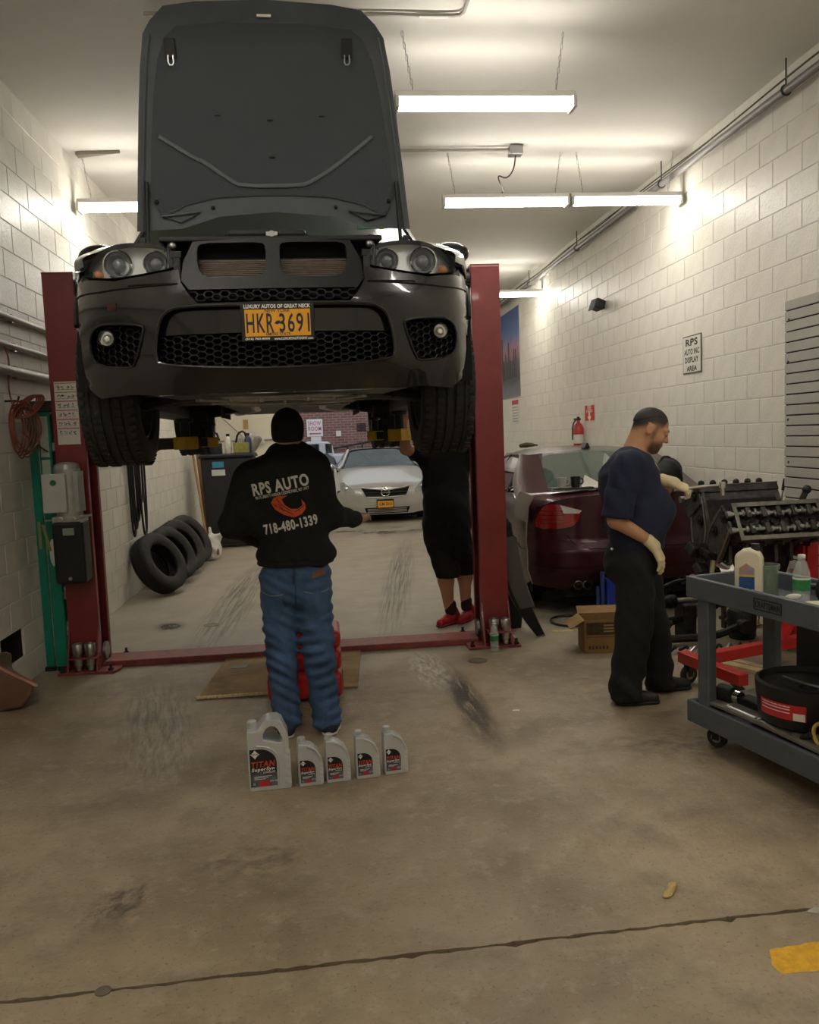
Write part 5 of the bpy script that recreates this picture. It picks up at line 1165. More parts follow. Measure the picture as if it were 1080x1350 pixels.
cup(741, 641, .042, .085, mat('grey_mug', 'b0aea6', .5), 'pale grey mug on the sedan boot lid'); cup(759, 641, .044, .09, m_black, 'black mug beside the pale mug on the boot lid'); ztop = 1.092
p = on_deck(783, 640); mb = MB(); mb.add([(p[0]-.1, p[1]-.02, ztop+.004), (p[0]+.12, p[1]-.05, ztop+.004), (p[0]+.14, p[1]+.14, ztop+.006), (p[0]-.04, p[1]+.13, ztop+.11), (p[0]-.09, p[1]+.06, ztop+.02)], [(0, 1, 2, 4), (4, 2, 3)]); tag(mb.build('paper', m_label, solid=.002, smooth=0), 'white folded paper leaning on the sedan rear window', 'paper')
p = atY(878, 640, SY+.36); t = thing('tool_bag', 'black fabric tool bag on the right end of the sedan boot', 'bag', (p[0], p[1], 1.085))
blob('bag_body', [El((0, 0, .10), (.13, .12, .11)), El((.03, 0, .13), (.10, .10, .10), .05), El((0, 0, .04), (.14, .12, .045), .03)], mat('black_nylon', '131414', .7, bump=.5, bscale=40), t, h=.013, disp=folds(.008, 40, 6), clip=lambda P: .003-P[..., 2])
mb = MB(); mb.tube([(-.06, 0, .2), (-.03, 0, .25), (.03, 0, .25), (.06, 0, .21)], .012, 6, smooth=1); mb.build('bag_handle', m_black, t)
# ------------------------------------------------ V engine on its red stand
m_iron = mat('oily_cast_metal', '4d4b47', 0.5, metal=0.55, var=0.45, vscale=14, bump=0.5, bscale=50)
m_diron = mat('black_oily_metal', '201f1e', 0.55, metal=0.4, var=0.5, vscale=18, bump=0.5, bscale=60)
m_gask = mat('machined_face', '8d8a84', 0.35, metal=0.8, var=0.2, vscale=25)
EX, EY, EZ = 2.83, 5.40, .80
eng = thing('engine', 'stripped V8 engine with exposed camshafts on the red stand', 'engine', (EX, EY, EZ), (.26, 0, .04))
Lh = .29
mb = MB(); mb.prism([(-.13, -.20), (.13, -.20), (.16, -.02), (.24, .16), (.12, .28), (0, .12), (-.12, .28), (-.24, .16), (-.16, -.02)], -Lh, Lh-.05, 'yz'); mb.build('engine_block', m_diron, eng, smooth=0, bevel=.012)
for x in np.linspace(-Lh+.05, Lh-.1, 5):
    for s in (-1, 1):
        mb = MB(); mb.box((x, s*.185, .02), (.025, .05, .17), (s*.3, 0, 0)); mb.build('block_rib', m_iron, eng, smooth=0, bevel=.005)
def bank(s):
    d = Vector((0, s*.72, .69)); e = Vector((0, .69, -.72*s)) if s > 0 else Vector((0, .69, .72)); M = lambda x, a, b: Vector((x, 0, 0))+d*a+e*b
    def obox(x0, x1, a0, a1, b0, b1, mbx):
        P = [M(x, a, b) for a in (a0, a1) for (x, b) in ((x0, b0), (x1, b0), (x1, b1), (x0, b1))]; return mbx.add(P, [(0, 3, 2, 1), (4, 5, 6, 7), (0, 1, 5, 4), (1, 2, 6, 5), (2, 3, 7, 6), (3, 0, 4, 7)])
    x0, x1 = (-Lh+.02, Lh+.04) if s < 0 else (-Lh-.03, Lh-.02)
    mb = MB(); obox(x0, x1, .25, .335, -.115, .115, mb); hd_ = mb.build('cylinder_head', m_iron, eng, smooth=0, bevel=.006)
    # open cam tray: walls with machined top faces
    for b0, b1 in ((-.125, -.105), (.105, .125)):
        mb = MB(); obox(x0, x1, .335, .385, b0, b1, mb); mb.build('tray_wall', m_iron, hd_, smooth=0, bevel=.003)
        mb = MB(); obox(x0, x1, .385, .39, b0-.004, b1+.004, mb); mb.build('machined_rim', m_gask, hd_, smooth=0)
    for xa, xb in ((x0, x0+.02), (x1-.02, x1)):
        mb = MB(); obox(xa, xb, .335, .385, -.125, .125, mb); mb.build('tray_wall', m_iron, hd_, smooth=0, bevel=.003)
        mb = MB(); obox(xa-.003, xb+.003, .385, .39, -.129, .129, mb); mb.build('machined_rim', m_gask, hd_, smooth=0)
    for b in (-.055, .055):
        mb = MB(); mb.cyl(M(x0-.02, .375, b), M(x1, .375, b), .014, n=12)
        k = 0
        for x in np.linspace(x0+.05, x1-.05, 12):
            a = k*1.57*.5; mb.cyl(M(x-.008, .375+.008*math.cos(a), b+.008*math.sin(a)), M(x+.008, .375+.008*math.cos(a), b+.008*math.sin(a)), .026, n=12); k += 1
        mb.cyl(M(x0-.05, .375, b), M(x0-.02, .375, b), .022, n=14); mb.build('camshaft', m_steel, hd_)
        for x in np.linspace(x0+.09, x1-.09, 5):
            mb = MB(); obox(x-.016, x+.016, .345, .405, b-.035, b+.035, mb); mb.build('cam_cap', m_iron, hd_, smooth=0, bevel=.006)
    if s > 0:
        for x in np.linspace(x0+.06, x1-.1, 6): mb = MB(); mb.cyl(M(x, .38, -.06), M(x+.008, .43, -.07), .016, n=8); mb.ball(M(x+.008, .43, -.07), .022); mb.build('rocker_bolt', m_diron, hd_)
    for x in np.linspace(x0+.06, x1-.06, 8):
        mb = MB(); mb.cyl(M(x, .335, .0), M(x, .365, .0), .02, n=12); mb.build('plug_tube', m_diron, hd_)
    for x in np.linspace(x0+.05, x1-.05, 5):     # exhaust ports on the outer flank
        mb = MB(); bb_ = -.118 if s < 0 else .118; mb.cyl(M(x, .295, bb_*.9), M(x, .295, bb_*1.10), .027, n=14); mb.build('port', m_diron, hd_)
        mb = MB(); mb.cyl(M(x+.045, .27, bb_*.98), M(x+.045, .27, bb_*1.12), .009, n=6); mb.build('stud', m_gask, hd_)
    return hd_
bank(-1); bank(1)
# timing end (left), facing the camera's side
for s in (-1, 1):
    pts = [(s*.02, .10), (s*.13, .30), (s*.27, .20), (s*.22, .05), (s*.15, -.10), (s*.02, -.12)]
    mb = MB(); q = [(-Lh-.012, y, z) for y, z in pts]; mb.tube(q, .011, 6, closed=True); mb.build('timing_flange', m_gask, eng)
mb = MB()
for (y, z, r) in ((0, -.05, .06), (-.1, .14, .035), (.1, .14, .035), (-.2, .27, .04), (.2, .27, .04)):
    mb = MB(); mb.cyl((-Lh-.03, y, z), (-Lh+.02, y, z), r, n=18); mb.cyl((-Lh-.045, y, z), (-Lh-.03, y, z), r*.4, n=12); mb.build('timing_sprocket', m_diron, eng)
for k, (y, z, a, b, c) in enumerate(((-.14, -.02, .10, .06, .05), (.1, -.08, .08, .1, .07), (-.08, -.16, .14, .1, .06))):
    mb = MB(); mb.box((-Lh-.04, y, z), (a, b, c), (.2*k, .3, .1)); mb.build('accessory_bracket', m_diron, eng, smooth=0, bevel=.01)
mb = MB(); mb.tube([(-.30, -.16, -.06), (-.22, -.20, -.10), (-.14, -.2, -.15), (-.04, -.18, -.22)], .028, 12, smooth=2); mb.cyl((-.25, -.205, -.085), (-.225, -.17, -.11), .045, n=18); mb.build('coolant_pipe', m_steel, eng)
mb = MB(); mb.tube([(-.32, -.14, .0), (-.325, -.16, -.14)], .016, 8); mb.build('dipstick_bracket', mat('cream_bracket', 'b8b08c', .5), eng)
mb = MB(); mb.prism([(-.15, -.33), (.15, -.33), (.15, -.20), (-.15, -.20)], -Lh+.1, Lh-.1, 'yz'); mb.build('oil_pan', m_diron, eng, smooth=0, bevel=.03)
mb = MB(); mb.tube([(.24, -.16, .30), (.25, -.15, .36), (.27, -.14, .40)], .02, 8); mb.ball((.275, -.14, .41), .03); mb.build('oil_filler', m_black, eng)
mb = MB(); mb.prism([(-.29, .22), (-.13, .33), (0, .14), (.13, .33), (.29, .22), (.2, -.05), (.1, -.17), (-.1, -.17), (-.2, -.05)], -Lh-.018, -Lh+.004, 'yz'); mb.build('timing_plate', m_iron, eng, smooth=0, bevel=.006)
mb = MB(); mb.cyl((.0, .0, .13), (.0, .0, .17), .05); mb.bb((-.22, -.07, .1), (.22, .07, .15)); mb.build('valley_cover', m_iron, eng, smooth=0, bevel=.008)
m_sred = mat('stand_red_paint', 'b3201f', 0.4, var=0.15, vscale=12, coat=.2)
st = thing('engine_stand', 'red wheeled engine stand under the V8 engine', 'engine stand', (0, 0, 0))
def beam(mbx, p, q, w, h):
    p = Vector(p); q = Vector(q); d = q-p; ang = math.atan2(d.y, d.x); return mbx.box((p+q)/2, (d.length, w, h), Euler((0, -math.asin(d.z/d.length), ang)).to_matrix())
A0 = Vector((2.165, 4.96, .165)); A1 = Vector((2.28, 4.40, .165)); B0 = Vector((2.25, 4.86, .165)); B1 = Vector((3.22, 5.20, .165))
mb = MB(); beam(mb, A0, A1, .07, .07); mb.build('front_leg', m_sred, st, smooth=0, bevel=.005)
mb = MB(); beam(mb, B0, B1, .07, .07); mb.build('base_beam', m_sred, st, smooth=0, bevel=.005)
mb = MB(); beam(mb, (3.25, 4.9, .165), (3.18, 5.55, .165), .07, .07); mb.build('rear_leg', m_sred, st, smooth=0, bevel=.005)
mb = MB(); mb.bb((3.17, 5.25, .13), (3.25, 5.33, 1.05)); mb.build('upright', m_sred, st, smooth=0, bevel=.006)
mb = MB(); mb.cyl((3.10, 5.38, .86), (3.38, 5.36, .86), .045, n=18); mb.bb((3.12, 5.22, .70), (3.135, 5.55, 1.02)); mb.build('mounting_head', m_sred, st, smooth=30)
mb = MB(); beam(mb, (3.19, 5.29, .55), (2.9, 5.1, .17), .05, .05); mb.build('brace', m_sred, st, smooth=0)
mb = MB(); beam(mb, (3.16, 5.2, .8), (3.0, 5.33, .82), .03, .04); mb.build('mounting_arm', m_diron, st, smooth=0)
def caster(parent, p, R=.055, ang=0.3):
    c = bpy.data.objects.new('caster', None); COL.objects.link(c); c.parent = parent; c.location = tuple(Vector(p)); c.rotation_euler = (0, 0, ang)
    mb = MB(); mb.lathe([(R*.5, -.014), (R*.92, -.014), (R, -.008), (R, .008), (R*.92, .014), (R*.5, .014)], (0, 0, R), (0, 1, 0), 24); mb.build('caster_wheel', m_rub, c)
    mb = MB(); mb.lathe([(R*.15, -.017), (R*.5, -.016), (R*.55, 0), (R*.5, .016), (R*.15, .017)], (0, 0, R), (0, 1, 0), 16); mb.build('caster_hub', m_zinc, c)
    mb = MB()
    for s in (-1, 1): mb.bb((-.018, s*.02-.002, R-.01), (.018, s*.02+.002, R*2.05))
    mb.bb((-.03, -.025, R*2.05), (.03, .025, R*2.05+.006)); mb.build('caster_fork', m_dsteel, c, smooth=0)
for q in (A0+Vector((.02, -.05, 0)), A1+Vector((-.01, .05, 0)), Vector((3.25, 4.95, 0)), Vector((3.18, 5.5, 0))): caster(st, (q.x, q.y, 0), .06)
# pry bar standing against the wall behind
p0 = atX(1026, 662, XR-.03); p1 = atX(1036, 631, XR-.012)
t = thing('pry_bar', 'thin steel bar with black grip leaning on the right wall', 'pry bar', (XR-.25, p0[1], 0))
mb = MB(); a = Vector((0.05, 0, .0)); b = Vector((XR-.016, p1[1], float(p1[2])))-Vector((XR-.25, p0[1], 0)); mb.cyl(a, b, .007, n=10); mb.build('shaft', m_steel, t); mb = MB(); d = (b-a).normalized(); mb.cyl(b-d*.09, b, .014, n=12); mb.build('grip', m_black, t)
# ------------------------------------------------ grey service cart
m_cart = mat('grey_cart_plastic', '51565b', 0.5, var=0.08, vscale=12, bump=0.15, bscale=120)
CO = Vector((1.763, 3.988, 0)); CA = math.atan2(-.975, .224)
cart = thing('service_cart', 'grey two-shelf service cart at the right edge', 'cart', CO, (0, 0, CA))
CR = np.array(Matrix.Rotation(-CA, 3, 'Z')); CL, CW, CH = 1.04, .47, .86
def cart_at(px, py, c):
    r = CR@ray(px, py); o = CR@(np.array([0, 0, EYE])-np.array(CO)); t = (c-o[1])/r[1]; q = o+r*t; return float(q[0]), float(q[2])
def cart_z(px, py, z):
    p = atZ(px, py, z); q = CR@(p-np.array(CO)); return float(q[0]), float(q[1])
def tray(z0, z1, wall, name):
    mb = MB(); outer = [(0, 0), (CL, 0), (CL, CW), (0, CW)]; ins = [(.03, .03), (CL-.03, .03), (CL-.03, CW-.03), (.03, CW-.03)]
    vs = [(x, y, z) for z in (z0, z1) for x, y in outer]+[(x, y, z1) for x, y in ins]+[(x, y, z0+.02) for x, y in ins]; fs = [(0, 3, 2, 1)]
    for i in range(4): j = (i+1) % 4; fs += [(i, j, 4+j, 4+i), (4+i, 4+j, 8+j, 8+i), (8+i, 8+j, 12+j, 12+i)]
    fs.append((12, 13, 14, 15)); mb.add(vs, fs); return mb.build(name, m_cart, cart, smooth=0, bevel=.006)
tray(CH-.105, CH, .03, 'top_tray'); tray(.115, .225, .03, 'bottom_shelf')
for x in (.07, CL-.15):
    for y in (.012, CW-.06):
        mb = MB(); mb.bb((x, y, .22), (x+.085, y+.05, CH-.10)); mb.build('leg', m_cart, cart, smooth=0, bevel=.008)
mb = MB(); mb.bb((.30, CW-.06, .22), (.46, CW-.015, CH-.1)); mb.build('back_panel', mat('cart_dark', '24282c', .5), cart, smooth=0, bevel=.006)
for x, y in ((.12, .09), (CL-.12, .09), (.12, CW-.09), (CL-.12, CW-.09)): caster(cart, (x, y, 0), .052, .4)
xa, za = cart_at(994, 783, 0); xb, zb = cart_at(1031, 791, 0); xc = (xa+xb)/2; zc2 = CH-.052
m_badge = mat('badge_dark', '15171a', .5)
mb = MB(); bw = (xb-xa)/2
for q in (((xc-bw, zc2-.026), (xc+bw, zc2-.022)), ((xc-bw, zc2+.022), (xc+bw, zc2+.026)), ((xc-bw, zc2-.026), (xc-bw+.004, zc2+.026)), ((xc+bw-.004, zc2-.026), (xc+bw, zc2+.026))): mb.bb((q[0][0], -.002, q[0][1]), (q[1][0], .002, q[1][1]))
bdg = mb.build('badge_frame', m_badge, cart, smooth=0)
lettering('CRAFTSMAN', .042, m_badge, frame((xc, -.0015, zc2), (1, 0, 0), (0, 0, 1)), cart, bold=.03, spacing=1.1, fit=(bw*1.75, .028))
def W3(x, y, z): v = Matrix.Rotation(CA, 3, 'Z') @ Vector((x, y, z)); return (v.x+CO.x, v.y+CO.y, v.z)
ZT = CH-.083
# white jug of fluid with blue label
def cart_thing(name, label, cat, px, py, c, rz=0.0, z=None):
    x, zz = cart_at(px, py, c); return thing(name, label, cat, W3(x, c, ZT if z is None else z), (0, 0, CA+rz)), x
t, x = cart_thing('fluid_bottle', 'white plastic fluid bottle with blue label on the cart', 'bottle', 988, 760, .14, .75)
ztop_ = cart_at(988, 722, .14)[1]-ZT; hw_ = .062
mb = MB(); mb.prism([(-hw_, 0), (hw_, 0), (hw_, ztop_*.80), (hw_*.78, ztop_*.93), (hw_*.30, ztop_*.98), (hw_*.1, ztop_), (-hw_*.45, ztop_*.97), (-hw_, ztop_*.86)], -.036, .036, 'xz'); mb.build('bottle_body', mat('cream_plastic', 'd9cfb4', .45, var=.04), t, smooth=0, bevel=.014, seg=3)
mb = MB(); mb.cyl((hw_*.42, 0, ztop_*.95), (hw_*.42, 0, ztop_+.02), .019, n=16); mb.build('cap', m_black, t)
mb = MB(); mb.prism([(-hw_*.66, .02), (hw_*.44, .02), (hw_*.44, ztop_*.62), (-.01, ztop_*.72), (-hw_*.66, ztop_*.62)], -.0375, -.036, 'xz'); lb = mb.build('label', mat('label_blue', '2c4a86', .5, var=.2, vscale=20), t, smooth=0)
mb = MB(); mb.prism([(-hw_*.66, ztop_*.46), (hw_*.44, ztop_*.46), (hw_*.44, ztop_*.5), (-hw_*.66, ztop_*.5)], -.0385, -.0374, 'xz'); mb.build('label_stripe', mat('label_yellow', 'd0b03a', .5), lb, smooth=0)
mb = MB(); mb.prism([(-hw_*.66, ztop_*.5), (hw_*.44, ztop_*.5), (hw_*.44, ztop_*.62), (-.01, ztop_*.72), (-hw_*.66, ztop_*.62)], -.0385, -.0374, 'xz'); mb.build('label_picture', mat('label_sky', '7d8fae', .5, col2='b77d4c', vscale=30), lb, smooth=0)
mb = MB(); mb.prism([(hw_*.1, .025), (hw_*.42, .025), (hw_*.42, .055), (hw_*.1, .055)], -.0385, -.0374, 'xz'); mb.build('barcode', m_label, lb, smooth=0)
def water_bottle(t, h, r=.033, clear=True):
    m = mat('pet_plastic', 'dfe6e6', .06, alpha=.3, spec=.8, coat=.5)
    mb = MB(); pr = [(r*.8, 0), (r, .012), (r*.93, h*.12), (r, h*.2), (r*.93, h*.28), (r, h*.36), (r, h*.62), (r*.95, h*.70), (r*.6, h*.85), (r*.38, h*.92), (r*.38, h*.945)]; mb.lathe(pr, n=24, caps=False); mb.add([(r*.8*math.cos(a), r*.8*math.sin(a), 0) for a in np.linspace(0, 6.283, 24)[:-1]], [tuple(range(23))]); mb.build('bottle_body', m, t)
    mb = MB(); mb.lathe([(r*1.012, h*.40), (r*1.012, h*.60)], n=24, caps=False); lb = mb.build('label', mat('water_label_green', '2f7d4a', .45, var=.35, vscale=35), t)
    mb = MB(); mb.lathe([(r*1.018, h*.585), (r*1.018, h*.615)], n=24, caps=False); mb.build('label_band', mat('water_label_white', 'd7dcd4', .45), lb)
    mb = MB(); mb.lathe([(r*.42, h*.935), (r*.44, h*.94), (r*.44, h*.995), (r*.38, h)], n=18); mb.build('cap', mat('white_cap', 'e3e3df', .4), t)
    mb = MB(); mb.lathe([(r*.76, .004), (r*.94, .014), (r*.90, h*.30)], n=20); mb.build('water', mat('water', 'e8f2f2', .02, alpha=.15, spec=.5), t)
t, x = cart_thing('water_bottle', 'clear water bottle with green label standing on the grey cart', 'bottle', 1057, 760, .13)
water_bottle(t, cart_at(1057, 731, .13)[1]-ZT, .036)
t, x = cart_thing('glass_jar', 'empty greenish glass jar behind the white fluid bottle', 'jar', 1012, 760, .22)
hj = cart_at(1012, 744, .22)[1]-ZT; mb = MB(); mb.lathe([(.045, 0), (.048, .01), (.05, hj-.02), (.056, hj-.018), (.056, hj), (.048, hj), (.044, .012)], n=24); mb.build('jar_body', mat('green_glass', '7d907c', .08, alpha=.5, spec=.7, coat=.5), t)
t, x = cart_thing('rubber_gloves', 'crumpled pale rubber gloves on the cart rim', 'gloves', 1024, 770, .07)
t.location.z = ZT+.0
blob('glove_pile', [El((0, 0, .03), (.06, .045, .03)), C((.02, 0, .04), (.11, -.02, .075), .016, .012), C((.01, .01, .04), (.09, .03, .06), .014, .011), El((-.07, 0, .02), (.05, .03, .02)), C((.10, -.02, .075), (.13, .0, .09), .012, .009)], mat('clear_nitrile', 'd2cfc6', .5, var=.1), t, h=.009, disp=folds(.003, 90, 3))
t, x = cart_thing('screwdriver', 'orange-handled screwdriver lying on the cart tray', 'screwdriver', 1040, 772, .16)
mb = MB(); mb.cyl((-.03, 0, .018), (.05, .01, .018), .014, n=10); mb.build('handle', mat('orange_handle', 'c05a3c', .4), t); mb = MB(); mb.cyl((-.13, -.01, .018), (-.03, 0, .018), .004, n=8); mb.build('shaft', m_steel, t)
t, x = cart_thing('paper_towel', 'white crumpled paper towel at the near end of the cart', 'paper', 1074, 772, .10)
blob('towel', [El((0, 0, .03), (.07, .06, .035)), El((.07, .02, .04), (.06, .06, .045)), El((.14, .02, .03), (.07, .07, .035))], mat('paper_white', 'e8e4da', .8, col2='d9cfa8', vscale=20), t, h=.01, disp=folds(.008, 70, 2), clip=lambda P: .002-P[..., 2])
t, x = cart_thing('black_funnel', 'black plastic funnel lying behind the water bottle', 'funnel', 1077, 750, .30)
mb = MB(); mb.lathe([(.012, 0), (.016, .07), (.075, .13), (.08, .16)], (-.06, 0, .08), (1, 0, .05), 20, caps=False); mb.build('funnel_body', m_black, t, solid=.003)
# lower shelf: drain pan with red label, mat, tubes, pliers
x, y = cart_z(1030, 935, .25)
mb = MB(); mb.add([(.10, .02, .245), (1.02, .02, .235), (1.02, .42, .255), (.10, .42, .262), (.5, .02, .25)], [(0, 4, 1, 2, 3)]); o = mb.build('rubber_mat', mat('grey_mat', '6b665c', .7, var=.3, vscale=15), solid=.012, smooth=0); o.location = CO; o.rotation_euler = (0, 0, CA); tag(o, 'stiff grey mat under the black drain pan on the lower shelf', 'mat')
px_, py_2 = .56, .235; R_ = .225
t = thing('drain_pan', 'round black drain pan with red label on the lower cart shelf', 'drain pan', W3(px_, py_2, .262), (0, 0, CA))
mb = MB(); mb.lathe([(R_*.86, 0), (R_*.93, .02), (R_, .16), (R_*1.0, .185), (R_*.93, .19), (R_*.90, .165), (R_*.2, .15), (R_*.18, .135)], n=48); mb.build('pan_body', m_black, t)
mb = MB(); mb.tube([(-.1, -.05, .178), (0, -.06, .182), (.14, -.02, .18)], .007, 6, smooth=1); mb.build('pan_strap', m_steel, t)
lx0, lx1 = -.85, .05; mb = MB(); q = []
xa, za = cart_at(1016, 900, py_2-R_); 
ang0 = math.radians(-104); ang1 = math.radians(-46)
prof = [(.062, .965), (.122, .985)]
for z_, k_ in ((.055, .962), (.125, .985)): q.append([(R_*(k_+.008)*math.cos(a), R_*(k_+.008)*math.sin(a), z_) for a in np.linspace(ang0, ang1, 12)])
mb.loft(q, closed=False, caps=False); lab = mb.build('red_label', mat('label_bright_red', 'b8242a', .5, var=.1, vscale=30), t)
q = [[(R_*(k_+.012)*math.cos(a), R_*(k_+.012)*math.sin(a), z_) for a in np.linspace(ang1-.24, ang1-.02, 5)] for z_, k_ in ((.057, .963), (.09, .975))]; mb = MB(); mb.loft(q, closed=False, caps=False); mb.build('barcode', m_label, lab)
for z_ in (.112, .10, .085):
    mb = MB(); mb.loft([[(R_*(.978+.012)*math.cos(a), R_*(.978+.012)*math.sin(a), z_+dz) for a in np.linspace(ang0+.06, ang1-.3, 8)] for dz in (0, .004)], closed=False, caps=False); mb.build('label_text', m_wprint, lab)
for k, (x0, x1) in enumerate(((.25, .44), (.46, .66))):
    t = thing('chrome_tube', ('nearer' if k else 'farther')+' of two bright steel tubes on the lower cart shelf', 'tube', W3(x0, .05, .24-.003)); t.rotation_euler = (0, 0, CA)
    mb = MB(); mb.cyl((0, 0, .012), (x1-x0, .0, .012), .018, n=16); mb.cyl((0, 0, .012), (.012, 0, .012), .021, n=16); mb.build('tube_body', m_steel, t); t.location.z = .232
t = thing('locking_pliers', 'pliers with yellow loop handle on the lower cart shelf', 'pliers', W3(.76, .06, .235), (0, 0, CA))
mb = MB(); mb.tube([(.05+.05*math.cos(a), .01, .06+.05*math.sin(a)) for a in np.linspace(0, 6.283, 20)[:-1]], .008, 8, closed=True); mb.build('handle', mat('yellow_grip', 'cfae4e', .5), t)
mb = MB(); mb.tube([(.0, 0, .05), (-.03, -.0, .03), (-.05, -.005, .015)], .013, 8); mb.build('jaw', m_dsteel, t)
t = thing('oil_filter_wrench', 'dark round tool with chrome collar at the left of the lower shelf', 'tool', W3(.17, .11, .235), (0, 0, CA))
mb = MB(); mb.lathe([(.03, -.05), (.045, -.04), (.045, .04), (.03, .05)], (0, 0, .05), (1, .2, 0), 20); mb.build('tool_body', m_diron, t); mb = MB(); mb.cyl((.05, .01, .05), (.08, .016, .05), .032, n=18); mb.build('collar', m_chrome, t); mb = MB(); mb.bb((.06, .0, .02), (.36, .08, .06)); mb.build('tool_handle', m_diron, t, smooth=0, bevel=.012)
# ------------------------------------------------ on the floor around the sedan
t = thing('cardboard_box', 'open brown cardboard carton with dark print on the floor', 'box', (*atZ(771, 862)[:2], 0), (0, 0, -.12))
m_card = mat('brown_cardboard', '8d6f45', .85, var=.12, vscale=10)
for a, b in (((0, 0, 0), (.34, .005, .24)), ((0, .25, 0), (.34, .255, .24)), ((0, 0, 0), (.005, .255, .24)), ((.335, 0, 0), (.34, .255, .24)), ((0, 0, 0), (.34, .255, .005))):
    mb = MB(); mb.bb(a, b); mb.build('carton_wall', m_card, t, smooth=0)
mb = MB(); mb.add([(0, .0, .24), (0, .25, .24), (-.1, .24, .19), (-.1, -.01, .185)], [(0, 1, 2, 3)]); mb.build('carton_flap', m_card, t, solid=.004, smooth=0)
mb = MB(); mb.add([(0, .255, .24), (.34, .255, .24), (.34, .33, .28), (0, .33, .28)], [(0, 1, 2, 3)]); mb.build('carton_flap', m_card, t, solid=.004, smooth=0)
m_cp = mat('carton_print', '3b2b1c', .8, col2='5a4630', vscale=25)
mb = MB(); mb.bb((.015, -.0012, .135), (.325, 0, .225)); cp_ = mb.build('printed_panel', m_cp, t, smooth=0)
lettering('ENGINE OIL', .04, mat('carton_text', 'a58a5e', .8), frame((.2, -.002, .19), (1, 0, 0), (0, 0, 1)), cp_, bold=.01) if False else None
for k in range(3):
    mb = MB(); mb.bb((.14, -.002, .155+k*.022), (.30, -.0011, .165+k*.022)); mb.build('print_bar', mat('carton_text', 'a58a5e', .8), cp_, smooth=0)
mb = MB()
for k in range(6): mb = MB(); mb.bb((.03+.025*k, -.0012, .03), (.045+.025*k, 0, .055)); mb.build('print_mark', m_cp, t, smooth=0)
mb = MB(); mb.bb((.02, -.0012, .118), (.32, 0, .122)); mb.build('print_line', m_cp, t, smooth=0)
p = atZ(790, 815); t = thing('bottle_jack', 'blue jack with steel ram between the carton and sedan', 'jack', (float(p[0]), float(p[1])-.1, 0))
mb = MB(); mb.bb((.02, -.06, 0), (.13, .06, .36)); mb.build('jack_body', mat('jack_blue', '27389a', .35, coat=.4), t, smooth=0, bevel=.012)
mb = MB(); mb.cyl((-.01, -.04, .02), (-.01, -.04, .42), .018, n=14); mb.cyl((-.05, -.03, 0), (-.05, -.03, .30), .014, n=10); mb.build('ram', mat('jack_blue2', '3c4f8f', .35, metal=.4), t)
mb = MB(); mb.bb((-.08, -.09, 0), (.16, .09, .02)); mb.build('jack_base', m_dsteel, t, smooth=0)
c = atZ(752, 820); mb = MB(); mb.tube([(c[0]+.16*math.cos(a), c[1]+.2*math.sin(a), .012) for a in np.linspace(.3, 5.6, 24)], .009, 6); tag(mb.build('rubber_hose', m_black), 'black rubber hose loop on the floor left of the carton', 'hose')
# heap of removed parts between the man and the cart
hp0 = atZ(905, 850)
def heap(name, label, cat, off, build):
    t = thing(name, label, cat, (hp0[0]+off[0], hp0[1]+off[1], 0)); build(t)
def b1(t):
    mb = MB(); mb.tube([(-.35, 0, .06), (-.1, .05, .05), (.15, .0, .06), (.38, .06, .12)], .03, 8, smooth=2); mb.build('arm_body', m_diron, t)
    for x in (-.35, .38): mb = MB(); mb.cyl((x, -.03, .07 if x < 0 else .12), (x, .06, .07 if x < 0 else .12), .05, n=16); mb.build('bushing', m_black, t)
heap('control_arm', 'oily curved control arm at the front of the parts heap', 'car part', (.05, -.05), b1)
def b2(t):
    mb = MB(); mb.tube([(-.3, -.1, .16), (.0, .0, .17), (.3, .1, .22), (.42, .1, .42)], .026, 8, smooth=2); mb.tube([(-.25, .12, .03), (.0, .05, .16)], .02, 8); mb.tube([(.25, .2, .03), (.2, .06, .19)], .022, 8); mb.tube([(-.28, -.14, .0), (-.2, -.07, .165)], .02, 8); mb.build('frame_tube', m_diron, t)
    for x, y, z in ((-.2, -.07, .16), (.1, .03, .19), (.3, .1, .24)):
        mb = MB(); mb.box((x, y, z), (.09, .07, .05), (.3, .4, x)); mb.build('mount', m_iron, t, smooth=0, bevel=.01)
heap('subframe', 'black steel subframe lying in the parts heap', 'car part', (.08, .15), b2)
def b3(t):
    mb = MB(); mb.cyl((-.25, 0, .30), (.15, .1, .29), .022, n=12); mb.build('shaft', m_steel, t)
    for x, r in ((-.25, .045), (-.2, .05), (.1, .05)): mb = MB(); mb.cyl((x, (x+.25)*.25, .30), (x+.05, (x+.3)*.25, .30), r, n=14); mb.build('joint', m_diron, t)
    mb = MB(); mb.bb((-.1, -.05, 0), (0, .15, .28)); mb.build('support', m_diron, t, smooth=0, bevel=.02)
heap('axle_shaft', 'bright steel axle shaft on top of the parts heap', 'car part', (.12, .12), b3)
def b4(t):
    mb = MB(); mb.lathe([(.09, 0), (.1, .02), (.105, .2), (.09, .22), (.04, .225)], n=24); mb.build('canister_body', m_black, t)
    mb = MB(); mb.cyl((0, 0, .225), (0, 0, .25), .035); mb.build('canister_cap', m_dsteel, t)
heap('black_canister', 'round black canister right of the parts heap', 'canister', (.48, .1), b4)
def b5(t):
    for k in range(9):
        mb = MB(); a = k*.7; mb.tube([(-.3+.08*k, -.12+.03*math.sin(a), .015+.01*(k % 3)), (-.24+.08*k, -.06, .05), (-.2+.08*k, .02*math.cos(a), .02)], .012, 6, smooth=1); mb.build('chain_link', m_steel if k % 3 == 0 else m_diron, t)
heap('timing_chain', 'loose oily timing chain in front of the parts heap', 'chain', (-.02, -.16), b5)
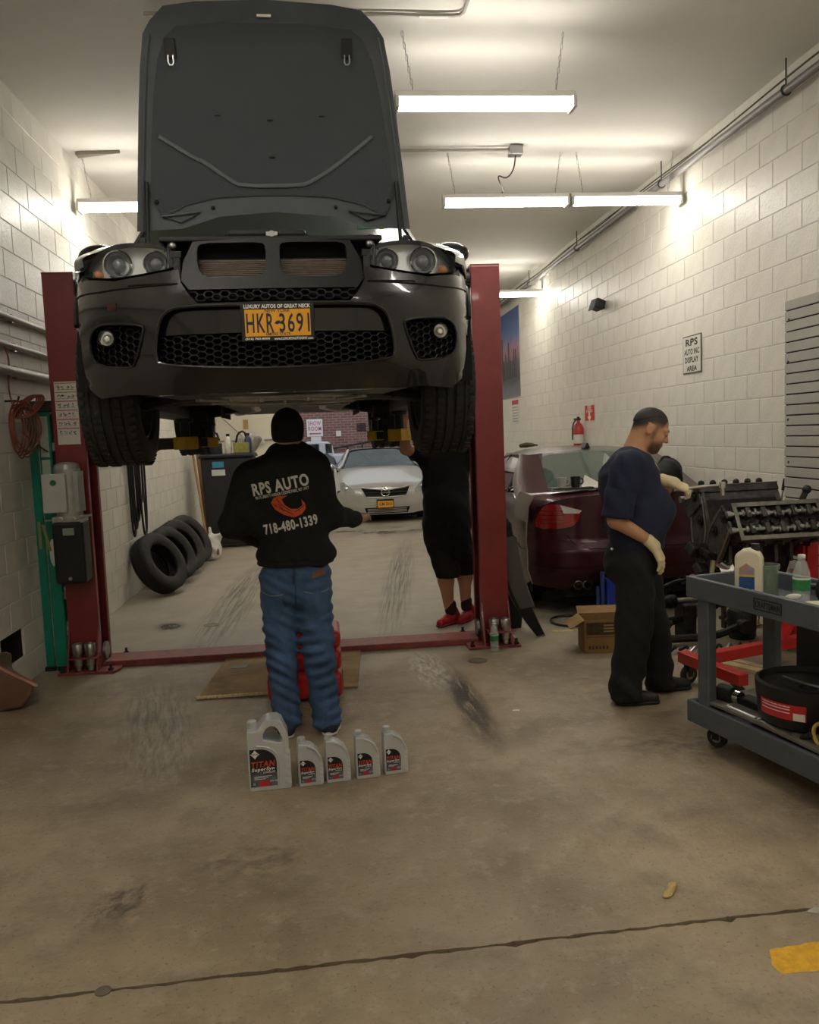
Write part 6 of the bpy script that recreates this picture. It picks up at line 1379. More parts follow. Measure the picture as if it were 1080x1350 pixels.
def b6(t):
    mb = MB(); mb.tube([(-.25, 0, .33), (0, .02, .42), (.2, .05, .36), (.35, .05, .3)], .016, 8, smooth=2); mb.tube([(-.2, .05, .02), (-.1, .03, .38)], .015, 8); mb.build('link_rod', m_diron, t)
    mb = MB(); mb.ball((.35, .05, .3), .035); mb.cyl((.35, .05, .0), (.35, .05, .3), .02, n=10); mb.build('ball_joint', m_iron, t)
heap('suspension_link', 'thin black suspension link standing over the parts heap', 'car part', (.15, .38), b6)
def b7(t):
    mb = MB(); mb.add([(-.12, -.1, .02), (.16, -.1, .02), (.2, .15, .05), (-.08, .15, .05)], [(0, 1, 2, 3)]); mb.build('sheet', m_card, t, solid=.01, smooth=0)
    for k in range(5): mb = MB(); mb.box((-.1+.06*k, .0+.02*k, .06+.015*(k % 2)), (.05, .12, .03), (.2*k, .3, .4*k)); mb.build('bracket', m_iron, t, smooth=0, bevel=.006)
heap('metal_bracket_pile', 'rusty brackets on a cardboard sheet beside the heap', 'car part', (.62, .45), b7)
# items behind the stand upright
t = thing('storage_carton', 'plain tan carton standing behind the engine stand', 'box', (float(atY(1058, 850, 5.75)[0]), 5.75, 0)); mb = MB(); mb.bb((-.16, 0, 0), (.16, .25, .42)); mb.build('carton_body', mat('tan_cardboard', 'a98d62', .85, var=.06), t, smooth=0); mb = MB(); mb.bb((-.02, -.002, .3), (.1, 0, .36)); mb.build('carton_label', m_label, t, smooth=0)
t = thing('red_bucket', 'small red bucket between the stand and tan carton', 'bucket', (float(atY(1028, 850, 5.6)[0]), 5.6, 0)); mb = MB(); mb.lathe([(.07, 0), (.09, .26), (.095, .27), (.088, .27), (.066, .01)], n=24); mb.build('bucket_body', mat('bucket_red', 'b0242a', .4), t); mb = MB(); mb.tube([(.09*math.cos(a), .0, .26+.09*math.sin(a)*-.6) for a in np.linspace(0, math.pi, 10)], .004, 6); mb.build('bucket_handle', m_steel, t)
t = thing('cut_timber', 'short pale wooden board on the floor under the engine stand', 'board', (*atZ(972, 885)[:2], 0)); mb = MB(); mb.box((.05, .05, .012), (.08, .5, .02), (0, 0, .5)); mb.box((.15, .05, .012), (.06, .5, .02), (0, 0, .5)); mb.build('board', mat('pale_wood', 'c2ab80', .7, var=.15, vscale=12), t, smooth=0)
# black bumper cover leaning on the right post, and a second dark trim behind it
t = thing('bumper_trim', 'long black plastic bumper trim leaning on the right lift post', 'car part', (float(atZ(710, 838)[0]), float(atZ(710, 838)[1]), 0))
top_ = Vector(atY(670, 690, 6.45))-Vector(t.location); bot = Vector((.03, 0, .0))
rg = []
for k in range(9):
    u = k/8; c = bot.lerp(top_, u)+Vector((-.05*math.sin(u*math.pi), .0, 0)); wd = .05+.09*math.sin(min(1, u*1.6)*math.pi*.6)*(1-u*.55)
    rg.append([c+Vector((-wd, -.02, 0)), c+Vector((0, -.05, .02)), c+Vector((.02, -.03, 0)), c+Vector((.01, .02, 0)), c+Vector((-wd, .01, 0))])
mb = MB(); mb.loft(rg); mb.v = [(x, y, max(z, .003)) for x, y, z in mb.v]; mb.build('trim_shell', mat('scuffed_black', '121211', .4, var=.5, vscale=9), t, smooth=40)
mb = MB(); mb.loft([[q+Vector((.025, -.01, 0)) for q in r[:3]] for r in rg[2:8]], closed=False, caps=False); mb.build('trim_edge', mat('grey_edge', '4a4844', .4), t)
t = thing('fender_liner', 'flat black fender liner standing behind the bumper trim', 'car part', (float(atY(683, 830, 6.62)[0]), 6.62, 0)); mb = MB(); mb.prism([(-.11, .0), (.03, 0), (.05, .16), (.0, .55), (-.05, .9), (-.1, .95)], 0, .03, 'xz'); mb.build('liner_shell', m_black, t, smooth=0, bevel=.008)
# water bottle at the post foot
p = atY(652, 848, 5.95); t = thing('water_bottle', 'small clear water bottle with green label at the right lift post foot', 'bottle', (p[0], p[1], 0)); water_bottle(t, .215, .033)
# ------------------------------------------------ right wall
def on_right(px, py, d=.004): p = atX(px, py, XR-.004-d); return p
def wallbox(y0, y1, z0, z1, t, m, parent, name, d=.0, **k):
    mb = MB(); mb.bb((XR-.006-d-t, y0, z0), (XR-.006-d, y1, z1)); return mb.build(name, m, parent, smooth=0, **k)
a = on_right(901, 445); b = on_right(925, 440); z1, z0_ = float(a[2]), float(on_right(925, 490)[2]); y0, y1 = float(b[1]), float(a[1])
sg = thing('display_sign', 'white wall sign reading RPS AUTO INC DISPLAY AREA', 'sign', (XR-.006, (y0+y1)/2, z0_)); 
def loc(o, parent):
    o.location = tuple(-Vector(parent.location)); return o
loc(wallbox(y0, y1, z0_, z1, .006, mat('sign_border', '55585a', .5), sg, 'sign_board'), sg); loc(wallbox(y0+.012, y1-.012, z0_+.012, z1-.012, .002, m_label, sg, 'sign_face', .006), sg)
hz = z1-z0_
for i, (tx_, fz, sz) in enumerate((('RPS', .82, .135), ('AUTO INC', .57, .092), ('DISPLAY', .36, .095), ('AREA', .13, .098))):
    o = lettering(tx_, sz, m_print, frame((XR-.0148, (y0+y1)/2, z0_+hz*fz), (0, -1, 0), (0, 0, 1)), sg, bold=.035, spacing=1.1, fit=((y1-y0)*(.66, .82, .74, .56)[i], hz*(.19, .155, .155, .14)[i])); loc(o, sg)
# grey slat wall
ya, za = 6.06, 2.50; sl = thing('slatwall_panel', 'grey slatwall panel at the right edge of the wall', 'wall panel', (XR-.03, ya, .9))
zs_ = za; k = 0
while zs_ > .55:
    mb = MB(); mb.bb((-.012, -1.6, zs_-.068-.9), (.0, 0, zs_-.9)); mb.build('slat', mat('slat_grey', 'aaa69d', .55, var=.04), sl, smooth=0, bevel=.003); zs_ -= .0775; k += 1
mb = MB(); mb.bb((.001, -1.6, .5-.9), (.02, 0, za-.9)); mb.build('backing', mat('slot_dark', '2b2623', .8), sl, smooth=0)
for yy, zz in ((-.06, 2.36), (-.05, 2.05), (-.05, 1.62), (-.06, 1.30), (-.12, .98)):
    mb = MB(); mb.cyl((-.015, yy, zz-.9), (-.011, yy, zz-.9), .01, n=10); mb.build('screw', m_dsteel, sl)
# floodlight / sensor
p = on_right(796, 402); t = thing('wall_floodlight', 'black floodlight on bracket high on the right wall', 'light', (XR-.006, p[1], p[2]))
mb = MB(); mb.box((-.09, -.02, 0), (.12, .2, .12), (0, .35, .1)); mb.build('lamp_body', m_black, t, smooth=0, bevel=.015); mb = MB(); mb.bb((-.05, -.03, -.05), (0, .03, .05)); mb.build('bracket', m_dsteel, t, smooth=0); mb = MB(); mb.box((-.155, -.025, -.02), (.01, .17, .09), (0, .35, .1)); mb.build('lamp_glass', m_trim, t, smooth=0)
# extinguisher with its sign
p = on_right(771, 588); ptop = on_right(771, 562); t = thing('fire_extinguisher', 'red fire extinguisher hanging on the right wall above the sedan', 'fire extinguisher', (XR-.09, p[1], float(p[2])-.06))
mb = MB(); mb.lathe([(.055, 0), (.07, .02), (.07, .30), (.055, .35), (.025, .38), (.022, .41)], n=24); mb.build('cylinder', mat('extinguisher_red', 'b3262a', .3, coat=.6), t); mb = MB(); mb.lathe([(.0705, .10), (.0705, .22)], n=24, caps=False); mb.build('label', m_label, t); mb = MB(); mb.bb((-.06, -.015, .41), (.03, .015, .44)); mb.cyl((0, 0, .4), (0, 0, .46), .02); mb.build('valve', m_black, t, smooth=0); mb = MB(); mb.tube([(-.03, -.03, .43), (-.1, -.06, .36), (-.1, -.05, .15)], .01, 6, smooth=1); mb.build('hose', m_black, t)
a = on_right(772, 535); b = on_right(783, 554); y0, y1 = float(b[1])-.02, float(a[1])+.02; z0_, z1 = float(b[2]), float(a[2]); t = thing('extinguisher_sign', 'red fire extinguisher arrow sign above the extinguisher', 'sign', (XR-.006, (y0+y1)/2, z0_))
loc(wallbox(y0, y1, z0_, z1, .004, mat('sign_red', 'c0342e', .5), t, 'sign_board'), t)
loc(lettering('FIRE', .09, m_wprint, frame((XR-.0115, (y0+y1)/2, z0_+(z1-z0_)*.83), (0, -1, 0), (0, 0, 1)), t, bold=.02), t); loc(lettering('EXTINGUISHER', .05, m_wprint, frame((XR-.0115, (y0+y1)/2, z0_+(z1-z0_)*.60), (0, -1, 0), (0, 0, 1)), t, bold=.01, xscale=.75), t)
yc = (y0+y1)/2; zz = z0_+(z1-z0_)*.28; mb = MB(); mb.prism([(yc-.03, zz+.07), (yc+.03, zz+.07), (yc+.03, zz), (yc+.07, zz), (yc, zz-.07), (yc-.07, zz), (yc-.03, zz)], XR-.0125, XR-.0101, 'yz'); loc(mb.build('arrow', m_wprint, t, smooth=0), t)
# poster of a city skyline at dusk (flat print) and notice below
yq0, yq1 = 12.6, 13.9; sgn = atX(684, 405, XR); zt_ = float(atX(684, 405, XR)[2]); 
m_post = bpy.data.materials.new('skyline_poster'); m_post.use_nodes = True; nt = m_post.node_tree; bs = nt.nodes['Principled BSDF']; bs.inputs['Roughness'].default_value = .5
tc = nt.nodes.new('ShaderNodeTexCoord'); sp = nt.nodes.new('ShaderNodeSeparateXYZ'); nt.links.new(tc.outputs['Generated'], sp.inputs[0]); nz = nt.nodes.new('ShaderNodeTexNoise'); nz.inputs['Scale'].default_value = 9; nt.links.new(tc.outputs['Generated'], nz.inputs['Vector'])
ad = nt.nodes.new('ShaderNodeMath'); ad.operation = 'MULTIPLY_ADD'; nt.links.new(nz.outputs[0], ad.inputs[0]); ad.inputs[1].default_value = .16; nt.links.new(sp.outputs[2], ad.inputs[2])
cr = nt.nodes.new('ShaderNodeValToRGB'); nt.links.new(ad.outputs[0], cr.inputs[0])
for i, (ps, h) in enumerate(((0.0, '8f8f95'), (.22, '6f6f74'), (.27, '54575c'), (.48, '6d6468'), (.58, 'b0818c'), (.68, 'a48aa6'), (.78, '5f78ae'), (1.0, '3c5a9c'))):
    e = cr.color_ramp.elements[i] if i < 2 else cr.color_ramp.elements.new(ps); e.position = ps; e.color = (*rgb(h), 1)
nt.links.new(cr.outputs[0], bs.inputs['Base Color'])
pz1 = float(atX(672, 408, XR)[2]); pts = [atX(684, 402, XR), atX(684, 522, XR)]
yq0 = float(pts[0][1]); yq1 = min(yq0+1.7, YB-.02)
P_ = thing('skyline_poster', 'tall blue and pink city skyline poster on the far right wall', 'poster', (XR-.006, (yq0+yq1)/2, 2.1))
ztp = 1.62+(EYE-EYE)+ (577-0.0)/1e9
def zat(px, py, y): return float((np.array([0, 0, EYE])+ray(px, py)*(y/ray(px, py)[1]))[2])
zb_, zt2 = zat(684, 522, yq0), zat(684, 402, yq0)
mb = MB(); mb.bb((-.008, yq0-(yq0+yq1)/2, zb_-2.1), (0, yq1-(yq0+yq1)/2, zt2-2.1)); mb.build('poster_sheet', m_post, P_, smooth=0)
for k in range(9):
    w_ = .06+.05*random.random(); h_ = (.3+.5*random.random()); yy = -.6+.14*k; mb = MB(); mb.bb((-.010, yy, zb_-2.1+.35), (-.008, yy+w_, zb_-2.1+.35+h_)); mb.build('tower', mat('tower_print', '4b4a4f', .6, var=.3, vscale=20), P_, smooth=0)
t = thing('notice_sheet', 'white notice with red heading below the skyline poster', 'notice', (XR-.006, yq0+.45, 1.5)); za_, zb2 = zat(672, 527, yq0+.4), zat(672, 560, yq0+.4)
mb = MB(); mb.bb((-.004, -.28, zb2-1.5), (0, .28, za_-1.5)); mb.build('sheet', m_label, t, smooth=0); mb = MB(); mb.bb((-.005, -.26, za_-1.5-.09), (-.004, .26, za_-1.5-.01)); mb.build('heading', mat('notice_red', 'b5484c', .6), t, smooth=0)
for k in range(6): mb = MB(); mb.bb((-.005, -.24, za_-1.5-.15-.05*k), (-.004, .24, za_-1.5-.14-.05*k)); mb.build('text_line', mat('print_grey', '77777c', .7), t, smooth=0)
# pipe and cables under the ceiling along the right wall
z_p = 3.98; x_p = XR-.10; t = thing('ceiling_pipe', 'long grey pipe slung under the ceiling along the right wall', 'pipe', (x_p, 5.0, z_p))
mb = MB(); mb.cyl((0, -7, 0), (0, YB-5.05, 0), .03, n=14); mb.build('pipe_run', mat('grey_pipe', '7d7a77', .5, metal=.3), t)
mb = MB(); mb.tube([(.0, y, .075+.012*math.sin(y*2.2)) for y in np.linspace(-7, YB-5.05, 50)], .007, 5); mb.build('cable', mat('cable_dark', '4a4644', .6), t)
mb = MB(); mb.tube([(-.02, y, .055+.015*math.sin(y*1.3+1)) for y in np.linspace(-7, YB-5.05, 50)], .005, 5); mb.build('cable', MATS['cable_dark'], t)
for y in (-3.0, .95, 3.2, 6.0, 8.6):
    mb = MB(); mb.cyl((0, y, .03), (0, y, ZC-z_p), .006, n=8); mb.tube([(.035*math.cos(a), y, .035*math.sin(a)) for a in np.linspace(0, 6.283, 14)[:-1]], .008, 6, closed=True); mb.build('hanger', m_dsteel, t)
# ================================================================ left side
m_green = mat('green_fibreglass', '0d7a62', 0.4, var=0.12, vscale=14, bump=.1, bscale=90)
# folded step ladder leaning between wall and post
lb0 = atZ(62, 882); t = thing('step_ladder', 'folded green fibreglass step ladder leaning beside the left post', 'ladder', (XL+.06, float(lb0[1])-.05, 0))
def rail(x, y, h, lean, d, w, m, name):
    mb = MB(); P = [(0, 0), (w, 0), (w, d), (0, d)]
    mb.add([(x+px, y+py, 0.003) for px, py in P]+[(x+px, y+py+lean, h) for px, py in P], [(0, 3, 2, 1), (4, 5, 6, 7), (0, 1, 5, 4), (1, 2, 6, 5), (2, 3, 7, 6), (3, 0, 4, 7)]); return mb.build(name, m, t, smooth=0, bevel=.004)
Hl = float(atY(60, 540, float(lb0[1]))[2])
rail(-.03, .0, Hl, .0, .03, .055, m_green, 'ladder_rail'); r2 = rail(.045, -.02, Hl-.02, .0, .03, .085, m_green, 'ladder_rail')
rail(-.03, .45, Hl, -.05, .03, .05, m_green, 'ladder_rail'); rail(.06, .45, Hl-.02, -.05, .03, .07, m_green, 'ladder_rail')
for k in range(7):
    z = .25+k*.27; mb = MB(); mb.bb((.06, .0, z), (.15, .46, z+.06)); mb.build('ladder_step', mat('ladder_aluminium', 'a9a69e', .4, metal=.5), t, smooth=0, bevel=.004)
mb = MB(); mb.bb((-.03, -.02, Hl-.02), (.20, .45, Hl+.06)); mb.build('ladder_top', m_dsteel, t, smooth=0, bevel=.01)
for z0, z1 in ((Hl-.34, Hl-.05), (Hl-.66, Hl-.36)):
    mb = MB(); mb.bb((.058, -.0225, z0), (.115, -.02, z1)); mb.build('warning_label', mat('worn_label', 'b6b9ae', .6, var=.12, vscale=25), r2, smooth=0)
mb = MB(); mb.prism([(.088+.026*math.cos(a), 1.02-.15+.10*math.sin(a)) for a in np.linspace(0, 6.283, 25)[:-1]], -.0225, -.02, 'xz'); mb.build('oval_label', m_label, r2, smooth=0)
for x in (-.03, .06):
    mb = MB(); mb.bb((x-.004, -.025, 0), (x+.07, .02, .03)); mb.build('rubber_foot', m_black, t, smooth=0)
mb = MB(); mb.box((.05, -.024, Hl-.92), (.02, .004, .2), (0, -.2, 0)); mb.box((.0, -.01, Hl-.9), (.02, .004, .2)); mb.build('tape_mark', mat('ochre_paint', '8f8f55', .7), t, smooth=0)
# rails (conduits) fixed along the wall
for i, (pa, pb) in enumerate((((0, 415), (62, 437)), ((0, 453), (65, 476)), ((0, 487), (68, 505)))):
    a = atX(*pa, XL+.02); r = .022 if i < 2 else .035
    t = thing('wall_conduit', ('upper', 'middle', 'thick lower')[i]+' grey conduit running along the left wall', 'conduit', (XL+.03, 6.5, float(a[2])))
    mb = MB(); mb.cyl((0, -9, 0), (0, .9, 0), r, n=12); mb.build('conduit_run', mat('conduit_grey', '9c978d', .5, metal=.2), t)
    for y in (-3, -1.6, -.4, .5): mb = MB(); mb.bb((-.03, y-.02, -r-.008), (.004, y+.02, r+.008)); mb.build('clip', m_zinc, t, smooth=0)
# coiled orange extension cord on a hook
c = atX(20, 560, XL+.06); t = thing('extension_cord', 'coiled orange-brown extension cord hanging on the left wall', 'cord', (XL+.06, float(c[1]), float(c[2])))
m_cord = mat('orange_cord', '74392b', .55, var=.1)
for k in range(7):
    w_ = .05+.012*k; h_ = .15+.02*(k % 3); mb = MB(); ph = .2*k
    mb.tube([(.05+.012*(k-3)+(.035+.005*k)*math.sin(a)*(1-.35*math.cos(a)), -.02+.5*w_*math.sin(a), -.04-h_*math.cos(a)+.012*math.sin(2*a+ph)) for a in np.linspace(0, 6.283, 26)[:-1]], .0055, 6, closed=True); mb.build('cord_loop', m_cord, t)
for k in range(5):
    mb = MB(); mb.tube([(.07+.012*k+.06*math.cos(a), .02+.05*math.cos(a)+.03*math.sin(a), .12+.06*math.sin(a)+.05*math.cos(a)) for a in np.linspace(0, 6.283, 20)[:-1]], .0055, 6, closed=True); mb.build('cord_loop', m_cord, t)
up = atX(15, 458, XL+.03); mb = MB(); mb.tube([(0, 0, .1), (-.02, -.02, .25), (-.02, .05, .42), (-.025, -.0, float(up[2])-float(c[2])), (-.025, -.3, float(up[2])-float(c[2])+.05)], .0055, 6, smooth=2); mb.build('cord_tail', m_cord, t)
mb = MB(); mb.tube([(.02, .06, -.05), (.1, .3, -.2), (.22, .5, -.28), (.32, .55, -.32)], .0055, 6, smooth=2); mb.build('cord_tail', m_cord, t)
mb = MB(); mb.tube([(-.055, 0, .16), (.03, 0, .16), (.04, 0, .19)], .008, 6); mb.build('hook', m_dsteel, t)
# air hose coils hanging on the wall
c = atX(178, 640, XL+.05); t = thing('air_hose', 'black air hose hanging in long loops on the left wall', 'hose', (XL+.05, float(c[1]), float(c[2])))
zt_ = .45; zlow = [float(atX(176, y, XL+.05)[2])-float(c[2]) for y in (710, 700, 690, 680, 665, 712)]
for k in range(6):
    y0 = -.16+.05*k; w_ = .10+.02*(k % 3); zl = zlow[k]; mb = MB()
    mb.tube([(.012*k, y0-w_, zt_), (.012*k, y0-w_*.95, zl*.3), (.012*k, y0-w_*.6, zl*.88), (.012*k, y0, zl), (.012*k, y0+w_*.6, zl*.88), (.012*k, y0+w_, zl*.3), (.012*k, y0+w_, zt_)], .012, 6, smooth=2); mb.build('hose_loop', m_black, t)
mb = MB(); mb.tube([(.02, .3, zt_), (.02, .31, -.1), (.02, .33, float(atX(192, 705, XL+.05)[2])-float(c[2]))], .009, 6, smooth=1); mb.build('hose_tail', m_black, t)
mb = MB(); mb.cyl((-.04, -.05, zt_), (.1, -.05, zt_), .02, n=10); mb.bb((-.04, -.2, zt_-.01), (.09, .35, zt_+.01)); mb.build('hose_hook', m_dsteel, t, smooth=0)
# four loose tyres tipped against the wall
tyre_mesh = None
def tyre_profile(R, Wd):
    h = Wd/2; pr = [(R*.60, -h*.75), (R*.66, -h*.95), (R*.80, -h), (R*.93, -h*.94), (R*.98, -h*.8)]
    for c in (-.5, -.17, .17, .5): pr += [(R, h*(c-.06)), (R-.008, h*(c-.05)), (R-.008, h*(c+.05)), (R, h*(c+.06))]
    pr += [(R*.98, h*.8), (R*.93, h*.94), (R*.80, h), (R*.66, h*.95), (R*.60, h*.75), (R*.60, h*.55), (R*.74, h*.5), (R*.84, h*.2), (R*.84, -h*.2), (R*.74, -h*.5), (R*.60, -h*.55)]
    return pr
m_tyre2 = mat('dusty_tyre_rubber', '2c2a27', .8, var=.25, vscale=10, bump=.3, bscale=120)
for k, (px, py, R, lab) in enumerate(((222, 781, .34, 'nearest loose tyre in the row leaning on the left wall'), (238, 757, .34, 'second loose tyre leaning on the left wall'), (254, 748, .35, 'third loose tyre, brownish inside, on the left wall'), (268, 741, .35, 'farthest loose tyre in the row by the white bag'))):
    yy_ = (9.2, 9.88, 10.52, 11.15)[k]; p = (float(atZ(px-3, py)[0]), yy_, 0); tilt = .60; Wd = .21
    t = thing('loose_tyre', lab, 'tyre', (float(p[0]), float(p[1]), 0), group='tyres leaning on the left wall')
    # axis tilted: top leans to the wall, tread facing the camera a little
    # wheel plane leans towards the wall by tilt and is turned by yaw
    ax = Vector((.80, -.34, .48)).normalized()
    mb = MB(); mb.lathe(tyre_profile(R, Wd), (0, 0, 0), ax, 48, caps=False); mb.f += [tuple(i for i in q) for q in []]
    zmin = min(v[2] for v in mb.v); low = [v for v in mb.v if v[2] < zmin+.02]; lx_ = sum(v[0] for v in low)/len(low); xm = min(v[0] for v in mb.v)
    dx = -lx_; wx = XL+.012-float(p[0])
    if xm+dx < wx: dx = wx-xm
    mb.v = [(x+dx, y, z-zmin+.001) for x, y, z in mb.v]; mb.build('tyre_carcass', m_tyre2, t, smooth=40)
# white bag
p = atZ(281, 738); t = thing('plastic_bag', 'knotted white plastic bag beside the tyres', 'bag', (p[0], p[1], 0)); 
blob('bag_body', [El((0, 0, .16), (.13, .12, .16)), El((.02, 0, .28), (.10, .08, .08), .05), C((-.01, 0, .32), (-.03, .02, .44), .045, .02), C((.03, 0, .30), (.13, -.02, .34), .05, .03), El((-.06, -.03, .08), (.1, .09, .09), .05)], mat('thin_white_plastic', 'dcd8d2', .4, var=.05), t, h=.02, disp=folds(.012, 45, 1), clip=lambda P: .003-P[..., 2])
mb = MB(); mb.ball((.085, -.09, .12), (.02, .012, .045)); mb.build('bag_print', mat('pink_print', '8a5a78', .6), t)
# black wheeled bin with sticker, cluttered top
p = atZ(308, 714); BX, BY = float(p[0]), 13.15; BX = float(atY(300, 700, BY)[0])
t = thing('wheeled_bin', 'tall black wheeled bin with blue and white sticker by the back wall', 'bin', (BX, BY, 0)); zb = float(atY(300, 603, BY)[2])
x0_, x1_ = float(atY(270, 650, BY)[0])-BX, float(atY(338, 650, BY)[0])-BX
rg = [[(x0_*k+.0, -.3*k, z), (x1_*k, -.3*k, z), (x1_*k, .35*k, z), (x0_*k, .35*k, z)] for k, z in ((.82, .05), (.95, zb*.7), (1.0, zb))]
mb = MB(); mb.loft(rg); mb.build('bin_body', mat('bin_black', '232426', .55, var=.1), t, smooth=0, bevel=.03)
mb = MB(); mb.prism([(x0_-.03, zb), (x1_+.03, zb), (x1_, zb+.06), (x0_, zb+.06)], -.34, .4, 'xz'); mb.build('bin_lid', mat('bin_black', '232426', .55), t, smooth=0, bevel=.02)
for s_, z_, c_ in ((0, zb-.10, '3f8fb0'), (0, zb-.22, 'd4d4ce')):
    mb = MB(); mb.box((x0_*.15, -.302, z_), (.17 if c_[0] == '3' else .2, .008, .09)); mb.build('sticker', mat('sticker_'+c_, c_, .5, var=.1, vscale=30), t, smooth=0)
for x in (x0_*.7, x1_*.7): mb = MB(); mb.cyl((x-.03, .3, .1), (x+.03, .3, .1), .1, n=18); mb.build('bin_wheel', m_rub, t)
for i, (nm, lb, ct, dx, col, kind) in enumerate((('wrapped_bundle', 'grey plastic-wrapped bundle on top of the black bin', 'bundle', .35, '8f8a80', 'b'), ('spray_can', 'white spray can standing on the black bin', 'can', .1, 'c9c6b8', 'c'), ('blue_bottle', 'dark blue bottle on the right side of the black bin', 'bottle', .40, '2c3350', 'c'), ('black_tool_case', 'small black tool lying on the left of the bin lid', 'tool', -.12, '1c1c1d', 'x'), ('yellow_carton', 'small yellow-green carton on the black bin', 'carton', .3, '8f8a4a', 'x'))):
    q = thing(nm, lb, ct, (BX+dx, BY+(.15 if kind == 'b' else -.1), zb+.062)); m_ = mat('clutter_%d' % i, col, .55, var=.2, vscale=20)
    if kind == 'b': blob('bundle_body', [El((0, 0, .12), (.2, .15, .13)), El((.1, 0, .2), (.14, .12, .1), .05)], m_, q, h=.025, disp=folds(.015, 30, 2), clip=lambda P: .003-P[..., 2])
    elif kind == 'c':
        mb = MB(); mb.lathe([(.05, 0), (.055, .02), (.055, .2), (.03, .25), (.025, .26)], n=18); mb.build('body', m_, q); mb = MB(); mb.cyl((0, 0, .26), (0, 0, .3), .028); mb.build('cap', m_black, q)
    else:
        mb = MB(); mb.bb((-.12, -.08, 0), (.12, .08, .16)); mb.build('body', m_, q, smooth=0, bevel=.012); mb = MB(); mb.tube([(-.08, 0, .16), (-.05, 0, .3), (.05, 0, .34), (.09, 0, .2)], .018, 6, smooth=1); mb.build('handle', m_black, q)
# brooms / timber against the corner
p = atZ(282, 715); t = thing('wooden_plank', 'worn wooden plank leaning in the corner by the bin', 'plank', (float(p[0])-.02, float(p[1])-.2, 0))
z2 = float(atY(262, 603, float(p[1]))[2]); x2 = float(atY(262, 603, float(p[1]))[0])-float(p[0])
mb = MB(); mb.add([(-.05, 0, 0), (.05, 0, 0), (.05, .04, 0), (-.05, .04, 0), (x2-.05, .25, z2+.3), (x2+.03, .25, z2+.3), (x2+.03, .29, z2+.3), (x2-.05, .29, z2+.3)], [(0, 3, 2, 1), (4, 5, 6, 7), (0, 1, 5, 4), (1, 2, 6, 5), (2, 3, 7, 6), (3, 0, 4, 7)]); mb.build('plank_board', mat('worn_wood', '8c6a45', .7, var=.2, vscale=8, stretch=(8, 8, .6)), t, smooth=0)
t = thing('broom', 'wooden broom handle leaning beside the plank', 'broom', (float(p[0])+.06, 12.6, 0)); mb = MB(); mb.cyl((0, 0, .1), (x2-.02, .25, z2+.1), .018, n=8); mb.build('handle', mat('broom_wood', 'a27f52', .6), t); mb = MB(); mb.bb((-.16, -.04, 0), (.16, .05, .11)); mb.build('brush', mat('bristle', '6b5a44', .9, bump=.6, bscale=80), t, smooth=0, bevel=.01)
# terracotta plastic bin tipped over at the very left
p = atZ(20, 940); t = thing('brown_tub', 'tipped translucent brown plastic tub at the left edge', 'tub', (XL+.16, float(p[1])+.28, 0))
m_tub = mat('brown_tub_plastic', '6e4f3c', .3, var=.12, vscale=8, coat=.4)
rim = [atY(-40, 868, 5.5), atY(48, 900, 5.5), atY(44, 912, 5.35), atY(-40, 890, 5.3)]
q = lambda px, py, y: Vector(atY(px, py, y))-Vector(t.location)
RG = []
for y in (5.62, 5.28):
    RG.append([q(-70, 862, y), q(0, 882, y), q(47, 903, y), q(40, 918, y), q(30, 933, y), q(10, 944, y), q(-30, 948, y), q(-70, 948, y)])
for r in RG:
    for v in r: v.z = max(v.z, .004); v.x = max(v.x, XL+.015-t.location.x)
mb = MB(); mb.loft(RG); mb.build('tub_shell', m_tub, t, smooth=30, bevel=.02, seg=3)
mb = MB(); mb.tube([RG[0][2], RG[1][2], RG[1][1]+Vector((0, 0, .004)), RG[1][0]], .016, 8); mb.build('tub_rim', mat('tub_rim_orange', '8a553c', .35, coat=.4), t)
